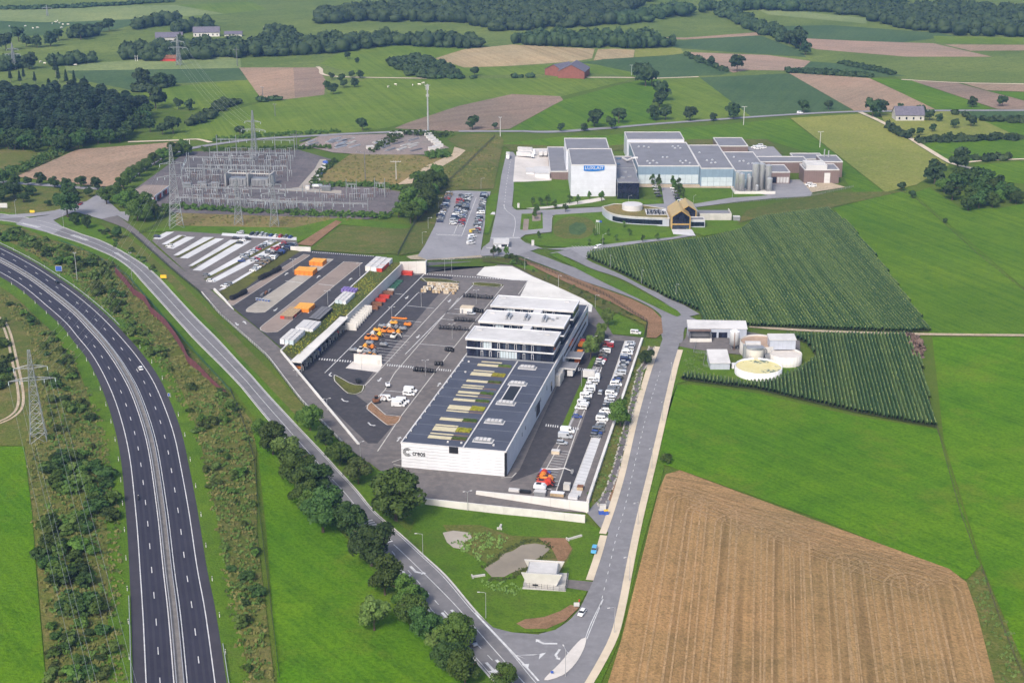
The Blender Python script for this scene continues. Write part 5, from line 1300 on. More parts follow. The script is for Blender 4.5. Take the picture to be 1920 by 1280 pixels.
# roof planting: beige decks with green beds, each row a bed
BEDS = [(95, 9.0, 1.0, 'w'), (90.9, 8.2, 2.4, 'g'), (83.6, 8.2, 1.0, 'w'), (79.5, 8.0, 3.6, 'y'), (70.8, 8.3, 2.2, 'g'), (65.3, 8.0, 1.0, 'w'), (62.8, 8.0, 1.0, 'b'), (57.2, 8.1, 2.2, 'd'), (53.6, 8.1, 1.0, 'b'), (48.6, 8.3, 2.2, 'd'), (40.0, 8.4, 4.2, 'y'), (36.0, 8.6, 1.0, 'b'), (27.2, 8.4, 2.6, 'd'), (20.6, 8.3, 1.2, 'w'), (17.0, 8.4, 4.0, 'y'), (12.0, 8.6, .9, 'b'), (8.6, 8.7, 2.6, 'g')]
for y, x0, w, k in BEDS:
    B1(x0, x0 + 9.2, y - w / 2, y + w / 2, HB - .26, HB - .1).build('deck_strip', 'deck', roof)
    if k in 'gyd':
        n = int(170 * w)
        c = np.stack([RNG.uniform(x0 + 9.5, x0 + 15.0, n), RNG.uniform(y - w / 2, y + w / 2, n), np.full(n, HB + .12)], 1)
        link('roof_plants', qmesh('roof_plants', quads(c, RNG.normal(size=(n, 3)) * .6 + [0, -.3, .8], RNG.uniform(.12, .3, n)), {'g': 'leaf_light', 'y': 'leaf_yellow', 'd': 'leaf_oak'}[k]), roof)
        B1(x0 + 9.4, x0 + 15.1, y - w / 2 - .1, y + w / 2 + .1, HB - .26, HB - .06).build('planter', 'wood_brown', roof)
    elif k == 'b': B1(x0 + 9.4, x0 + 15.1, y - w / 2, y + w / 2, HB - .26, HB - .12).build('planter', 'wood_brown', roof)
B1(24.2, 24.75, .7, 98.5, HB - .27, HB - .02).build('roof_strip', 'roof_white', roof)
for y in (8.9, 28.1, 48.6, 71.3, 91.4):
    B1(26.4, 34.4, y - 2.0, y + 2.0, HB - .28, HB - .12).build('skylight_frame', 'roof_white', roof)
    s = B1(27.0, 33.8, y - 1.4, y + 1.4, HB - .2, HB + .55).build('skylight', 'metal_grey', roof)
    for i in range(4): B1(27.5 + i * 1.55, 28.75 + i * 1.55, y - 1.2, y + 1.1, HB + .5, HB + .85).build('roof_light', 'roof_white', roof)
B1(27.4, 33.0, 51.2, 68.5, HB - .26, HB - .02).build('light_well_frame', 'roof_white', roof)
B1(27.9, 32.5, 51.7, 68.0, HB - .1, HB + .03).build('light_well', 'black', roof)  # no recess built: black slab paints in the shade down the well
for i in range(9): B1(.7, XW - .7, 10 + i * 10.2, 10.1 + i * 10.2, HB - .252, HB - .225).build('roof_seam', 'metal_grey', roof)
for i in range(14):
    B1(.62, 1.05, 5 + i * 6.8, 5.5 + i * 6.8, HB - .2, HB + .35).build('roof_fixture', 'roof_white', roof)
for x, y in ((3.2, 93), (5.0, 80), (17.2, 4.2), (22.5, 4.4), (35, 5)): B1(x, x + .7, y, y + .7, HB - .25, HB + .3).build('roof_fixture', 'roof_white', roof)
# right wall openings and docks
for y, z0, z1, l in ((28, 5, 6.6, .7), (34, 5.5, 7, .7), (53.8, 5.5, 7.5, .7), (65, 5.5, 7.3, .7), (78.6, 5.5, 7.5, .7), (56.5, 1.5, 7, 7.5), (88, 1, 5.5, 3.0)):
    B1(XW - .1, XW + .06, y, y + l, z0, z1).build('window', 'glass_dark', off_b)
B1(XW - .1, XW + .08, 118, 182, 6.4, 7.9).build('ribbon_window', 'glass_dark', off_b)
B1(XW - .1, XW + .08, 126, 178, 3.0, 4.3).build('ribbon_window', 'glass_dark', off_b)
B1(XW - 1, XW + .05, 97, 116, 0.05, 8.6).build('loading_bay', 'concrete_dark', off_b)
for y in (98, 103.5): B1(XW, XW + 2.2, y, y + 4.2, 0, 5.2).build('dock_house', 'concrete', off_b)
for y in (108.5, 123.0):
    c = B1(XW, XW + 7.0, y, y + 8.5, 4.6, 5.0).build('canopy', 'roof_grey', off_b)
    B1(XW + .02, XW + 7.1, y - .15, y - .02, 4.5, 5.12).build('canopy_edge', 'roof_white', c)
    B1(XW + 7.02, XW + 7.2, y - .14, y + 8.6, 4.5, 5.12).build('canopy_edge', 'roof_white', c)
# glazed office storeys
def officeblock(y0, y1, front_windows):
    z0, z1, z2 = HB - .3, HB + 3.9, HB + 7.6
    x0, x1 = .9, 40.0
    s = B1(x0, x1, y0, y1, z0, z2).build('office_storey', 'glass_blue', off_b)
    B1(x0 - .5, x1 + .5, y0 - 1.1, y1 + .5, z2, z2 + .75).build('office_roof', 'roof_white', off_b)
    for a in ((x0 - .5, x1 + .5, y0 - 1.1, y0 - .6), (x0 - .5, x1 + .5, y1, y1 + .5), (x0 - .5, x0, y0 - .598, y1 - .002), (x1, x1 + .5, y0 - .598, y1 - .002)):
        B1(a[0], a[1], a[2], a[3], z2 + .752, z2 + 1.0).build('roof_edge', 'white_wall', off_b)
    B1(x0 - .35, x1 + .35, y0 - .55, y1 + .3, z1 - .25, z1 + .25).build('floor_slab', 'white_wall', off_b)
    if front_windows:
        for zz in (z0 + .35, z1 + .28):
            B1(x0 + .4, x0 + 4.4, y0 - .12, y0 + .05, zz, zz + 3.2).build('glass_panel', 'glass_dark', s)
            B1(x1 - 5.6, x1 - .4, y0 - .12, y0 + .05, zz, zz + 3.2).build('glass_panel', 'glass_dark', s)
            n = 22
            for i in range(n):
                xa = x0 + 5.0 + i * 28.0 / n
                g = 'glass_milk' if (zz > z1 and i in (2, 3, 4)) or (zz < z1 and 8 <= i <= 13) else ('glass_dark' if (i * 7) % 5 < 2 else 'glass_blue')
                p = B1(xa + .08, xa + 28.0 / n - .08, y0 - .1, y0 + .04, zz + .05, zz + 3.15).build('pane', g, s)
                if i % 3 == 1: 
                    f = MB().box(xa + .1, xa + .24, y0 - .2, y0 - .11, zz + .2, zz + 2.9).box(xa + .98, xa + 1.12, y0 - .2, y0 - .11, zz + .2, zz + 2.9).box(xa + .242, xa + .978, y0 - .2, y0 - .11, zz + 2.7, zz + 2.9)
                    f.build('window_frame', 'white_wall', p)
    for i in range(5):
        B1(x1 - .02, x1 + .1, y0 + 1 + i * 3, y0 + 3.6 + i * 3, z1 + .4, z1 + 3.2).build('glass_panel', 'glass_dark', s)
        B1(x1 - .02, x1 + .1, y0 + 1 + i * 3, y0 + 3.6 + i * 3, z0 + .4, z0 + 3.5).build('glass_panel', 'glass_dark', s)
    return s
officeblock(100.8, 116.6, True); officeblock(125.2, 141.0, True); officeblock(149.2, 164.6, True)
for ya, yb in ((117.12, 124.08), (141.52, 148.08)): B1(22, 26, ya, yb, HB - .3, HB + 8.2).build('link_bridge', 'roof_white', off_b)
for x in (8, 16.5, 25): 
    v = B1(x + 4, x + 6.2, 129, 136, HB + 8.36, HB + 8.75).build('plant_base', 'metal_grey', off_b)
    MB().prism([(x + 4.2, 129.5), (x + 5.0, 129.5), (x + 5.0, 135.5), (x + 4.2, 135.5)], HB + 8.76, HB + 10.2).build('ventilator', 'metal_grey', off_b)
    B1(x + 5.3, x + 6.0, 129.5, 135.5, HB + 8.76, HB + 9.6).build('ventilator', 'steel_pale', off_b)
for x, y in ((29, 131), (31, 134), (33, 132), (34.5, 135), (28.5, 136)): B1(x, x + 1.2, y, y + 1.0, HB + 8.36, HB + 9.1).build('roof_unit', 'metal_grey', off_b)
for blk, yy in ((0, 108), (1, 133), (2, 157)):
    for x in (3, 34): B1(x, x + 2.2, yy + 4, yy + 5.4, HB + 8.36, HB + 8.7).build('roof_hatch', 'roof_white', off_b)
B1(0.8, XW - .8, 99.2, 99.6, HB - .24, HB + .35).build('roof_kerb', 'metal_grey', off_b)
for px in ([(735, 868), (745, 860), (752, 862)], [(738, 872), (752, 876), (765, 877)], [(940, 897), (960, 896), (968, 888)]):
    wline('kerb', [PZ(*p) for p in px], .4, LQ + .14, 'kerb_stone', lower_yard, 0.0)
# ------------------------------------------------------------------ terrace shed with planted roof
shed = thing('planted_shed', 'long open shed under a planted sloping roof with white retaining wall', 'shed', (W0.x, W0.y, 0), -AX)
MB().add([(-12.6, 5, 6.5), (-3.6, -3, 5.75), (-.4, 62, 6.0), (-.4, 157, 6.2), (-12.6, 157, 6.7), (-3.6, 62, 5.9)], [(0, 1, 5), (0, 5, 4), (5, 2, 3, 4)]).build('planted_roof', 'meadow_bank', shed)
B1(-13.2, -12.6, 5, 158, 5.6, 7.1).build('kerb_wall', 'concrete_light', shed)
B1(-.5, 0, 61, 156, 0, 6.35).build('retaining_wall', 'concrete_light', shed)
B1(-4.6, .8, -5, 61, 5.3, 5.85).build('canopy_roof', 'concrete_light', shed)
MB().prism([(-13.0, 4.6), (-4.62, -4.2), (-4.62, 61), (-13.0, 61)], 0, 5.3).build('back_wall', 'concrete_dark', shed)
for i in range(13): B1(-.1, .25, -4 + i * 5.3, -3.7 + i * 5.3, 0, 5.3).build('column', 'metal_grey', shed)
for i in range(12): B1(-4.5, 0, -1.2 + i * 5.3, -1.0 + i * 5.3, 0, 2.6).build('bay_divider', 'concrete', shed)
for i in range(9):
    B1(.02, 5.8 - .15 * i, 57.5 + i * 3.6, 57.85 + i * 3.6, 0, 4.0).build('bay_fin', 'concrete_light', shed)
    B1(.02, 1.0, 57.9 + i * 3.6, 61.0 + i * 3.6, 0, 3.2).build('bay_fin', 'concrete', shed)
n = 5200
c = np.stack([RNG.uniform(-12.3, -.8, n), RNG.uniform(4, 156, n), np.zeros(n)], 1)
c = c[~((c[:, 1] < 62) & (c[:, 0] > -3.8))]
c[:, 2] = 6.62 - (c[:, 0] + 12.6) * -.0 - (c[:, 0] + 12.6) * .05 + .08
cl = RNG.random(len(c)) < .22 + .2 * np.sin(c[:, 1] * .13)
for nm, k, mt in (('roof_flowers', cl, 'leaf_yellow'), ('roof_grass', ~cl, 'leaf_bush')):
    q = c[k]
    o = link(nm, qmesh(nm, quads(q, RNG.normal(size=q.shape) * .5 + [0, -.4, .8], RNG.uniform(.12, .3, len(q))), mt), shed); o['kind'] = 'stuff'
def wall_thing(name, label, pts, w, h0, h1, mat, flat=None, seg=6.0, cat='wall', cap=None):
    """free wall made of cast sections"""
    t = thing(name, label, cat)
    L = plen(pts); n = max(1, round(L / seg)); q = resample(pts, max(2, n + 1))
    for i in range(n):
        a, b = q[i], q[i + 1]
        d = (b - a).normalized() * .03
        wallrun('wall_section', [a + d, b - d], w + (.02 if i % 2 else 0), h0 + (h1 - h0) * i / n, h0 + (h1 - h0) * (i + 1) / n, mat, t, flat, 99)
    return t
wall_thing('retaining_wall', 'white tapering wall between the ramp road and the lower yard', [LY(-12.4, 4.2), LY(51, -77)], .9, 7.0, .9, 'concrete_light', 0.0, 9)
wall_thing('retaining_wall', 'white concrete end wall at the top of the lower yard', [PZ(750, 514), PZ(797, 513)], .8, 7.0, 7.2, 'concrete_light', 0.0, 5)
wall_thing('wing_wall', 'white wing wall beside the red skip at the yard top', [PZ(797.5, 515), PZ(800, 509)], .7, 7.2, 6.6, 'concrete_light', 0.0, 30)
wall_thing('retaining_wall', 'dark grey tapering retaining wall beside the yard crossing', [PZ(802, 510), PZ(840, 503), PZ(905, 492)], .6, 5.6, .6, 'concrete_dark', 0.0, 8)
wall_thing('retaining_wall', 'white concrete wall at the end of the staff car park bank', [P(545, 470), P(583, 473)], .6, 2.6, 3.0, 'concrete_light', None, 4)
wall_thing('ramp_wall', 'low white wall left of the sloping access road', [P(*p) for p in ((378, 549), (410, 587), (497, 664), (563, 749), (650, 839))], .5, .8, .9, 'concrete_light', None, 8)
wall_thing('ramp_wall', 'short white wall by the tyre row at the ramp head', [P(*p) for p in ((402, 545), (420, 562), (437, 581))], .8, 1.4, .4, 'concrete_light', None, 4)
wall_thing('terrace_wall', 'pale retaining wall above the entrance ramp at the bottom of the yard', [PZ(893, 927), PZ(1104, 961)], .8, 1.6, 4.2, 'concrete_light', 0.0, 7)
wall_thing('boundary_wall', 'long pale concrete wall above the pond meadow', [PZ(797, 946), PZ(1097, 981)], .5, 2.6, 3.3, 'concrete_light', 0.0, 7)
wall_thing('boundary_wall', 'low white wall right of the long car park', [PZ(1204, 638), PZ(1102, 944)], 1.0, 1.5, 1.8, 'concrete_light', 0.0, 10)
wash = thing('wash_wall', 'free standing concrete screen wall on the pale apron', 'wall', PZ(664, 681), -R(AX) * 0 + math.atan2((PZ(716, 684) - PZ(664, 681)).y, (PZ(716, 684) - PZ(664, 681)).x))
Lw = (PZ(716, 684) - PZ(664, 681)).length
B1(0, Lw, -.2, .2, LZ, 4.6).build('wall_slab', 'concrete_light', wash); B1(-.05, Lw + .05, -.22, .22, 4.6, 4.75).build('coping', 'concrete', wash)
B1(Lw - 2.0, Lw - .8, -.26, -.18, LZ, 2.5).build('door', 'concrete', wash)
# planted bank between car park and terrace
bank = sheet_w('planted_bank', [P(545, 467), P(562, 473), P(480, 527), P(430, 566), P(411, 549), P(480, 508)], YZ + .03, 'meadow_bank')
sheet('planted_bank', [(905, 486), (1000, 500), (1010, 512), (960, 498)], YZ + .03, 'lawn')
# ------------------------------------------------------------------ fences
def fence(label, pts, h=1.8, gap=3.0, mat='fence_dark', maxpost=140, flat=None, cat='fence'):
    t = thing('fence', label, cat)
    L = plen(pts); n = max(2, min(maxpost, int(L / gap) + 1)); q = resample(pts, n)
    pm = B1(-.06, .06, -.06, .06, 0, h).mesh('post', mat)
    for p in q:
        o = link('post', pm, t); o.location = (p.x, p.y, (hz(p.x, p.y) if flat is None else flat) + .2)
    for k in (.25, .55, .85):
        MB().tube([(p.x, p.y, (hz(p.x, p.y) if flat is None else flat) + .2 + h * k) for p in q], .035, n=3).build('rail', mat, t)
    if mat in ('timber', 'bark'): return t
    vs = MB()
    q2 = resample(pts, min(900, int(L / .5) + 1))
    for p in q2: 
        z = (hz(p.x, p.y) if flat is None else flat) + .25
        vs.box(p.x - .02, p.x + .02, p.y - .02, p.y + .02, z, z + h * .95)
    o = vs.build('fence_bars', mat, t, fix=False); o['kind'] = 'stuff'
    return t
fence('dark bar fence along the left side of the access road ramp', [P(*p) for p in ((247, 439), (325, 509), (373, 549), (408, 588), (495, 666), (560, 750), (650, 842), (700, 885))])
fence('dark bar fence on the bare strip beside the side road', [P(*p) for p in ((968, 484), (1040, 514), (1140, 558), (1214, 606), (1208, 634))], 2.0)
fence('dark mesh fence between levelled lawn and dairy car park', [P(*p) for p in ((746, 480), (776, 424), (800, 395), (832, 350), (870, 315), (928, 258))], 2.2)
fence('thin dark fence along the motorway bank meadow', [P(*p) for p in ((432, 732), (455, 790), (476, 860), (486, 960), (500, 1070), (512, 1170), (524, 1270))], 1.5)
fence('green mesh fence beside the country road verge', [P(*p) for p in ((110, 452), (165, 475), (215, 503), (240, 520), (290, 578), (345, 640), (400, 700), (432, 735))], 1.6, 3.5, 'green_paint')
fence('dark fence beside the substation gate lawn', [P(*p) for p in ((262, 440), (285, 430), (316, 404))], 2.0)
fence('grey fence along the lower dairy road', [P(*p) for p in ((1350, 384), (1420, 378), (1500, 372), (1530, 367), (1600, 352))], 1.6, 4, 'metal_grey')
fence('grey fence above the yard crossing at the dairy road', [P(*p) for p in ((800, 490), (850, 489), (905, 485), (965, 482))], 1.8, 3, 'metal_grey')
fence('wooden post fence between the two right meadows', [P(*p) for p in ((1757, 803), (1775, 870), (1800, 960), (1832, 1050))], 1.2, 4, 'bark')
fence('wooden post fence along the lower right meadow edge', [P(*p) for p in ((1840, 1065), (1870, 1150), (1905, 1240), (1935, 1300))], 1.2, 4, 'bark')
fence('overgrown post fence between the meadows below the copse', [P(*p) for p in ((1690, 360), (1715, 372), (1770, 420), (1830, 475), (1925, 550))], 1.2, 5, 'bark')
fence('black mesh fence round the small pump house', [P(*p) for p in ((981, 1102), (1060, 1110), (1065, 1076))], 2.0, 2)
# ------------------------------------------------------------------ red noise wall
npx = [(217, 514), (236, 535), (252, 556), (272, 568), (284, 590), (310, 612), (325, 632), (332, 642), (345, 664), (352, 682), (375, 700), (395, 718), (425, 741)]
nw_ = [P(*p) for p in npx]
nt_ = thing('noise_wall', 'dark red noise barrier below the country road verge', 'noise wall')
q = resample(nw_, 42)
for i in range(41):
    a, b = q[i], q[i + 1]; d = (b - a).normalized() * .12
    hgt = 4.0 if i < 34 else 4.0 - (i - 33) * .35
    wallrun('panel', [a + d, b - d], .22, hgt, hgt, 'noise_wall', nt_, None, 99)
    z = hz(a.x, a.y)
    B1(a.x - .13, a.x + .13, a.y - .13, a.y + .13, z, z + hgt + .12).build('post', 'noise_wall', nt_)
# ------------------------------------------------------------------ dairy
def block(t, x0, x1, y0, y1, h, wall, roofm='roof_grey', z0=0.0, edge='roof_white', pw=.5):
    B1(x0, x1, y0, y1, z0, z0 + h - .3).build('wall', wall, t)
    r = B1(x0 + .02, x1 - .02, y0 + .02, y1 - .02, z0 + h - .3, z0 + h).build('roof', roofm, t)
    for a in ((x0 - .05, x1 + .05, y0 - .05, y0 + pw), (x0 - .05, x1 + .05, y1 - pw, y1 + .05), (x0 - .05, x0 + pw, y0 + pw + .002, y1 - pw - .002), (x1 - pw, x1 + .05, y0 + pw + .002, y1 - pw - .002)):
        B1(a[0], a[1], a[2], a[3], z0 + h - .28, z0 + h + .5).build('parapet', edge, r)
    return r
dz = 0.0
da = thing('dairy_building', 'sprawling grey roofed dairy with white tower block and blue banded halls', 'building', (0, 0, 0))
rt = block(da, 39.4, 69.6, 955, 1008, 21.2, 'cladding_pale')
block(da, 38.0, 68.6, 1008.1, 1050, 20.2, 'cladding_pale')
block(da, 26.6, 39.3, 1002, 1086, 6.3, 'cladding_brown')
ro = block(da, 70.1, 84.4, 946, 990, 11.5, 'glass_dark', edge='metal_grey')
block(da, 69.7, 86.5, 990.1, 1040, 9.0, 'cladding_pale')
r1 = block(da, 87.0, 129.6, 990, 1071, 12.9, 'cladding_blue')
block(da, 85.5, 128.0, 1071.2, 1100, 15.0, 'cladding_pale')
r2 = block(da, 129.8, 152.3, 983, 1062, 12.7, 'cladding_blue')
r3 = block(da, 152.5, 174.5, 977.8, 1040, 12.2, 'cladding_blue')
block(da, 157, 179.5, 1094, 1126, 5.5, 'cladding_brown')
block(da, 174.6, 192.7, 991, 1015, 8.3, 'cladding_brown')
block(da, 174.7, 212.0, 1026, 1044, 8.0, 'cladding_brown')
r4 = block(da, 203.0, 227.2, 993.2, 1012, 9.5, 'cladding_brown')
block(da, 219, 233.5, 1012.2, 1034, 11.0, 'cladding_brown')
block(da, 205, 227, 1040.2, 1060, 7, 'cladding_brown')
for bx0, bx1, by, n, zt in ((87.6, 129.2, 989.9, 9, 6.9), (130.3, 151.8, 982.9, 5, 6.7), (153, 160, 977.7, 2, 6.5)):
    w = (bx1 - bx0) / n
    for i in range(n):
        for z0_, z1_ in ((.6, zt * .52), (zt * .54, zt)):
            B1(bx0 + i * w + .12, bx0 + (i + 1) * w - .12, by - .1, by + .05, z0_, z1_).build('window', 'glass_milk', da)
for i in range(4): B1(70.4, 84.1, 945.85, 946.02, 1.2 + i * 2.6, 2.9 + i * 2.6).build('window_band', 'glass_dark', da)
for i in range(4): B1(184 + i * 2.1, 185.7 + i * 2.1, 990.8, 991.05, 1.0, 5.0).build('dock_door', 'roof_white', da)
for x in (176, 180): B1(x, x + 3.4, 990.8, 991.05, 1.0, 5.2).build('dock_door', 'glass_dark', da)
for x, y, z in [(95, 1005, 12.9), (99, 1006, 12.9), (96, 998, 12.9), (101, 999, 12.9), (118, 1005, 12.9), (122, 1006, 12.9), (119, 999, 12.9), (124, 999, 12.9), (93, 1055, 12.9), (97, 1056, 12.9), (100, 1052, 12.9), (118, 1056, 12.9), (122, 1057, 12.9), (119, 1050, 12.9), (123, 1050, 12.9),
                (107, 1018, 12.9), (110, 1018, 12.9), (137, 1008, 12.7), (141, 1010, 12.7), (139, 1000, 12.7), (142, 1001, 12.7), (135, 1035, 12.7), (160, 1008, 12.2), (163, 1009, 12.2), (165, 1000, 12.2), (168, 1001, 12.2), (158, 1022, 12.2)]:
    d = MB(); d.cyl(x, y, z - .05, z + .45, .9, .9, 8); d.cyl(x, y, z + .45, z + .95, .9, .4, 8); d.build('roof_dome', 'steel_pale', da)
for x, y in ((76, 975), (78, 962), (73, 958)): B1(x, x + 2.6, y, y + 1.8, 11.45, 12.6).build('roof_unit', 'metal_grey', da)
for x, y in ((73, 1012), (75, 1030)): B1(x, x + 3.5, y, y + 5, 8.95, 9.25).build('light_well', 'glass_dark', da)
MB().tube([(80, 1035, 9), (82, 1020, 10.5), (86, 1015, 13.4), (89, 1015, 13.4)], .8, n=8).build('duct', 'roof_white', da)
for i in range(3):
    B1(204.5 + i * .2, 219, 995.0 + i * 6, 999.2 + i * 6, 9.6, 12.6).build('chiller', 'roof_white', da)
MB().cyl(224, 1030, 11, 16.5, .45, .45, 8).build('flue', 'steel_pale', da); MB().cyl(227, 1030, 11, 15.5, .45, .45, 8).build('flue', 'steel_pale', da)
B1(217, 221, 992.6, 993.15, 0.2, 7.5).build('stair_core', 'roof_white', da)
# sign on the tower
sg = MB()
sx0, sx1, sz0, sz1 = 47.9, 61.6, 17.6, 21.0
pts = [(sx0, sz1), (sx0, sz0)] + [(sx0 + (sx1 - sx0) * i / 12, sz0 - .55 * math.sin(i / 12 * math.pi * 1.0) + .5 * (i / 12)) for i in range(1, 12)] + [(sx1, sz0 + .5), (sx1, sz1)]
n = len(pts)
sg.add([(x, 954.9, z) for x, z in pts] + [(x, 954.55, z) for x, z in pts], [tuple(range(n))[::-1], tuple(range(n, 2 * n))] + [(i, (i + 1) % n, n + (i + 1) % n, n + i) for i in range(n)])
sg.build('sign_board', 'sign_blue', da)
text_mesh('LUXLAIT', 3.0, 'line_white', da, (48.6, 954.5, 18.55), (R(90), 0, 0), .05, 12.3, 'lettering')
# silos
SIL = [(155.4, 965.5, 1.9, 14.1), (160.9, 967.2, 1.3, 11.7), (165.2, 969.5, 2.4, 20.3), (165.9, 965.6, 1.2, 6.0), (174.2, 971.5, 2.1, 18.6), (174.3, 966.4, 2.0, 10.8), (153.8, 971, 1.9, 14), (161.2, 972, 1.4, 12), (169.6, 972, 2.3, 19.5)]
for i, (x, y, r, h) in enumerate(SIL):
    t = thing('silo', ['tall steel silo at the left corner of the silo slab', 'slim steel silo second from the left', 'tallest steel silo in the middle of the group', 'short steel tank at the foot of the tallest silo', 'tall steel silo at the right rear of the slab', 'lower steel silo at the right front of the slab', 'steel silo behind the left corner silo', 'slim steel silo behind the second one', 'tall steel silo right behind the tallest one'][i], 'silo', (x, y, 0), 0, 'milk silos at the dairy')
    MB().cyl(0, 0, .4, h - 1, r, r, 18).build('shell', 'steel_pale', t, True)
    MB().cyl(0, 0, h - 1, h - .3, r, r * .35, 18).build('cone', 'steel_pale', t)
    for k in range(10):
        a = k * .628; MB().bar((math.cos(a) * r * .9, math.sin(a) * r * .9, h - 1), (math.cos(a) * r * .9, math.sin(a) * r * .9, h), .05).build('rail_post', 'galvanised', t)
sl = thing('silo_slab', 'concrete slab with low wall under the silos', 'slab')
B1(150.5, 177.5, 960.5, 976.5, .4, .7).build('slab', 'concrete', sl); B1(150.4, 177.6, 960.0, 960.45, .3, 2.2).build('bund_wall', 'concrete_light', sl); B1(150.0, 150.36, 960.0, 976, .3, 2.2).build('bund_wall', 'concrete_light', sl)
# sheds of the loading yard
for nm, x0, x1, y0, y1, h, lb in (('storage_shed', 16, 26.4, 1000, 1022, 5.4, 'white shed with flat roof beside the brown dairy wing'), ('storage_shed', 10, 15.6, 1008, 1022, 4.6, 'small white lean-to left of the flat white shed')):
    t = thing(nm, lb, 'shed'); B1(x0, x1, y0, y1, 0, h).build('wall', 'cladding_white', t); B1(x0 - .3, x1 + .3, y0 - .3, y1 + .3, h + .002, h + .35).build('roof', 'roof_white', t)
# gold visitor house
gh = thing('visitor_house', 'gold clad twin gable house with dark glass front', 'building', (0, 0, 0))
def gable(t, x0, x1, y0, y1, e, p, th=.55):
    xm = (x0 + x1) / 2
    prof = [(x0, 0), (x0, e), (xm, p), (x1, e), (x1, 0), (x1 - th, 0), (x1 - th, e - .25), (xm, p - th), (x0 + th, e - .25), (x0 + th, 0)]
    n = len(prof)
    MB().add([(x, y0, z) for x, z in prof] + [(x, y1, z) for x, z in prof], [(0, 1, 8, 9), (1, 2, 7, 8), (2, 3, 6, 7), (3, 4, 5, 6), (n, n + 9, n + 8, n + 1), (n + 1, n + 8, n + 7, n + 2), (n + 2, n + 7, n + 6, n + 3), (n + 3, n + 6, n + 5, n + 4)] + [(i, (i + 1) % n, n + (i + 1) % n, n + i) for i in range(n)]).build('gold_shell', 'gold', t)
    ip = [(x0 + th + .02, 3.6), (x1 - th - .02, 3.6), (x1 - th - .02, e - .3), (xm, p - th - .1), (x0 + th + .02, e - .3)]
    MB().add([(x, y0 + .8, z) for x, z in ip], [(0, 1, 2, 3, 4)]).build('gable_glass', 'glass_dark', t)
    MB().add([(x0 + th + .02, y0 + 1.2, .1), (x1 - th - .02, y0 + 1.2, .1), (x1 - th - .02, y0 + 1.2, 3.1), (x0 + th + .02, y0 + 1.2, 3.1)], [(0, 1, 2, 3)]).build('entrance_glass', 'glass_blue', t)
    B1(x0 + th + .01, x1 - th - .01, y0 + .1, y0 + 1.0, 3.05, 3.62).build('gold_beam', 'gold', t)
    MB().add([(x, y1 - .3, z) for x, z in [(x0 + th, 0), (x1 - th, 0), (x1 - th, e - .3), (xm, p - th), (x0 + th, e - .3)]], [(0, 1, 2, 3, 4)]).build('rear_wall', 'cladding_grey', t)
gable(gh, 97.9, 109.6, 868, 894, 8.2, 12.2)
gable(gh, 104.5, 114.6, 880, 900, 9.2, 12.4)
sheet_w('entrance_plaza', [Vector((98, 856, 0)), Vector((111, 852, 0)), Vector((110.5, 867.5, 0)), Vector((98, 867.5, 0))], YZ + .02, 'paver_white')
# low curved visitor centre
vc = thing('visitor_centre', 'low curved grey visitor centre with planted roof and long window band', 'building')
vo = [Vector(p + (0,)) for p in [(57.5, 905), (60.0, 893), (64, 886), (70, 881.5), (80, 878.5), (97.4, 876), (97.4, 900), (84, 909), (66, 913)]]
vpts = catmull(vo[:6], 2.0) + vo[6:]
MB().prism([(p.x, p.y) for p in vpts], 0, 5.0).build('wall', 'cladding_grey', vc)
ct = Vector((80, 895, 0))
ins = [ct + (p - ct) * .96 for p in vpts]
MB().prism([(p.x, p.y) for p in ins], 5.002, 5.25).build('green_roof', 'grass_dry', vc)
out = [ct + (p - ct) * 1.012 for p in vpts]; ins2 = [ct + (p - ct) * .985 for p in vpts]
n = len(vpts)
rp = MB(); rp.loft([[(o.x, o.y, 4.7), (o.x, o.y, 5.5), (i.x, i.y, 5.5), (i.x, i.y, 4.7)] for o, i in zip(out + out[:1], ins2 + ins2[:1])]); rp.build('parapet', 'concrete', vc)
band = [ct + (p - ct) * 1.004 for p in catmull(vo[1:6], 1.6)][1:-3]
for i in range(len(band) - 1):
    a, b = band[i], band[i + 1]
    MB().add([(a.x, a.y, 1.0), (b.x, b.y, 1.0), (b.x, b.y, 3.9), (a.x, a.y, 3.9)], [(0, 1, 2, 3)]).build('window', 'glass_dark', vc)
dr = MB(); dr.cyl(76.2, 899, 5.2, 8.6, 6.5, 6.5, 40); dr.build('white_drum', 'roof_white', vc, False)
B1(84, 97.2, 884, 899, 5.26, 5.36).build('terrace_deck', 'paver_white', vc)
for i in range(14):
    x, y = 85.5 + (i % 5) * 2.4 + random.uniform(-.3, .3), 886 + (i // 5) * 4 + random.uniform(-.5, .5)
    t = thing('cafe_table', f'dark cafe table on the roof terrace, {ordn(i)} of the tables', 'table', (x, y, 5.36), 0, 'tables on the roof terrace')
    MB().cyl(0, 0, .7, .78, .75, .75, 8).build('table_top', 'black', t); MB().cyl(0, 0, 0, .7, .08, .08, 6).build('leg', 'metal_grey', t)
    for k in range(3):
        a = k * 2.1; B1(math.cos(a) * 1.1 - .25, math.cos(a) * 1.1 + .25, math.sin(a) * 1.1 - .25, math.sin(a) * 1.1 + .25, .0, .8).build('chair', 'black', t)
t = thing('low_wing', 'low grey wing with window band right of the gold house', 'building')
block(t, 109.9, 119, 872, 880, 4.8, 'cladding_grey'); B1(110.4, 118.6, 871.86, 872.05, 1.2, 3.8).build('window', 'glass_dark', t)
t = thing('technical_yard', 'concrete walled technical yard right of the gold house', 'wall')
MB().box(118.0, 138.0, 889.5, 890.0, 0, 4.8).build('wall', 'concrete', t); B1(137.5, 138.0, 890.1, 903, 0, 4.8).build('wall', 'concrete', t); B1(118.2, 137.4, 890.2, 903, .3, 3.6).build('deck', 'roof_grey', t)
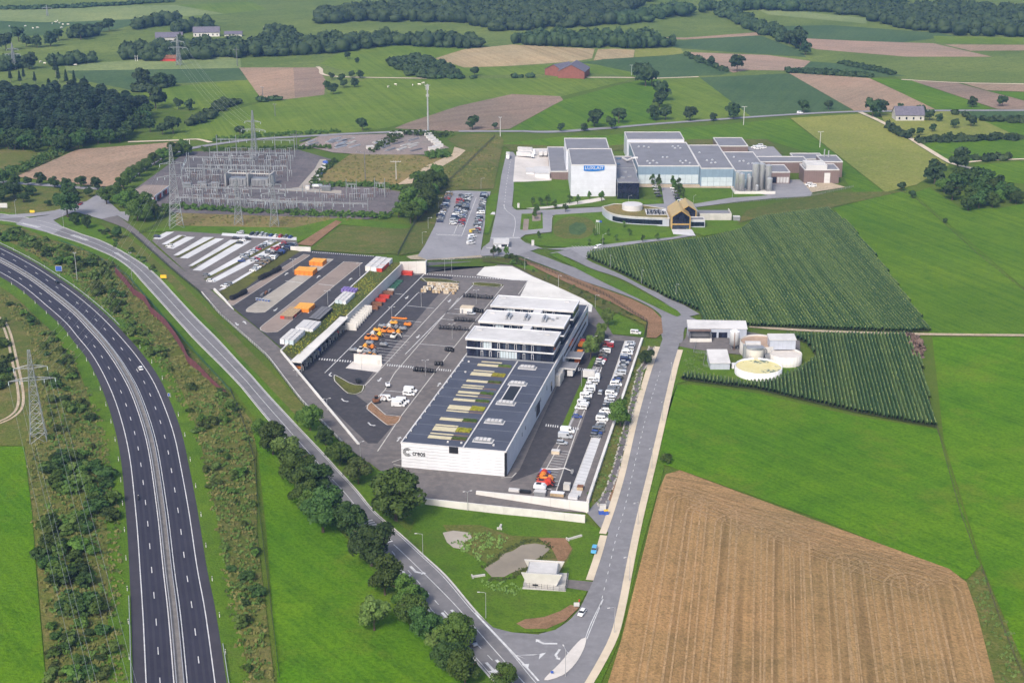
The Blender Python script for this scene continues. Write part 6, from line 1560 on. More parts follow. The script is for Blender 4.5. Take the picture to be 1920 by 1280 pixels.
for i in range(4): B1(117.5 - 3.2, 117.5 - .5, 890 + i * 3.2, 892.4 + i * 3.2, .3, 6.2 - .2 * i).build('cooling_unit', 'metal_grey', t)
t = thing('container_box', 'small grey cabin beside the technical yard', 'cabin', (141, 890, 0)); B1(-2, 2.2, -1.5, 1.5, .3, 2.8).build('body', 'metal_grey', t); B1(-2.1, 2.3, -1.6, 1.6, 2.802, 3.0).build('roof', 'roof_white', t)
# gate house
g = P(940, 463)
t = thing('gate_house', 'small white gate house on the dairy entrance island', 'cabin', (g.x, g.y, YZ))
B1(-4, 4, -2, 8, 0, 2.9).build('wall', 'white_wall', t); B1(-4.6, 4.6, -2.6, 8.6, 2.902, 3.3).build('roof', 'roof_white', t); B1(0, 3.4, -2.06, -1.9, 1.0, 2.4).build('window', 'glass_dark', t); B1(-3, -1.8, -2.06, -1.9, 0, 2.3).build('door', 'metal_grey', t)
for x, y, lb in ((931, 413, 'left long pale kerb block at the dairy weighbridge'), (946, 413, 'right long pale kerb block at the dairy weighbridge')):
    g = P(x, y + 8); t = thing('weighbridge_kerb', lb, 'kerb', (g.x, g.y, YZ)); MB().prism([(-1.2, 0), (1.2, 0), (2.2, 20), (0, 20)] if x < 940 else [(-1.2, 0), (1.2, 0), (1.2, 20), (-1.0, 20)], 0, .8).build('block', 'concrete_slab', t)
g = P(918, 403); t = thing('bus_shelter', 'white flat roofed shelter left of the dairy entrance road', 'shelter', (g.x, g.y, YZ)); B1(-3.5, 3.5, 0, 6, 2.6, 2.9).build('roof', 'roof_white', t)
for x in (-3, 3): B1(x - .1, x + .1, .5, .7, 0, 2.6).build('post', 'metal_grey', t); 
B1(-3.2, 3.2, 5.4, 5.6, 0, 2.59).build('back_panel', 'white_wall', t)
for i in range(3):
    g = P(1117 + i * 3.2, 440 + i * .3); t = thing('flagpole', f'white flagpole with flag beside the grassy basin, {ordn(i)} from the left', 'flagpole', (g.x, g.y, YZ), 0, 'flagpoles beside the basin')
    MB().cyl(0, 0, 0, 9, .09, .05, 6).build('pole', 'roof_white', t); MB().add([(0.1, 0, 8.8), (1.5, .3, 8.3), (1.6, .4, 7.2), (.1, 0, 7.4)], [(0, 1, 2, 3)]).build('flag', ['white_wall', 'glass_milk', 'blue_paint'][i], t)
# ------------------------------------------------------------------ tanks and sheds right of the side road
def tank(label, x, y, r, h, fillm, wallm='concrete_light', dome=False, panels=26):
    t = thing('round_tank', label, 'tank', (x, y, .3))
    mb = MB(); ring = []
    for i in range(49):
        a = i / 48 * 2 * math.pi; c, s = math.cos(a), math.sin(a)
        ring.append([(c * r, s * r, 0), (c * r, s * r, h), (c * (r - .35), s * (r - .35), h), (c * (r - .35), s * (r - .35), h - 1.0)])
    mb.add([p for g in ring for p in g], [(i * 4 + k, i * 4 + 4 + k, i * 4 + 5 + k, i * 4 + 1 + k) for i in range(48) for k in range(3)]).build('tank_wall', wallm, t, True)
    MB().cyl(0, 0, h - 1.0, h - .75, r - .34, r - .34, 48).build('contents', fillm, t)
    for i in range(panels):
        a = i / panels * 2 * math.pi
        B1(-.04, .04, -.05, .05, 0, h - .05).build('joint', 'concrete', t).matrix_local = Matrix.Translation((math.cos(a) * r, math.sin(a) * r, 0)) @ Matrix.Rotation(a, 4, 'Z')
    return t
m, nt, b = newmat('scum')
co = node(nt, 'ShaderNodeTexCoord').outputs['Object']
col = mixc(nt, noise(nt, co, .25, 4), (.6, .53, .24), (.66, .6, .33))
col = mixc(nt, noise(nt, co, .11, 7, .75, .56, .6), col, (.1, .15, .12))
nt.links.new(col, b.inputs['Base Color']); b.inputs['Roughness'].default_value = .7
tank('round open tank with yellow scum in front of the other tanks', 111, 615.3, 10.6, 3.6, 'scum', 'white_wall')
tank('pale round concrete tank under the blue grey shed', 125.8, 629.6, 7.3, 4.6, 'concrete_slab')
tank('large brown topped round tank behind the other tanks', 116, 642.5, 9.4, 6.0, 'reservoir_brown', 'concrete')
def box_shed(label, x0, x1, y0, y1, h, wall, roofm, ridge=0.0, z0=0.0, rot=0.0, name='shed'):
    t = thing(name, label, 'shed', (x0, y0, z0), rot)
    w, d = x1 - x0, y1 - y0
    B1(0, w, 0, d, 0, h).build('wall', wall, t)
    MB().prism([(-.3, -.3), (w + .3, -.3), (w + .3, d + .3), (-.3, d + .3)], h + .002, [h + .25, h + .25, h + .25 + ridge, h + .25 + ridge]).build('roof', roofm, t)
    return t
t = box_shed('small blue grey shed with white sloping roof beside the yellow tank', 90, 98.8, 620, 632, 3.3, 'cladding_grey', 'roof_white', 2.2)
t = box_shed('long pale grey shed with white roof behind the tanks', 85, 113, 664.5, 673, 5.0, 'cladding_grey', 'roof_white', 1.2, 0, -.05)
for x, w_, z1 in ((11, 2.6, 3.2), (14.6, 4.2, 3.2), (21, 1.6, 2.6)): B1(x, x + w_, -.08, .05, .1, z1).build('door', 'glass_dark', t)
t = box_shed('blue grey shed raised on the pale round tank', 119, 131, 634.4, 640.5, 4.6, 'cladding_grey', 'roof_white', .8, 4.8)
t = thing('open_bunker', 'dark open concrete bunker in front of the long shed', 'bunker', (85, 657.5, 0)); B1(0, 10.5, 0, .4, .2, 2.2).build('front_wall', 'concrete_light', t); B1(0, .4, .42, 6.2, .2, 4.2).build('side_wall', 'concrete_dark', t); B1(10.1, 10.5, .42, 6.2, .2, 4.2).build('side_wall', 'concrete_dark', t); B1(.42, 10.08, 5.8, 6.2, .2, 4.4).build('rear_wall', 'concrete_dark', t); B1(.42, 10.08, .42, 5.78, .4, 1.0).build('floor', 'black', t); B1(-.2, 10.7, 4.0, 6.4, 4.42, 4.6).build('roof', 'wood_brown', t)
t = thing('hopper_silo', 'white hopper silo on legs beside the long shed', 'silo', (104.9, 648.5, 0)); MB().cyl(0, 0, 2.6, 9.0, 2.35, 2.35, 20).build('shell', 'white_wall', t, True); MB().cyl(0, 0, 9.0, 9.8, 2.35, .8, 20).build('cone', 'white_wall', t); MB().cyl(0, 0, 1.0, 2.6, .5, 2.3, 20).build('hopper', 'steel_pale', t)
for a in range(4): MB().bar((math.cos(a * 1.57 + .78) * 2, math.sin(a * 1.57 + .78) * 2, 0), (math.cos(a * 1.57 + .78) * 2, math.sin(a * 1.57 + .78) * 2, 3), .1).build('leg', 'galvanised', t)
MB().bar((-.4, -2.6, 0), (-.4, -2.5, 9.3), .16).build('fill_pipe', 'rust', t)
t = thing('reactor_block', 'pale reactor tower with pipes between the round tanks', 'tower', (111.5, 629.5, 0)); MB().cyl(0, 0, 0, 7.5, 4.2, 4.2, 16).build('shell', 'concrete_light', t, True); MB().cyl(0, 0, 7.5, 7.9, 4.3, 4.3, 16).build('cap', 'metal_grey', t); B1(-5.2, -4.1, -.5, 2, 0, 8.4).build('stair_tower', 'galvanised', t)
MB().tube([(-3, -3, 8), (0, -4.4, 8.6), (4, -3, 8.2), (5.5, 0, 6), (5.6, 1, 1)], .28, n=6).build('pipe', 'galvanised', t); B1(-4, 3, 2.5, 5, 7.92, 9.0).build('platform', 'roof_white', t); B1(4.6, 7, -1, 2, 0, 4.2).build('pump_frame', 'metal_grey', t)
t = thing('tank_trailer', 'small white machine cabin beside the yellow tank', 'cabin', (101.2, 621, .3)); B1(-1.2, 1.2, 0, 2.2, 0, 2.2).build('body', 'white_wall', t); B1(-.2, .9, -.06, .05, .2, 1.8).build('door', 'glass_dark', t)
fence('white railing fence in front of the tank yard', [P(*p) for p in ((1305, 645), (1300, 663), (1323, 664), (1318, 688), (1330, 690))], 1.3, 2.4, 'galvanised')
# ------------------------------------------------------------------ pump house by the pond
t = thing('pump_house', 'small concrete pump house with flaring trapezoid walls', 'building', (9.6, 418.6, .3), -.12)
for y, k in ((0, 1.0), (9.0, 1.0)):
    MB().add([(-4.6, y, 0), (4.6, y, 0), (6.6, y - .9, 4.9), (-6.6, y - .9, 4.9), (-4.6, y + .45, 0), (4.6, y + .45, 0), (6.6, y - .45, 4.9), (-6.6, y - .45, 4.9)], [(0, 1, 2, 3), (5, 4, 7, 6), (1, 5, 6, 2), (4, 0, 3, 7), (3, 2, 6, 7), (0, 4, 5, 1)]).build('flared_wall', 'concrete_light', t)
B1(-4.4, 4.4, .5, 8.9, 0, 4.0).build('chamber', 'concrete', t)
r_ = B1(-4.9, 4.9, .5, 8.0, 4.002, 4.4).build('roof', 'metal_grey', t)
for i in range(8): B1(-4.6, 4.6, .8 + i * .9, 1.55 + i * .9, 4.4, 4.55).build('roof_sheet', 'roof_white', r_)
B1(-2.9, -1.2, -.35, .2, .05, .6).build('inlet', 'black', t)
B1(-6, 8, -2.6, 9.5, -.25, .16).build('apron', 'concrete', t)
for x, y, L, a, lb in ((1077, 1010, 6, .55, 'pale concrete drain headwall on the pond meadow slope'), (938, 990, 3.5, 1.4, 'weathered concrete outlet at the upper pond edge'), (897, 1082, 4.5, .3, 'bent pale concrete outlet wall at the lower pond edge')):
    g = P(x, y); t = thing('drain_headwall', lb, 'headwall', (g.x, g.y, .3), a); B1(-L / 2, L / 2, -.35, .35, 0, .6).build('slab', 'concrete', t); B1(-L / 2, -L / 2 + .4, -.9, .9, 0, .8).build('end_block', 'concrete', t)
# ------------------------------------------------------------------ stone lined ditch
dl_ = pxline([(1222, 652), (1212, 680), (1200, 700), (1190, 745), (1178, 790), (1168, 830), (1155, 880), (1143, 915), (1128, 950)], 1.6)
ribbon_s('ditch', offset(dl_, -1.1), offset(dl_, 1.1), RZ + .03, 'gravel')
mb = MB()
for p in dl_:
    for s in (-1, 1):
        if random.random() < .85:
            r = random.uniform(.3, .6); x, y = p.x + s * random.uniform(1.0, 1.5), p.y + random.uniform(-.6, .6)
            mb.cyl(x, y, RZ - .1, RZ + r * .9, r, r * .6, 6)
stuff(mb.build('ditch_stones', 'stone'), 'rows of pale stones lining the narrow ditch')
# ------------------------------------------------------------------ vehicles
def rect_ring(y, w, z0, z1, k=.86): return [(-w, y, z0), (w, y, z0), (w, y, z1 - .14), (w * k, y, z1), (-w * k, y, z1), (-w, y, z1 - .14)]
def frustum(mb, x0, y0, y1, z0, X0, Y0, Y1, z1, mi=0):
    return mb.add([(-x0, y0, z0), (x0, y0, z0), (x0, y1, z0), (-x0, y1, z0), (-X0, Y0, z1), (X0, Y0, z1), (X0, Y1, z1), (-X0, Y1, z1)], [(4, 5, 6, 7), (0, 1, 5, 4), (1, 2, 6, 5), (2, 3, 7, 6), (3, 0, 4, 7)], mi)
def car_parts(kind):
    body, glass, trim = MB(), MB(), MB()
    if kind == 'car':
        body.loft([rect_ring(-2.1, .72, .42, .78), rect_ring(-1.95, .85, .3, .92), rect_ring(-.3, .88, .26, .96), rect_ring(1.1, .87, .26, .93), rect_ring(1.9, .82, .3, .76), rect_ring(2.12, .68, .4, .64)])
        frustum(glass, .8, -1.95, 1.0, .9, .63, -1.5, .3, 1.42); frustum(body, .66, -1.6, .38, 1.40, .55, -1.45, .25, 1.48)
        ws = 1.3; wx = .82; wr = .32
    elif kind == 'suv':
        body.loft([rect_ring(-2.25, .8, .5, 1.0), rect_ring(-2.15, .92, .38, 1.12), rect_ring(.9, .94, .34, 1.14), rect_ring(2.05, .88, .4, .98), rect_ring(2.25, .74, .5, .84)])
        frustum(glass, .88, -2.2, 1.0, 1.06, .74, -2.05, .35, 1.68); frustum(body, .77, -2.1, .45, 1.66, .66, -1.95, .3, 1.77)
        ws = 1.4; wx = .88; wr = .38
    elif kind == 'van':
        body.loft([rect_ring(-2.6, .9, .42, 1.95), rect_ring(-2.5, .96, .34, 2.08), rect_ring(.8, .96, .32, 2.1), rect_ring(1.15, .95, .32, 2.0), rect_ring(1.75, .94, .32, 1.22), rect_ring(2.45, .88, .36, 1.0), rect_ring(2.62, .76, .45, .82)])
        glass.add([(-.8, 1.22, 1.92), (.8, 1.22, 1.92), (.86, 1.72, 1.28), (-.86, 1.72, 1.28)], [(0, 1, 2, 3)])
        for s in (-1, 1): glass.add([(s * .975, .2, 1.25), (s * .975, 1.6, 1.25), (s * .965, 1.1, 1.85), (s * .965, .2, 1.9)], [(0, 1, 2, 3)])
        for s in (-1, 1): glass.add([(s * .972, -2.2, 1.3), (s * .972, -.1, 1.3), (s * .97, -.1, 1.85), (s * .97, -2.2, 1.85)], [(0, 1, 2, 3)])
        ws = 1.55; wx = .88; wr = .36
    elif kind == 'panelvan':
        body.loft([rect_ring(-2.9, .95, .45, 2.4), rect_ring(-2.8, 1.0, .36, 2.52), rect_ring(1.0, 1.0, .34, 2.55), rect_ring(1.4, .99, .34, 2.35), rect_ring(2.1, .97, .34, 1.3), rect_ring(2.85, .9, .4, 1.05), rect_ring(3.0, .78, .5, .85)])
        glass.add([(-.84, 1.5, 2.2), (.84, 1.5, 2.2), (.9, 2.06, 1.38), (-.9, 2.06, 1.38)], [(0, 1, 2, 3)])
        for s in (-1, 1): glass.add([(s * 1.02, .6, 1.35), (s * 1.02, 1.9, 1.35), (s * 1.012, 1.35, 2.1), (s * 1.012, .6, 2.15)], [(0, 1, 2, 3)])
        ws = 1.75; wx = .9; wr = .36
    wheels = []
    for s in (-1, 1):
        for y in (-ws, ws): wheels.append((s * wx, y, wr))
    w = MB()
    ring = [[(x, math.cos(a) * wr, math.sin(a) * wr) for a in [i * math.pi / 5 for i in range(10)]] for x in (-.11, .11)]
    w.loft(ring)
    return body, glass, w, wheels, wr
RIM = MB().loft([[(x, math.cos(a) * .19, math.sin(a) * .19) for a in [i * math.pi / 4 for i in range(8)]] for x in (-.015, .015)]).mesh('rim', 'steel_pale')
CAR = {}
for k in ('car', 'suv', 'van', 'panelvan'):
    b_, g_, w_, pos, wr = car_parts(k)
    allm = MB(); allm.add(b_.v, b_.f, 0); allm.add(g_.v, g_.f, 1)
    for p in pos: allm.add([(v[0] + p[0], v[1] + p[1], v[2] + p[2]) for v in w_.v], w_.f, 2)
    me = allm.mesh(k, ['car_paint', 'car_glass', 'rubber'])
    CAR[k] = (b_.mesh('body', 'car_paint'), g_.mesh('windows', 'car_glass'), w_.mesh('wheel', 'rubber'), pos, me)
    for m_ in (CAR[k][0], CAR[k][1], CAR[k][2], me):
        bm = bmesh.new(); bm.from_mesh(m_); bmesh.ops.recalc_face_normals(bm, faces=bm.faces); bm.to_mesh(m_); bm.free()
COL = {'white': (.8, .8, .8), 'silver': (.42, .44, .47), 'grey': (.14, .145, .155), 'black': (.015, .015, .018), 'blue': (.02, .05, .22), 'red': (.38, .02, .02), 'dark blue': (.012, .02, .07), 'pale blue': (.12, .42, .68), 'yellow': (.7, .5, .04), 'bronze': (.22, .17, .11), 'orange': (.75, .16, .02)}
KIND = {'car': 'car', 'suv': 'off-road car', 'van': 'small van', 'panelvan': 'panel van'}
def car(kind, colour, p, ang, label, group=None, parts=True):
    nm = 'parked_car' if kind in ('car', 'suv') else 'parked_van'
    kf = random.uniform(.82, 1.1); c = c4(tuple(min(.85, x * kf) for x in COL[colour]))
    cat = 'car' if kind in ('car', 'suv') else 'van'
    bm_, gm_, wm_, pos, me = CAR[kind]
    if not parts:
        o = link(nm, me); o.location, o.rotation_euler = p, (0, 0, ang); o.color = c
        return tag(o, label, cat, group)
    t = thing(nm, label, cat, p, ang, group)
    o = link('body', bm_, t); o.color = c
    link('windows', gm_, t)
    for q in pos:
        w = link('wheel', wm_, t); w.location = q
        r_ = link('rim', RIM, w); r_.location.x = .115 if q[0] > 0 else -.115
    return t
def head(d): return math.atan2(-d.x, d.y)        # heading that turns +Y to d
PAL_MIX = ['white'] * 4 + ['silver'] * 6 + ['grey'] * 5 + ['black'] * 5 + ['blue', 'dark blue', 'dark blue', 'red', 'bronze']
PAL_WHITE = ['white'] * 9 + ['silver'] * 2 + ['grey']
def carrow(where, a, b, gap, pal, kinds, skip=0.0, parts=False, flat=None, zoff=None, flip=False, skew=0.0, group=None, skipset=()):
    if flat is None: A_, B_ = P(*a), P(*b)
    else: A_, B_ = PZ(a[0], a[1], 0), PZ(b[0], b[1], 0)
    L = (B_ - A_).length; n = int(L / gap)
    d = (B_ - A_).normalized(); u = Vector((d.y, -d.x, 0))
    k = 0
    for i in range(n):
        if i in skipset or random.random() < skip: continue
        p = A_ + d * (gap * (i + .5)) + u * random.uniform(-.3, .3)
        p.z = (hz(p.x, p.y) if flat is None else flat) + zoff
        col = random.choice(pal); kd = random.choice(kinds)
        car(kd, col, p, head(u) + (math.pi if (random.random() < .5) != flip else 0) + skew + random.uniform(-.03, .03), f'{col} {KIND[kd]}, {ordn(k)} from the top, {where}', group or f'cars in the {where}', parts)
        k += 1
carrow('left row of the right car park', (1143, 643), (1121, 692), 2.7, PAL_MIX, ['car', 'van', 'suv', 'car'], 0, True, 0, LQ + .02)
carrow('middle row of the right car park', (1113, 715), (1087, 774), 2.75, PAL_WHITE, ['van', 'van', 'suv'], 0, True, 0, LQ + .02)
carrow('right row of the right car park', (1186, 641), (1114, 828), 2.95, PAL_WHITE[3:] + ['grey', 'grey', 'silver', 'silver', 'blue', 'black', 'dark blue'], ['van', 'car', 'car', 'suv', 'van', 'car'], .07, True, 0, LQ + .02)
Q0 = lambda x, y, z=None: Vector((PZ(x, y).x, PZ(x, y).y, LQ + .02 if z is None else z))
PERP = head(Vector((VB.x, VB.y, 0)))
for kd, cl, x, y, a, lb in (('car', 'blue', 1082, 784, PERP, 'single blue car on the pale bays below the van row'), ('panelvan', 'white', 1064, 812, PERP, 'white van just below the crossing in the lower right bays'), ('panelvan', 'silver', 1060, 822, PERP, 'light panel van second below the crossing in the lower right bays'), ('suv', 'silver', 1054, 834, PERP, 'silver off-road car third below the crossing in the lower right bays'),
                            ('suv', 'silver', 1126, 739, AX * -1, 'silver car driving up the lane of the right car park'), ('panelvan', 'white', 726, 752, PERP + .2, 'white panel van beside the planted island in the lower yard'), ('panelvan', 'white', 747, 763, PERP + .1, 'front white panel van of the cluster near the building corner'), ('panelvan', 'white', 750, 759, PERP + .1, 'middle white panel van of the cluster near the building corner'), ('panelvan', 'white', 755, 756, PERP + .1, 'rear white panel van of the cluster near the building corner'),
                            ('panelvan', 'white', 770, 736, PERP, 'white van with red stripe roof in the middle yard bay'), ('van', 'white', 767, 742, PERP, 'white van in front of the striped van in the middle yard bay'), ('suv', 'silver', 884, 591, PERP, 'silver off-road car beside the beige cabin'),
                            ('car', 'white', 1094, 606, -AX, 'white car parked at the rear right corner of the offices'), ('car', 'white', 1093, 617, -AX, 'second white car parked along the rear office wall'), ('car', 'silver', 1089, 636, -AX, 'silver car parked along the office wall by the red lorry'), ('van', 'white', 1192, 627, PERP, 'white van at the corner of the lawn behind the car park')):
    car(kd, cl, Q0(x, y), a, lb)
def onroad(kd, cl, x, y, tow, lb, z=RZ + .03):
    p = P(x, y); q = P(*tow); d = q - p; p.z += z
    return car(kd, cl, p, head(d), lb)
onroad('car', 'black', 107, 532, (80, 510), 'black car driving on the upper right motorway carriageway')
onroad('car', 'white', 264, 694, (250, 672), 'white car driving on the right motorway carriageway')
onroad('suv', 'pale blue', 1114, 1036, (1110, 1050), 'light blue car parked on the grass beside the side road')
onroad('car', 'white', 1091, 1153, (1082, 1165), 'white car driving down the side road to the junction')
onroad('car', 'silver', 887, 1209, (905, 1228), 'dark silver car half hidden by a tree on the country road')
onroad('car', 'red', 151, 385, (140, 391), 'red car on the slip road at upper left')
onroad('van', 'white', 1500, 214, (1520, 213), 'tiny white van on the far country lane')
onroad('van', 'white', 1121, 467, (1110, 470), 'white van with awning on the visitor parking')
# dairy car park
for wh, a, b in (('first column of the dairy car park', (843, 363), (823, 420)), ('second column of the dairy car park', (866, 368), (849, 424)), ('third column of the dairy car park', (879, 369), (863, 427)), ('fourth column of the dairy car park', (908, 366), (893, 440))):
    carrow(wh, a, b, 2.75, PAL_MIX, ['car', 'car', 'suv', 'van'], .1, False, None, YZ + .03)
for i, (x, y, cl) in enumerate(((888, 437, 'yellow'), (886, 447, 'white'), (884, 452, 'silver'), (883, 459, 'white'))):
    onroad('van' if i else 'van', cl, x, y, (x + 10, y - 1), f'{cl} van at the lower end of the dairy car park, {ordn(i)} from the top', YZ + .03)
# staff car park
carrow('back row of the staff car park', (468, 441), (556, 448), 3.1, PAL_MIX + ['red', 'red'], ['car', 'suv', 'car'], .04, False, None, YZ + .04)
carrow('lowest slanting row of the staff car park', (552, 460), (470, 512), 3.0, PAL_MIX, ['car', 'suv', 'van'], .04, False, None, YZ + .04)
carrow('third slanting row of the staff car park', (538, 458), (470, 495), 3.4, PAL_MIX, ['car', 'suv'], .15, False, None, YZ + .04)
carrow('fourth slanting row of the staff car park', (512, 454), (445, 490), 3.4, PAL_MIX, ['car', 'suv'], .3, False, None, YZ + .04)
for kd, cl, x, y, lb in (('car', 'dark blue', 295, 446, 'dark car alone at the gate end of the staff car park'), ('car', 'white', 318, 464, 'white car at the left end of the first paved strip'), ('suv', 'silver', 451, 439, 'silver car alone at the left of the back row'), ('car', 'black', 442, 449, 'black car at the head of the third strip'), ('car', 'white', 455, 453, 'white car at the head of the third strip'), ('car', 'black', 449, 458, 'black car below the white one on the third strip'), ('car', 'black', 464, 450, 'black car right of the third strip head'),
                         ('car', 'grey', 387, 519, 'grey car at the lower end of the fourth strip'), ('car', 'white', 395, 529, 'white car at the lower end of the fifth strip'), ('car', 'white', 421, 539, 'white car at the ramp wall end of the last strip'), ('car', 'grey', 428, 535, 'grey car beside the white one near the ramp wall'), ('car', 'blue', 453, 492, 'bright blue car on the fifth strip'), ('car', 'grey', 460, 487, 'grey car beside the bright blue one on the fifth strip')):
    p = P(x, y); p.z += YZ + .04; car(kd, cl, p, head(Vector((1, -.1, 0))) + random.choice((0, math.pi)), lb, None, False)
# visitor parking at the dairy
for i, (x, y) in enumerate([(1228, 352), (1230, 358), (1232, 364), (1235, 370), (1262, 355), (1265, 361), (1267, 368), (1270, 374), (1276, 378)]):
    p = P(x, y); p.z += YZ + .03; car('car', ['white', 'silver', 'grey', 'black'][i % 4], p, 1.5, f'car in the shaded visitor bays of the dairy, {ordn(i)} listed left to right', 'cars in the visitor bays', False)
for i, (x, y) in enumerate([(1414, 279), (1420, 281), (1424, 276), (1430, 280), (1523, 352), (1516, 349)]):
    p = P(x, y); p.z += YZ + .03; car('van', 'white', p, 1.4 + i * .1, ['white van left in the back yard of the dairy', 'white van second in the back yard of the dairy', 'white van farther back in the dairy yard', 'white van at the right of the back yard', 'white van on the sandy yard beside the brown building', 'white car by the brown wall on the sandy yard'][i], None, False)
def lorry(label, p, ang, L=8.0, cab='white', box='roof_white', h=3.4, name='lorry'):
    t = thing(name, label, 'lorry', p, ang)
    MB().loft([rect_ring(y, w, .55, z) for y, w, z in ((L / 2 - 2.0, 1.2, 2.7), (L / 2 - .5, 1.2, 2.75), (L / 2, 1.12, 2.3), (L / 2 + .1, 1.05, 1.4))]).build('cab', 'tint', t).color = c4(COL[cab])
    MB().add([(-1.0, L / 2 + .09, 1.45), (1.0, L / 2 + .09, 1.45), (.95, L / 2 - .1, 2.35), (-.95, L / 2 - .1, 2.35)], [(0, 1, 2, 3)]).build('windscreen', 'car_glass', t)
    bo = B1(-1.25, 1.25, -L / 2, L / 2 - 2.15, .95, h).build('cargo_box', box, t)
    B1(-1.0, 1.0, -L / 2 + .1, L / 2 - .6, .6, .94).build('chassis', 'black', t)
    wm = MB().loft([[(x, math.cos(a) * .48, math.sin(a) * .48) for a in [i * math.pi / 5 for i in range(10)]] for x in (-.15, .15)]).mesh('wheel', 'rubber')
    for s in (-1, 1):
        for y in (-L / 2 + 1.4, L / 2 - 1.1): 
            w = link('wheel', wm, t); w.location = (s * 1.08, y, .48)
    return t
lorry('white lorry backed against the right wall docks, the smaller one', Q0(1056, 703), -AX + math.pi, 6.5, 'silver', 'concrete_light', 3.0)
lorry('tall white box lorry beside the smaller lorry at the docks', Q0(1072, 703), -AX, 9.5, 'white', 'roof_white', 3.8)
lorry('orange lorry parked under the loading canopies', Q0(1085, 677), -AX + math.pi, 9.0, 'orange', 'orange', 3.9)
lorry('red and white flatbed lorry by the slender trees', Q0(1091, 650), -AX, 7.0, 'red', 'orange', 2.0)
lorry('white box lorry at the head of the van row', Q0(1109, 711), PERP, 7.5, 'white', 'roof_white', 4.0)
p = P(952, 298); p.z += YZ; lorry('white lorry driving on the dairy road', p, math.pi, 9, 'white', 'roof_white', 3.9)
for i, (x, y, a, L) in enumerate(((985, 296, PERP, 13), (988, 291, PERP, 13), (987, 287, PERP, 13), (1014, 293, 0, 9), (1022, 293, 0, 9))):
    p = P(x, y); p.z += YZ; lorry(['front white articulated lorry in the concrete yard', 'middle white articulated lorry in the concrete yard', 'rear white articulated lorry in the concrete yard', 'left white lorry backed beside the brown wing', 'right white lorry backed beside the brown wing'][i], p, a, L, 'white', 'roof_white', 3.9)
# motorcycle and rider
mp = P(260, 938); mp.z += RZ + .03
dm = P(262, 925) - P(260, 938)
t = thing('motorcycle', 'dark motorcycle on the left motorway carriageway', 'motorcycle', mp, head(dm))
MB().loft([[(-.15, -.9, .5), (.15, -.9, .5), (.12, -.9, .8), (-.12, -.9, .8)], [(-.22, 0, .4), (.22, 0, .4), (.2, 0, .9), (-.2, 0, .9)], [(-.16, .7, .5), (.16, .7, .5), (.14, .6, 1.1), (-.14, .6, 1.1)]]).build('body', 'black', t)
for y in (-.72, .75): MB().loft([[(x, y + math.cos(a) * .33, .33 + math.sin(a) * .33) for a in [i * math.pi / 6 for i in range(12)]] for x in (-.08, .08)]).build('wheel', 'rubber', t)
MB().bar((-.4, .55, 1.08), (.4, .55, 1.08), .03).build('handlebar', 'metal_grey', t)
pr = thing('person', 'motorcycle rider in dark clothing with pale helmet', 'person', (mp.x, mp.y, mp.z), head(dm))
mb = MB()
mb.loft([[(math.cos(a) * w, y + math.sin(a) * d, z) for a in [i * math.pi / 4 for i in range(8)]] for y, z, w, d in ((-.35, .85, .2, .16), (-.25, 1.05, .19, .15), (-.05, 1.35, .23, .14), (.02, 1.48, .12, .1), (.06, 1.55, .07, .07))])
for s in (-1, 1):
    mb.tube([(s * .14, -.32, .9), (s * .24, .15, .85), (s * .22, -.05, .4)], [.1, .085, .06], n=6)
    mb.tube([(s * .22, -.02, 1.4), (s * .38, .22, 1.2), (s * .36, .52, 1.1)], [.07, .06, .045], n=6)
mb.build('body', 'black', pr)
MB().loft([[(math.cos(a) * r, .08 + math.sin(a) * r, z) for a in [i * math.pi / 4 for i in range(8)]] for z, r in ((1.52, .08), (1.6, .14), (1.7, .15), (1.79, .1), (1.82, .03))]).build('helmet', 'roof_white', pr)
# ------------------------------------------------------------------ cable drums
dfl = MB().loft([[(x, math.cos(a) * 1.15, 1.15 + math.sin(a) * 1.15) for a in [i * math.pi / 8 for i in range(16)]] for x in (-.06, .06)]).mesh('flange', 'black')
dco = MB().loft([[(x, math.cos(a) * .62, 1.15 + math.sin(a) * .62) for a in [i * math.pi / 6 for i in range(12)]] for x in (-.36, .36)]).mesh('cable_core', 'concrete_dark')
def drums(where, a, b, n, lower=True, s=1.0):
    A_, B_ = (PZ(*a), PZ(*b)) if lower else (P(*a), P(*b))
    d = (B_ - A_)
    for i in range(n):
        p = A_.lerp(B_, i / max(1, n - 1)); p.z = LQ + .02 if lower else hz(p.x, p.y) + YZ + .02
        t = thing('cable_drum', f'black drum, {ordn(i)} from left, {where}', 'cable drum', p, math.atan2(d.y, d.x) + random.uniform(-.06, .06), f'drums of the {where}')
        kk = s * random.uniform(.8, 1.08); t.scale = (kk * .9, kk, kk)
        for x in (-.36, .36):
            o = link('flange', dfl, t); o.location = (x, 0, 0)
        link('cable_core', dco, t)
drums('topmost drum row behind the beige cabin', (870, 558), (922, 562), 11)
drums('short drum row beside the beige cabin', (891, 586), (904, 588), 4)
drums('drum row just below the beige cabin', (853, 603), (889, 605), 8)
drums('long drum row left of the front office block', (825, 618), (877, 621), 11)
drums('small drum cluster in the middle bay', (836, 659), (849, 661), 4)
drums('drum row on the yard crossing', (777, 697), (815, 700), 9)
drums('drum pair above the yard crossing', (817, 686), (828, 687), 3)
drums('dark drum row on the upper terrace', (488, 527), (524, 509), 9, False, 1.15)
drums('drum row by the planted terrace bank', (435, 564), (460, 552), 7, False, 1.15)
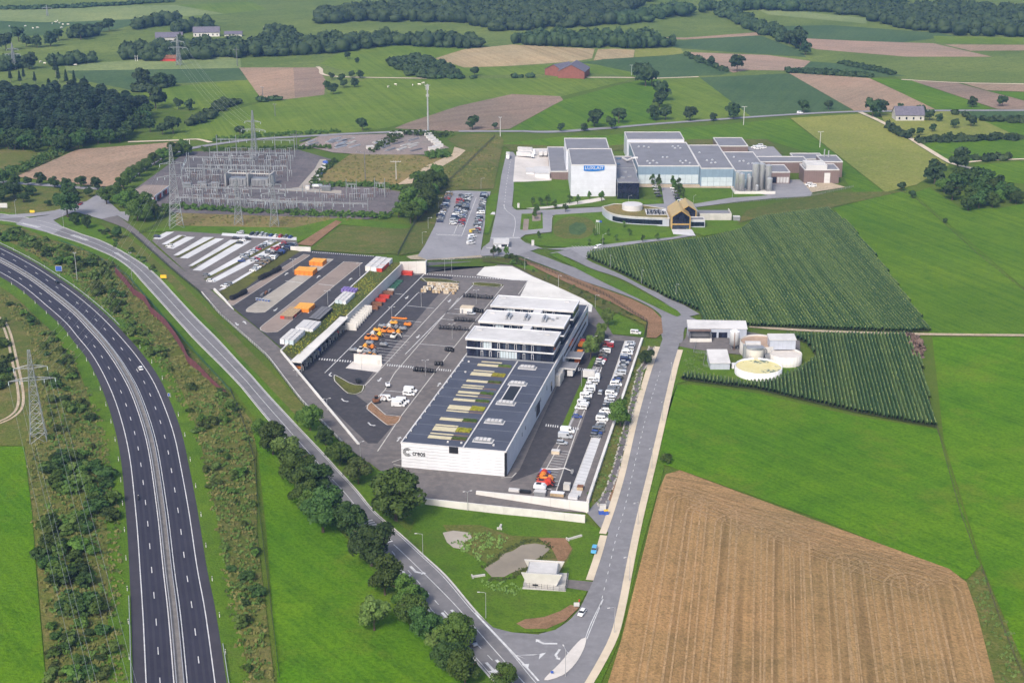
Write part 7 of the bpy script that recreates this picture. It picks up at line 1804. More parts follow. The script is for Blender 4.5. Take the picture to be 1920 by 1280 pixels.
# ------------------------------------------------------------------ stored goods
def crate(name, label, cat, p, ang, sx, sy, sz, body, top=None, group=None, ribs=0):
    t = thing(name, label, cat, p, ang, group)
    bo = B1(-sx / 2, sx / 2, -sy / 2, sy / 2, 0, sz).build('body', body, t)
    if top: B1(-sx / 2 - .05, sx / 2 + .05, -sy / 2 - .05, sy / 2 + .05, sz + .002, sz + .14).build('lid', top, t)
    for i in range(ribs):
        y = -sy / 2 + (i + .5) * sy / ribs
        B1(-sx / 2 - .06, sx / 2 + .06, y - .06, y + .06, .1, sz - .05).build('rib', body, bo)
    return t
def grid(name, where, cat, a, nx, ny, gx, gy, size, body, top, lower=False, ribs=0, stack=1, keep=1.0, adj=''):
    o = PZ(*a) if lower else P(*a)
    k = 0
    for j in range(ny):
        for i in range(nx):
            for s in range(stack):
                if random.random() > keep: continue
                x, y = o.x + VB.x * i * gx + VA.x * j * gy, o.y + VB.y * i * gx + VA.y * j * gy
                z = (LQ + .02 if lower else hz(x, y) + YZ + .02) + s * (size[2] + .16)
                bm_ = random.choice(body) if isinstance(body, list) else body
                crate(name, f'{adj} {where}, {ordn(k)} from near left', cat, (x, y, z), -AX + random.uniform(-.02, .02), size[0], size[1], size[2], bm_, top, where, ribs)
                k += 1
grid('container', 'in the front orange group on the terrace', 'container', (561, 513), 4, 1, 2.6, 7, (2.5, 7.5, 2.4), 'orange', 'orange_top', ribs=4, adj='orange container')
grid('container', 'in the rear orange group on the terrace', 'container', (588, 496), 3, 1, 2.6, 7, (2.5, 7.0, 2.2), 'orange', 'orange_top', ribs=4, adj='orange container')
grid('container', 'in the orange group among red crates', 'container', (562, 581), 3, 1, 2.6, 7, (2.5, 9.0, 1.9), 'orange', 'orange_top', ribs=4, adj='orange container')
grid('crate', 'beside the lower orange group', 'crate', (531, 598), 3, 5, 2.2, 3.0, (2.1, 2.4, 1.6), ['red_paint', 'rust', 'wood_brown'], 'timber', adj='red brown crate')
grid('bin', 'in the black bin block by the planted wall', 'bin', (584, 604), 3, 8, 1.9, 2.4, (1.7, 2.0, 1.9), 'black', 'concrete_dark', adj='black lidded bin')
grid('wrapped_stack', 'in the upper white group by the planted wall', 'stack', (633, 570), 3, 5, 2.0, 2.9, (1.8, 2.5, 2.2), ['white_wall', 'glass_milk'], 'roof_white', adj='white wrapped stack')
grid('wrapped_stack', 'in the lower white group by the planted wall', 'stack', (531, 645), 3, 5, 2.3, 3.2, (2.0, 2.7, 2.3), ['white_wall', 'roof_white', 'glass_milk'], 'roof_white', adj='white wrapped stack')
grid('wrapped_stack', 'in the bright white heap by the planted wall', 'stack', (560, 620), 4, 4, 2.2, 3.0, (2.1, 2.9, 1.6), ['white_wall'], 'roof_white', adj='white bale')
grid('pipe_crate', 'in the purple group by the planted wall', 'crate', (643, 548), 5, 2, 1.6, 3.0, (1.3, 2.2, 1.5), 'purple', None, adj='purple crate')
grid('pallet_stack', 'in the cream pallet store of the lower yard', 'pallet stack', (792, 548), 12, 4, 1.55, 4.2, (1.3, 1.5, 1.6), ['concrete_light', 'timber', 'pavement_cream'], 'pavement_cream', True, keep=.9, adj='cream pallet stack')
grid('skip', 'in the red skip row by the white fins', 'skip', (700, 580), 1, 5, 3, 6.5, (5.5, 2.4, 1.5), ['red_paint', 'rust', 'concrete_dark'], None, True, 5, adj='open skip')
grid('pallet', 'beside the upper retaining wall', 'pallet', (733, 545), 1, 5, 2, 4.0, (3.8, 1.4, .8), ['green_paint', 'timber', 'concrete'], None, True, adj='loaded pallet')
grid('cabin', 'at the top edge of the terrace', 'cabin', (693, 507), 3, 3, 3.2, 7.0, (3.0, 6.0, 2.6), ['white_wall', 'red_paint', 'concrete_light'], 'roof_white', adj='site cabin')
p = PZ(764, 516); t = crate('skip', 'dark red skip against the white end wall', 'skip', (p.x, p.y, LQ + .02), -AX, 6, 2.6, 2.0, 'red_paint', None, None, 5)
p = PZ(876, 588); t = crate('cabin', 'beige flat roofed cabin among the drum rows', 'cabin', (p.x, p.y + 1, LQ + .02), -AX, 6.5, 4.5, 3.0, 'concrete_light', 'pavement_cream'); B1(-2.4, -1.5, -2.3, -2.2, 0, 2.1).build('door', 'metal_grey', t)
p = P(776, 471); t = crate('cabin', 'small orange cabin beside the dairy car park', 'cabin', (p.x, p.y, YZ), .1, 3.4, 2.6, 2.6, 'orange', 'orange_top'); B1(-.8, .8, -1.36, -1.28, .6, 2.0).build('panel', 'white_wall', t)
for i in range(3):
    p = P(487 - i * 9 + 2, 563 + i * 3) if False else P(505 - i * 6, 548 + i * 3); crate('pipe_bundle', f'bundle of dark pipes on the beige terrace bay, {ordn(i)} from the right', 'pipe bundle', (p.x, p.y, hz(p.x, p.y) + YZ + .05), -AX, 1.2, 4.0, .8, 'rust' if i % 2 else 'concrete_dark', None, 'pipe bundles on the terrace')
for i in range(5):
    p = P(482 + i * 5.5, 564 + i * .8); t = thing('cable_reel', f'small pale reel on the beige terrace bay, {ordn(i)} from the left', 'reel', (p.x, p.y, hz(p.x, p.y) + YZ + .03), .3, 'small reels on the terrace'); MB().cyl(0, 0, 0, .2, .8, .8, 10).build('flange', 'steel_pale', t); MB().cyl(0, 0, .2, .9, .45, .45, 10).build('core', 'blue_paint', t); MB().cyl(0, 0, .9, 1.1, .8, .8, 10).build('flange', 'steel_pale', t)
for i, (x, y, sx, sy, sz, bm_, tp, lb) in enumerate([(1063, 918, 2.4, 2.4, 2.2, 'concrete', 'concrete', 'tall grey beige crate at the bottom of the car park'), (1088, 918, 2.2, 2.2, 1.2, 'timber', 'rust', 'brown crate on the pale bays at the bottom'), (1013, 929, 4.2, 2.4, 1.6, 'metal_grey', 'roof_white', 'grey machine box by the terrace wall'), (1045, 930, 5.0, 2.0, 1.2, 'timber', 'white_wall', 'timber pallet load by the terrace wall'), (1075, 934, 3.5, 3, .8, 'white_wall', 'roof_white', 'white pallet goods in the corner of the yard'), (964, 922, 4.0, 1.4, 1.0, 'roof_white', None, 'white stillage on the yard above the terrace wall'), (985, 925, 4.0, 1.4, 1.0, 'black', None, 'dark stillage on the yard above the terrace wall'), (1042, 851, 3.2, 2.0, 1.3, 'pavement_cream', 'roof_white', 'cream pallet load in the lower right bays'), (701, 634, .1, .1, .1, 'black', None, '')]):
    if lb: crate('crate', lb, 'crate', Q0(x, y), -AX, sx, sy, sz, bm_, tp)
# ------------------------------------------------------------------ site machines
def machine(label, p, ang, colr, kind, group=None, s=1.0):
    nm = {'digger': 'mini_digger', 'trailer': 'cable_trailer', 'hood': 'compressor'}[kind]
    t = thing(nm, label, {'digger': 'digger', 'trailer': 'trailer', 'hood': 'compressor'}[kind], p, ang, group)
    t.scale = (s,) * 3
    if kind == 'digger':
        for x in (-.8, .8): MB().loft([[(x - .2, y, z), (x + .2, y, z)][0:1] * 1 + [(x + .2, y, z), (x + .2, y, z + .5), (x - .2, y, z + .5)] for y, z in ((-1.3, .1), (-1.0, 0), (1.0, 0), (1.3, .1))]).build('track', 'rubber', t)
        MB().loft([rect_ring(-1.3, .8, .6, 1.4), rect_ring(-.9, .9, .55, 1.6), rect_ring(.6, .9, .55, 1.3), rect_ring(.9, .7, .6, 1.0)]).build('body', colr, t)
        MB().box(-.75, .1, -.5, .6, 1.45, 2.4).build('cab', 'car_glass', t); B1(-.8, .15, -.55, .65, 2.402, 2.5).build('cab_roof', colr, t)
        MB().tube([(.4, .7, 1.1), (.4, 2.0, 2.6), (.4, 3.3, 2.0)], [.2, .17, .13], n=5).build('boom', colr, t); MB().tube([(.4, 3.3, 2.0), (.4, 3.6, .8)], [.13, .1], n=5).build('dipper', colr, t); B1(.05, .75, 3.2, 3.8, .2, .8).build('bucket', 'black', t)
    else:
        B1(-.9, .9, -1.7, 1.7, .5, .75).build('chassis', 'black', t)
        for x in (-1.0, 1.0): MB().loft([[(x + k, math.cos(a) * .4 - .3, .4 + math.sin(a) * .4) for a in [i * math.pi / 5 for i in range(10)]] for k in (-.1, .1)]).build('wheel', 'rubber', t)
        MB().bar((0, 1.7, .6), (0, 2.8, .5), .06).build('drawbar', 'metal_grey', t)
        if kind == 'hood': MB().loft([rect_ring(-1.6, .85, .78, 1.5), rect_ring(-1.3, .95, .76, 1.75), rect_ring(.9, .95, .76, 1.75), rect_ring(1.5, .8, .78, 1.2)]).build('hood', colr, t); B1(-.5, .5, -1.0, .2, 1.74, 1.85).build('grille', 'black', t)
        else:
            for x in (-.85, .85): MB().bar((x, -1.5, .8), (x, 0, 1.7), .08).build('arm', colr, t); MB().bar((x, 1.4, .8), (x, 0, 1.7), .08).build('arm', colr, t)
            MB().loft([[(x, math.cos(a) * .8, 1.5 + math.sin(a) * .8) for a in [i * math.pi / 6 for i in range(12)]] for x in (-.6, .6)]).build('reel', colr, t)
    return t
k = 0
for i in range(9):
    for j in range(4):
        if random.random() < .38: continue
        t_ = i / 8
        x, y = 757 - 72 * t_ - (3 - j) * 13 + 8, 613 + 60 * t_ - (3 - j) * 1.6
        kd = ['trailer', 'hood', 'digger', 'hood', 'trailer'][(i * 3 + j) % 5]
        cl = ['orange', 'metal_grey', 'orange_top', 'concrete_light', 'orange', 'metal_grey' if j > 1 else 'yellow_paint'][(i + j * 2) % 6]
        machine(f'site {"digger" if kd == "digger" else "machine"} in the machine bays, {ordn(k)} from far end', Q0(x, y), PERP + random.uniform(-.15, .15), cl, kd, 'machines in the bays behind the screen wall', 1.15)
        k += 1
for i in range(7): machine(f'orange barrier trailer above the machine bays, {ordn(i)} from the left', Q0(738 + i * 3.6, 599 + i * .3), PERP, 'orange', 'hood', 'orange trailers above the machine bays', .7)
machine('rusty orange digger on the planted island edge', Q0(706, 756), PERP + .6, 'rust', 'digger', None, 1.2)
machine('small dark trailer on the left planted island bay', Q0(672, 718), .4, 'black', 'hood')
machine('white compressor trailer near the white vans', Q0(727, 726), .2, 'white_wall', 'hood')
for i, (x, y, cl, kd) in enumerate(((1020, 897, 'red_paint', 'trailer'), (1026, 905, 'orange', 'hood'), (1018, 913, 'red_paint', 'hood'), (1028, 913, 'red_paint', 'trailer'), (1018, 902, 'orange', 'trailer'), (1013, 920, 'white_wall', 'hood'))):
    machine(['red cable trailer below the boom lift', 'orange compressor below the boom lift', 'red hooded trailer in the lower left bay', 'red cable trailer in the lower right bay', 'orange cable trailer left of the compressor', 'white compressor at the terrace wall'][i], Q0(x, y), PERP, cl, kd, None, 1.5)
for i in range(9):
    q = LY(-2.4, -1.0 + i * 6.2); machine(f'machine parked in the open shed bays, {ordn(i)} from the ramp end', (q.x, q.y, LQ + .02), PERP + math.pi, ['orange', 'metal_grey', 'black', 'metal_grey', 'blue_paint', 'metal_grey', 'black', 'metal_grey', 'red_paint'][i], 'hood', 'machines in the open shed', 1.2)
q = Q0(1022, 890)
t = thing('boom_lift', 'blue and white boom lift with long arm stretched over the bays', 'boom lift', q, PERP)
B1(-1.1, 1.1, -2, 2, .5, 1.0).build('chassis', 'blue_paint', t); MB().cyl(0, -.4, 1.0, 1.5, .8, .8, 10).build('turret', 'metal_grey', t)
MB().loft([rect_ring(-1.8, .8, 1.0, 1.9), rect_ring(-.2, .8, 1.0, 1.9)]).build('motor_hood', 'blue_paint', t)
MB().tube([(0, -1.4, 2.0), (0, 5, 2.6), (0, 7.5, 3.2)], [.32, .28, .25], n=4).build('boom', 'roof_white', t); MB().tube([(0, 7.5, 3.2), (0, 10.0, 2.4)], [.22, .18], n=4).build('jib', 'roof_white', t); MB().box(-.9, .9, 10.0, 10.8, 1.6, 1.75).box(-.9, -.82, 10.0, 10.8, 1.752, 2.7).box(.82, .9, 10.0, 10.8, 1.752, 2.7).build('basket', 'metal_grey', t)
for x in (-1.1, 1.1):
    for y in (-1.4, 1.4): MB().loft([[(x + k, y + math.cos(a) * .5, .5 + math.sin(a) * .5) for a in [i * math.pi / 5 for i in range(10)]] for k in (-.16, .16)]).build('wheel', 'rubber', t)
# ------------------------------------------------------------------ pylons, gantries, substation
def lattice(mb, h, wb, wt, n, w=.09, z0=0):
    c = lambda k, z: [(-1, -1), (1, -1), (1, 1), (-1, 1)][k]
    pt = lambda k, z: ((wb + (wt - wb) * ((z / h) ** .8)) / 2 * c(k, z)[0], (wb + (wt - wb) * ((z / h) ** .8)) / 2 * c(k, z)[1], z + z0)
    zs = [h * (1 - (1 - i / n) ** 1.25) for i in range(n + 1)]
    for i in range(n):
        for k in range(4):
            mb.bar(pt(k, zs[i]), pt(k, zs[i + 1]), w * 1.5)
            a, b = k, (k + 1) % 4
            mb.bar(pt(a, zs[i]), pt(b, zs[i + 1]), w); mb.bar(pt(b, zs[i]), pt(a, zs[i + 1]), w); mb.bar(pt(a, zs[i + 1]), pt(b, zs[i + 1]), w)
def pylon(label, p, ang, h, wb, arms, w=.1, n=9):
    t = thing('pylon', label, 'pylon', p, ang)
    w *= .7; mb = MB(); lattice(mb, h, wb, wb * .14, n, w); mb.build('tower', 'galvanised', t, fix=False)
    tips = []
    for z, L in arms:
        a = MB()
        for s in (-1, 1):
            for y in (-.4, .4): a.bar((0, y, z + 1.2), (s * L, 0, z), w); a.bar((0, y, z - .3), (s * L, 0, z), w)
            for k in range(1, 5): a.bar((s * L * k / 5, .3 * (1 - k / 5), z + 1.2 * (1 - k / 5)), (s * L * k / 5, -.3 * (1 - k / 5), z - .3 * (1 - k / 5)), w * .7)
        ca = a.build('crossarm', 'galvanised', t, fix=False)
        for s in (-1, 1):
            for f in ((1.0, .52) if L > 7 else (1.0,)):
                MB().cyl(s * L * f, 0, z - 1.6, z - .1, .16, .16, 6).build('insulator', 'glass_milk', ca)
                tips.append(Matrix.Rotation(ang, 4, 'Z') @ Vector((s * L * f, 0, z - 1.6)) + Vector(p))
    return tips
near_tips = pylon('large steel lattice pylon on the left motorway bank', P(73, 826), .25, 37.5, 6.5, [(25.5, 8.6), (30.5, 6.2)], .13, 11)
big_tips = pylon('tallest lattice pylon at the left end of the substation', P(331, 426), .3, 50, 8.5, [(31, 9), (39, 7)], .14, 12)
p2_tips = pylon('lattice pylon below the middle of the substation', P(448, 421), .1, 29, 5.5, [(19, 7), (24, 5)], .13, 8)
p3_tips = pylon('lattice pylon below the right part of the substation', P(515, 424), .1, 31, 5.5, [(20, 7), (25.5, 5)], .13, 8)
p4_tips = pylon('lattice pylon behind the substation gantries', P(478, 300), -.2, 36, 5, [(22, 9), (28, 6)], .15, 9)
p5_tips = pylon('far lattice pylon in front of the tree belt', P(336, 123), -.2, 30, 5, [(18, 10), (24, 7)], .2, 7)
p6_tips = pylon('far lattice pylon beside the wood at the left edge', P(27, 130), -.1, 26, 4.5, [(15, 8), (20, 6)], .2, 7)
pylon('small far pylon on the pale top meadow', P(89, 30), 0, 14, 2.5, [(10, 6)], .18, 4)
def wires(label, A_, B_, sag, group, w=.055, n=14):
    for i, (a, b) in enumerate(zip(A_, B_)):
        a, b = Vector(a), Vector(b)
        pts = [a.lerp(b, k / n) - Vector((0, 0, sag * 4 * (k / n) * (1 - k / n))) for k in range(n + 1)]
        o = MB().tube(pts, w, n=3).build('power_cable', 'wire')
        tag(o, f'{label}, {ordn(i)} from the left', 'cable', group)
ends = sorted(near_tips, key=lambda v: v.x)
tx = [152, 175, 187, 226, 247, 262]
wires('power cable from the near pylon to the bottom edge', ends, [PZ(x, 1300, 22 + (i % 2)) + (PZ(x, 1300, 22) - ends[i]) * .25 for i, x in enumerate(tx)], 1.0, 'cables below the near pylon', .04)
wires('power cable from the near pylon to the tallest pylon', ends, sorted(big_tips, key=lambda v: v.x), 9, 'cables from the near pylon to the substation', .028, 24)
wires('power cable from the far pylon to the substation', sorted(p5_tips, key=lambda v: v.x), sorted(p4_tips, key=lambda v: v.x), 8, 'cables over the fields behind the substation', .05, 20)
def mast(label, x, y, top, armL, armz, mat, name='power_pole', r=.25, cat='pole'):
    p = P(x, y); h = tall(p, top)
    t = thing(name, label, cat, p)
    MB().cyl(0, 0, 0, h, r * 1.2, r * .7, 8).build('pole', mat, t)
    for z in armz: MB().box(-armL, armL, -.12, .12, h - z - .15, h - z + .1).build('crossarm', mat, t)
    for z in armz:
        for s in (-1, -.5, .5, 1): MB().cyl(s * armL * .95, 0, h - z + .1, h - z + .7, .1, .1, 6).build('insulator', 'steel_pale', t)
    return t, h
mast('dark T shaped power pole on the dry mound', 685, 337, 283, 5.5, (1.0,), 'concrete_dark')
mast('white T shaped pole at the foot of the dry mound', 743, 339, 302, 3.6, (.4,), 'roof_white')
mast('wooden power pole left of the storage ground', 557, 284, 245, 4.5, (3,), 'concrete_dark')
mast('power pole in the green field beyond the substation', 516, 218, 195, 1.5, (.5,), 'concrete_dark')
mast('power pole at the corner of the brown far field', 493, 188, 163, 1.5, (.5,), 'concrete_dark')
mast('dark power pole right of the far farm', 445, 124, 88, 3, (3,), 'concrete_dark', r=.35)
mast('tall white pole beside the road bend near the dairy', 938, 257, 220, 1.2, (.2,), 'roof_white')
mast('white lamp mast behind the dairy roofs', 1394, 235, 200, 2.2, (.2,), 'roof_white')
mast('white lamp mast on the meadow right of the dairy', 1537, 277, 247, 2.2, (.2,), 'roof_white')
mast('pale double pole by the red far barn', 1184, 142, 122, 2.0, (.3,), 'steel_pale')
mast('tall grey pole on the upper motorway bank', 145, 526, 474, .8, (.2,), 'steel_pale', r=.2)
mast('slim grey pole beside the country road bend', 248, 528, 474, .8, (.2,), 'metal_grey', r=.13)
for i, (x, y, tp) in enumerate(((352, 276, 261), (356, 277, 262), (254, 115, 104), (258, 115, 104))): mast(['left pole of the pale pair by the brown field corner', 'right pole of the pale pair by the brown field corner', 'left pole of the far pale pair below the tree belt', 'right pole of the far pale pair below the tree belt'][i], x, y, tp, .3, (), 'concrete_light', r=.3)
t, h = mast('tall grey telecom mast behind the storage ground', 803, 251, 158, 2.2, (1.0,), 'steel_pale', 'telecom_mast', .7, 'mast')
for z, n_ in ((1.5, 3), (3.5, 3), (9, 3)):
    for k in range(n_): 
        a = k * 2.09 + z; B1(-.25, .25, -.15, .15, h - z - 1, h - z + 1).build('antenna', 'roof_white', t).location = (math.cos(a) * 1.1, math.sin(a) * 1.1, 0)
def gantry(label, a, b, h, cols, group=None, w=.35, bays=True):
    A_, B_ = P(*a), P(*b); d = B_ - A_; L = d.length
    t = thing('gantry', label, 'gantry', A_, math.atan2(d.y, d.x), group)
    for i in range(cols): 
        x = L * i / (cols - 1)
        MB().cyl(x, 0, 0, h + 3, w, w * .6, 6).build('column', 'galvanised', t)
    mb = MB(); n = max(4, int(L / 2.5))
    for i in range(n):
        x0, x1 = L * i / n, L * (i + 1) / n
        mb.bar((x0, -.3, h), (x1, .3, h), .07); mb.bar((x0, .3, h - .7), (x1, -.3, h - .7), .07); mb.bar((x0, 0, h), (x1, 0, h - .7), .07)
    mb.bar((0, 0, h), (L, 0, h), .13); mb.bar((0, 0, h - .7), (L, 0, h - .7), .13)
    be = mb.build('beam', 'galvanised', t, fix=False)
    m_ = MB().cyl(0, 0, -2.2, 0, .14, .14, 6).mesh('insulator', 'glass_milk')
    for i in range(max(3, int(L / 6))): o = link('insulator', m_, be); o.location = (L * (i + .5) / max(3, int(L / 6)), 0, h - .75)
    return t
GA = [('far gantry line at the back of the substation', (408, 293), (553, 295), 13, 5), ('second gantry line of the substation', (356, 325), (475, 328), 12, 4), ('third gantry line of the substation', (395, 316), (545, 318), 12, 5), ('front gantry line before the grey switch house', (342, 347), (425, 349), 12, 3), ('left side gantry of the substation', (342, 346), (352, 322), 11, 2), ('gantry beside the grey switch house', (422, 350), (506, 352), 12, 3),
      ('long low gantry line along the lower yard', (345, 366), (600, 372), 6, 9), ('second low gantry line along the lower yard', (330, 383), (690, 396), 5, 12), ('third low gantry line along the lower yard', (470, 392), (605, 398), 6, 6), ('gantry of the middle bays', (385, 338), (540, 341), 11, 5), ('first white portal in the right substation yard', (650, 372), (669, 373), 10, 2), ('second white portal in the right substation yard', (703, 370), (722, 371), 10, 2)]
for a in GA: gantry(*a)
sw = []
def switchgear(label, x, y, kind, group):
    p = P(x, y)
    t = thing('switchgear' if kind else 'insulator_stand', label, 'switchgear', (p.x, p.y, p.z + .1), random.uniform(-.1, .1), group)
    for i in (-1, 0, 1):
        lg = B1(i * 1.5 - .12, i * 1.5 + .12, -.12, .12, 0, 2.2).build('leg', 'galvanised', t)
        c = MB()
        for k in range(5): c.cyl(i * 1.5, 0, 2.2 + k * .45, 2.6 + k * .45, .3, .17, 6)
        c.build('insulator', 'wood_brown' if kind else 'galvanised', lg)
    MB().box(-1.9, 1.9, -.1, .1, 4.46, 4.62).build('busbar', 'steel_pale', t)
k = 0
for y, x0, x1, n_ in sorted(((290, 420, 545, 12), (303, 400, 555, 13), (312, 380, 540, 14), (322, 370, 540, 12), (332, 345, 545, 15), (340, 350, 420, 7), (358, 360, 420, 8), (368, 350, 470, 10), (378, 345, 450, 9), (386, 370, 560, 14), (394, 470, 610, 12), (366, 655, 735, 6), (377, 600, 700, 8))):
    for i in range(n_):
        x = x0 + (x1 - x0) * (i + random.uniform(.1, .9)) / n_
        switchgear(f'insulator stand, {ordn(i)} from left in the {ordn(k)} substation line from the back', x, y + random.uniform(-1.5, 1.5), i % 2, f'insulator stands of the {ordn(k)} substation line')
    k += 1
for x, y, lb in ((380, 350, 'large transformer left of the grey switch house'), (405, 351, 'second transformer left of the grey switch house'), (352, 352, 'small transformer by the red panelled building'), (612, 358, 'transformer in the right substation yard')):
    p = P(x, y); t = thing('transformer', lb, 'transformer', p); B1(-3, 3, -1.8, 1.8, .2, 3.6).build('tank', 'metal_grey', t)
    for i in range(8): B1(-2.8 + i * .75, -2.4 + i * .75, -2.6, -1.85, .5, 3.2).build('cooling_fin', 'galvanised', t)
    for i in range(3): MB().cyl(-1.8 + i * 1.8, 0, 3.6, 5.8, .22, .12, 6).build('bushing', 'wood_brown', t)
    MB().cyl(2.2, .8, 3.8, 4.6, .5, .5, 8).build('conservator', 'metal_grey', t)
p = P(423, 350); q = P(506, 352); t = thing('switch_house', 'grey open fronted switch house of concrete walls', 'building', p, math.atan2((q - p).y, (q - p).x))
L = (q - p).length
for i in range(3): B1(L * i / 2 - .4, L * i / 2 + .4, 0, 14, 0, 8.5).build('fire_wall', 'concrete', t)
for i in range(2): 
    B1(L * i / 2 + 2, L * (i + 1) / 2 - 2, 3, 9, .3, 5.2).build('transformer_tank', 'metal_grey', t)
    for j in range(9): B1(L * i / 2 + 2.4 + j * 1.0, L * i / 2 + 2.9 + j * 1.0, 1.6, 2.95, .5, 4.6).build('radiator', 'steel_pale', t)
    B1(L * i / 2 + .41, L * (i + 1) / 2 - .41, 6, 6.4, 7.6, 8.4).build('beam', 'concrete', t)
p, q = P(289, 381), P(316, 362); d = q - p
t = thing('control_building', 'flat roofed control building with red and white panels', 'building', p, math.atan2(d.y, d.x)); L = d.length
B1(0, L, 0, 16, 0, 4.4).build('wall', 'cladding_grey', t); B1(-.8, L + .8, -.8, 16.8, 4.402, 5.0).build('roof', 'paver_brown', t); B1(-.9, L + .9, -1.0, -.82, 4.2, 5.1).build('fascia', 'white_wall', t)
for i in range(10): B1(i * L / 10 + .1, (i + 1) * L / 10 - .1, -.12, .05, .5, 4.0).build('panel', ['red_paint', 'white_wall', 'glass_blue', 'rust'][i % 4], t)
p = P(585, 354); t = thing('gas_tank', 'white horizontal tank beside the upper substation hedge', 'tank', p); MB().loft([[(x, math.cos(a) * 1.4 * s, 1.9 + math.sin(a) * 1.4 * s) for a in [i * math.pi / 6 for i in range(12)]] for x, s in ((0, .5), (.5, 1), (6.5, 1), (7, .5))]).build('shell', 'steel_pale', t, True); B1(1, 1.4, -1, 1, 0, 1).build('saddle', 'concrete', t); B1(5.5, 5.9, -1, 1, 0, 1).build('saddle', 'concrete', t)
p = P(577, 356); crate('cabin', 'small pale cabin beside the white horizontal tank', 'cabin', p, 0, 2.6, 2.6, 2.6, 'concrete_light', 'roof_white')
# storage ground: pole stacks and white crates
k = 0
for x0, x1, y0, y1, n_ in ((612, 668, 262, 278, 14), (704, 782, 263, 284, 18), (566, 590, 264, 276, 4)):
    for i in range(n_):
        x, y = random.uniform(x0, x1), y0 + (y1 - y0) * ((i * .618) % 1)
        p = P(x, y); ang = -.55 + random.uniform(-.15, .15); m_ = random.choice(['concrete', 'concrete_dark', 'steel_pale', 'metal_grey'])
        t = thing('pole_stack', f'stack of grey poles on the storage ground, {ordn(k)} of the stacks', 'pole stack', (p.x, p.y, p.z + .2), ang, 'pole stacks on the storage ground')
        for j in range(5): B1(-.9 + j * .45, -.5 + j * .45, -6, 6, .1 + .25 * (j % 2), .7 + .25 * (j % 2)).build('pole', m_, t)
        k += 1
for i, (x, y) in enumerate([(803, 256), (806, 260), (810, 264), (815, 268), (820, 272), (824, 277), (818, 280), (810, 282), (737, 255), (750, 254), (694, 280)]):
    p = P(x, y); crate('crate', f'white covered crate round the storage ground, {ordn(i)} listed from the mast', 'crate', (p.x, p.y, p.z + .2), .5, 5.5, 2.4, 2.4, 'concrete_light', 'roof_white', 'white crates round the storage ground')
for i in range(8):
    p = P(590 + i * 3.2, 345 - i * 5.5); crate('scrap_pile', f'pile of dark and white scrap beside the service track, {ordn(i)} from the near end', 'scrap pile', (p.x, p.y, p.z + .2), .4 + i * .3, 5, 2.6, 1.2 + .2 * (i % 3), ['black', 'concrete_light', 'concrete_dark', 'blue_paint'][i % 4], ['concrete_light', None, 'roof_white', None][i % 4], 'scrap piles by the service track')
# ------------------------------------------------------------------ street lamps and small roadside things
def lamp(label, x, y, h=9.0, flat=None, ang=0.0, arm=1.8, double=False):
    p = P(x, y) if flat is None else PZ(x, y, 0); p.z += .3
    t = thing('street_lamp', label, 'street lamp', p, ang)
    MB().cyl(0, 0, 0, h, .11, .06, 6).build('pole', 'steel_pale', t)
    for s in ((-1, 1) if double else (-1,)):
        am = MB().tube([(0, 0, h - .6), (s * .3, 0, h), (s * arm, 0, h + .15)], .05, n=4).build('arm', 'steel_pale', t); B1(min(s * arm, s * (arm + .8)), max(s * arm, s * (arm + .8)), -.16, .16, h + .08, h + .24).build('lamp_head', 'roof_white', am)
LM = [(793, 1045, 8.6, 'lower roadside lamp left of the pond'), (911, 1160, 9, 'roadside lamp left of the pump house lawn'), (1152, 1188, 9, 'lamp on the right pavement near the junction'), (1180, 1090, 9, 'lamp on the right pavement level with the pump house'), (1196, 985, 9, 'lamp on the right pavement beside the stubble field corner'), (1222, 880, 9, 'lamp on the right pavement beside the lone bush'), (1242, 790, 9, 'lamp on the right pavement opposite the ditch tree'), (1258, 715, 9, 'lamp on the right pavement near the tank yard'),
      (1144, 504, 8, 'lamp on the maize edge, uppermost of three'), (1203, 533, 8, 'lamp on the maize edge, middle of three'), (1267, 560, 8, 'lamp on the maize edge, lowest of three'), (1047, 540, 7, 'lamp on the planted bank above the forecourt'), (1116, 578, 7, 'lamp at the end of the white forecourt'), (984, 507, 7, 'lamp on the bank near the dairy crossing'), (803, 430, 7, 'lamp on the left edge of the dairy car park'), (792, 458, 7, 'lower lamp on the left edge of the dairy car park'), (822, 392, 7, 'upper lamp on the left edge of the dairy car park'), (902, 355, 7, 'lamp at the top of the dairy car park'),
      (1178, 388, 7, 'lamp beside the white drum of the visitor centre'), (1130, 462, 7, 'lamp on the visitor footpath'), (1300, 388, 7, 'lamp on the dairy lawn beside the silos'), (1373, 372, 7, 'lamp near the silo slab'), (1034, 430, 7, 'lamp beside the grassy basin'), (30, 404, 9, 'lamp in the road fork at the left edge'), (120, 430, 9, 'lamp below the road fork tree'), (1060, 1270, 9, 'double lamp on the splitter island')]
for i, (x, y, h, lb) in enumerate(LM): lamp(lb, x, y, h, None, 0 if i < 2 else .2 * i, 1.8, i == len(LM) - 1)
for i, (x, y, lb) in enumerate([(790, 576, 'yard lamp in the empty middle bay'), (735, 604, 'yard lamp beside the orange trailers'), (678, 693, 'yard lamp in front of the screen wall'), (798, 706, 'yard lamp below the crossing drum row'), (848, 636, 'yard lamp right of the long drum row'), (893, 571, 'yard lamp above the beige cabin'), (558, 725, 'lamp on the ramp road, upper'), (676, 863, 'lamp at the foot of the ramp'), (877, 958, 'lamp at the pale wall above the pond'), (1090, 725, 'lamp beside the van row'), (1113, 660, 'lamp by the slender dock trees'), (847, 512, 'lamp beside the dark tapering wall'), (834, 512, 'lamp above the yard crossing'), (614, 780, 'lamp on the ramp road, lower')]):
    lamp(lb, x, y, 7.5, 0, .3, .9, True)
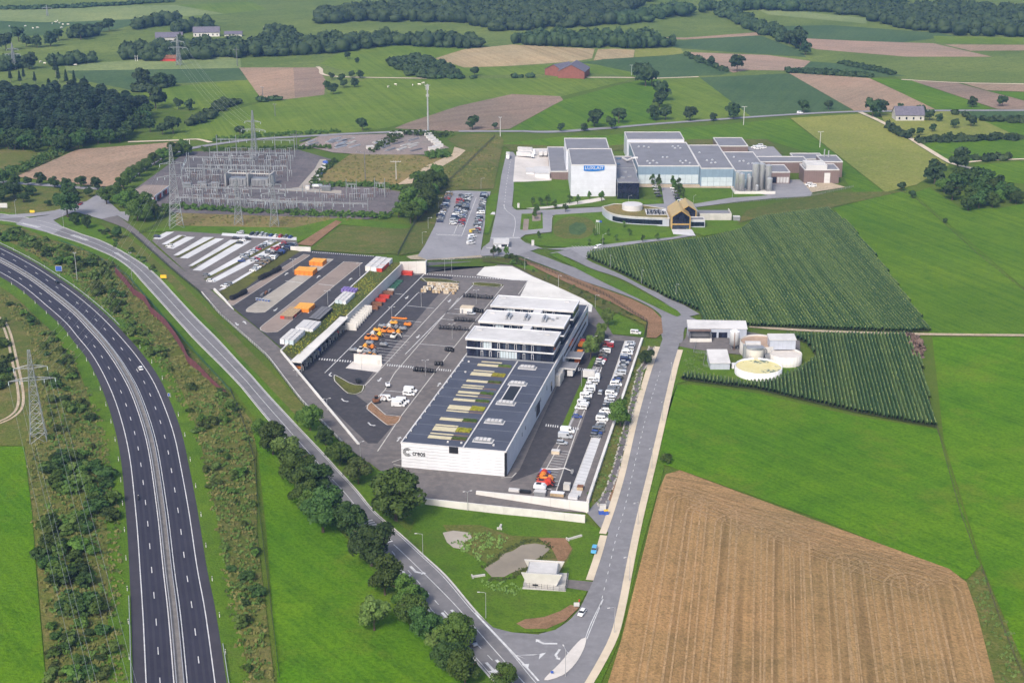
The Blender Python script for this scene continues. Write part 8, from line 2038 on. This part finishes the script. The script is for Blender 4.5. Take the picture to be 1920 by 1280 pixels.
for i, (x, y, lb) in enumerate([(550, 512, 'terrace lamp near the orange containers'), (615, 573, 'terrace lamp beside the black bins'), (675, 520, 'terrace lamp near the site cabins')]): lamp(lb, x, y, 7.5, None, .3, .9, True)
dp = MB().box(-.07, .07, -.05, .05, 0, 1.1).mesh('post', 'roof_white'); db = MB().box(-.075, .075, -.055, .055, .75, .95).mesh('reflector', 'black')
def delin(label, p, group):
    t = thing('delineator_post', label, 'post', (p.x, p.y, hz(p.x, p.y) + RZ), 0, group); t.scale = (1.6,) * 3
    link('post', dp, t); link('reflector', db, t)
k = 0
for i in range(8, N, 9):
    for f, sd in ((-.035, 'left'), (1.035, 'right')):
        p = mwL[i].lerp(mwR[i], f)
        if 80 < p.y: delin(f'white delineator post on the {sd} motorway edge, {ordn(k // 2)} from the far end', p, f'delineator posts on the {sd} motorway edge'); k += 1
def sign(label, x, y, w, h, zb, mat, back=None, posts=2, ang=0.0):
    p = P(x, y); t = thing('road_sign', label, 'sign', (p.x, p.y, p.z + .3), ang)
    for s in ((-.35, .35) if posts == 2 else (0,)): MB().cyl(s * w, 0, 0, zb + h * .5, .06, .06, 6).build('post', 'galvanised', t)
    b = B1(-w / 2, w / 2, -.14, -.07, zb, zb + h).build('board', mat, t); B1(-w / 2 + .12, w / 2 - .12, -.17, -.142, zb + .12, zb + h - .12).build('sign_face', back or mat, t)
sign('blue motorway sign on the upper motorway edge', 111, 513, 3.4, 2.8, 1.2, 'white_wall', 'blue_paint')
sign('yellow direction sign beside the country road bend', 307, 525, 3.2, 1.8, .8, 'yellow_paint')
sign('yellow direction sign at the road fork', 61, 402, 3.0, 1.6, .8, 'yellow_paint')
sign('white board beside the side road junction', 1081, 1140, 1.8, 1.4, .5, 'roof_white')
sign('white billboard on the scrub meadow at the left edge', 7, 392, 5, 3, .6, 'roof_white')
sign('small white sign on the right motorway verge', 317, 747, .9, 1.4, .8, 'roof_white', 'blue_paint', 1)
sign('blue arrow sign on the splitter island', 1035, 1266, .8, .8, .6, 'blue_paint', None, 1)
sign('small red board on the pump house lawn', 1086, 1132, .5, .9, .6, 'red_paint', None, 1)
sign('white totem sign at the dairy footpath', 999, 462, 1.6, 3.6, .1, 'roof_white', None, 2)
sign('white totem sign at the dairy road bend', 972, 391, 1.4, 3.2, .1, 'roof_white', None, 2)
for i, (x, y) in enumerate(((1127, 965), (1136, 966))): p = P(x, y); crate('waste_bin', f'blue waste container at the side entrance, {["left", "right"][i]} one', 'bin', (p.x, p.y, .45), .2, 1.6, 1.2, 1.5, 'blue_paint', 'yellow_paint' if i else 'roof_white')
p = P(1130, 957); crate('cabinet', 'pale metering cabinet at the side entrance', 'cabinet', (p.x, p.y, .45), .1, 2.2, 1.0, 1.9, 'concrete_light', 'concrete')
for i in range(5): p = P(973 + i * 3.4, 336 + (i % 2)); crate('waste_container', f'green waste container beside the white lean-to, {ordn(i)} from the left', 'bin', (p.x, p.y, YZ + .05), 0, 1.4, 1.6, 1.6, 'green_paint', 'green_paint', 'green containers at the dairy')
# ------------------------------------------------------------------ farms in the distance
def farmhouse(label, x, y, w, d, h, rise, ang, wall, roofm, z=0, windows=0):
    p = P(x, y); t = thing('farm_building', label, 'building', p, ang)
    B1(-w / 2, w / 2, -d / 2, d / 2, 0, h).build('wall', wall, t)
    g = [(-d / 2, h), (0, h + rise), (d / 2, h)]
    MB().add([(-w / 2, y_, z_) for y_, z_ in g] + [(w / 2, y_, z_) for y_, z_ in g], [(0, 1, 2), (5, 4, 3), (0, 2, 5, 3)]).build('gable', wall, t)
    for s in (-1, 1): MB().add([(-w / 2 - .6, s * (d / 2 + .6), h - rise * .09), (w / 2 + .6, s * (d / 2 + .6), h - rise * .09), (w / 2 + .6, 0, h + rise + .1), (-w / 2 - .6, 0, h + rise + .1), (-w / 2 - .6, s * (d / 2 + .6), h - rise * .09 + .3), (w / 2 + .6, s * (d / 2 + .6), h - rise * .09 + .3), (w / 2 + .6, 0, h + rise + .4), (-w / 2 - .6, 0, h + rise + .4)], [(0, 1, 2, 3), (7, 6, 5, 4), (0, 4, 5, 1), (1, 5, 6, 2), (2, 6, 7, 3), (3, 7, 4, 0)]).build('roof', roofm, t)
    for i in range(windows): B1(-w / 2 + (i + .5) * w / windows - .7, -w / 2 + (i + .5) * w / windows + .7, -d / 2 - .08, -d / 2 + .05, 1.2, 3.2).build('window', 'glass_dark', t)
    return t
farmhouse('red brick barn with wide grey roof on the middle farmland', 1076, 143, 30, 26, 7, 6, 1.35, 'brick_red', 'slate')
farmhouse('lower red brick barn wing behind the wide barn', 1052, 140, 24, 22, 6, 5, .9, 'brick_red', 'slate')
farmhouse('grey roofed stone house in the small orchard', 1702, 224, 24, 14, 5, 6, 0, 'concrete', 'slate', 0, 4)
farmhouse('long barn with dark roof at the far left farm', 318, 76, 30, 15, 4.5, 4.5, .15, 'concrete', 'slate')
farmhouse('white gabled farmhouse at the far left farm', 388, 68, 30, 11, 5, 5.5, .1, 'concrete_light', 'slate', 0, 6)
farmhouse('low dark shed right of the far white farmhouse', 438, 68, 20, 10, 3, 2.5, .1, 'concrete', 'slate')
farmhouse('small red barn at the foot of the far tree belt', 317, 114, 16, 9, 3, 2.5, 0, 'red_paint', 'rust')
# cattle on the far pastures
cm_ = MB(); cm_.loft([[(math.cos(a) * w, y, 1.0 + math.sin(a) * h_) for a in [i * math.pi / 4 for i in range(8)]] for y, w, h_ in ((-1.1, .2, .25), (-.95, .38, .42), (-.2, .42, .46), (.6, .38, .44), (.95, .22, .3), (1.3, .15, .2), (1.7, .12, .14))])
for x in (-.25, .25):
    for y in (-.8, .6): cm_.tube([(x, y, .9), (x, y + .05, .45), (x, y, 0)], [.13, .09, .06], n=5)
cowm = cm_.mesh('cow', 'cow_white')
for i, (x, y) in enumerate([(18, 51), (30, 54), (48, 51), (62, 55), (70, 54), (98, 46), (105, 43), (112, 45), (118, 48), (115, 54), (108, 41), (128, 48), (134, 52), (84, 121), (76, 118), (133, 121), (142, 124), (774, 162), (786, 161), (728, 165), (742, 161), (794, 158), (495, 53), (505, 58), (526, 55)]):
    p = P(x, y); o = link('cow', cowm); o.location = (p.x, p.y, p.z + .2); o.rotation_euler = (0, 0, i * 1.3); o.scale = (1.3,) * 3
    tag(o, ['white cow grazing on the pasture at the far upper left', 'white cow on the far pasture right of the big wood', 'white cow grazing in the green field behind the mast', 'white cow beyond the far tree belt'][0 if i < 13 else 1 if i < 17 else 2 if i < 22 else 3], 'cow', ['cattle at the far upper left', 'cattle right of the big wood', 'cattle behind the mast', 'cattle beyond the tree belt'][0 if i < 13 else 1 if i < 17 else 2 if i < 22 else 3])
# ------------------------------------------------------------------ air between the camera and the far fields
hb = MB().box(-5200, 5200, -300, 11200, -1.5, 260)
hz_o = hb.build('haze', 'black')
hm = bpy.data.materials.new('haze_air'); hm.use_nodes = True
hn = hm.node_tree; hn.nodes.remove(hn.nodes['Principled BSDF'])
pv = hn.nodes.new('ShaderNodeVolumePrincipled')
pv.inputs['Color'].default_value = (0.3, 0.52, 1.0, 1); pv.inputs['Density'].default_value = 0.00009; pv.inputs['Anisotropy'].default_value = 0.2
hn.links.new(pv.outputs[0], hn.nodes['Material Output'].inputs['Volume'])
hz_o.data.materials.clear(); hz_o.data.materials.append(hm)
stuff(hz_o, 'thin bluish haze over the whole landscape')
dup = [k for k, v in LABELS.items() if len(v) > 1]
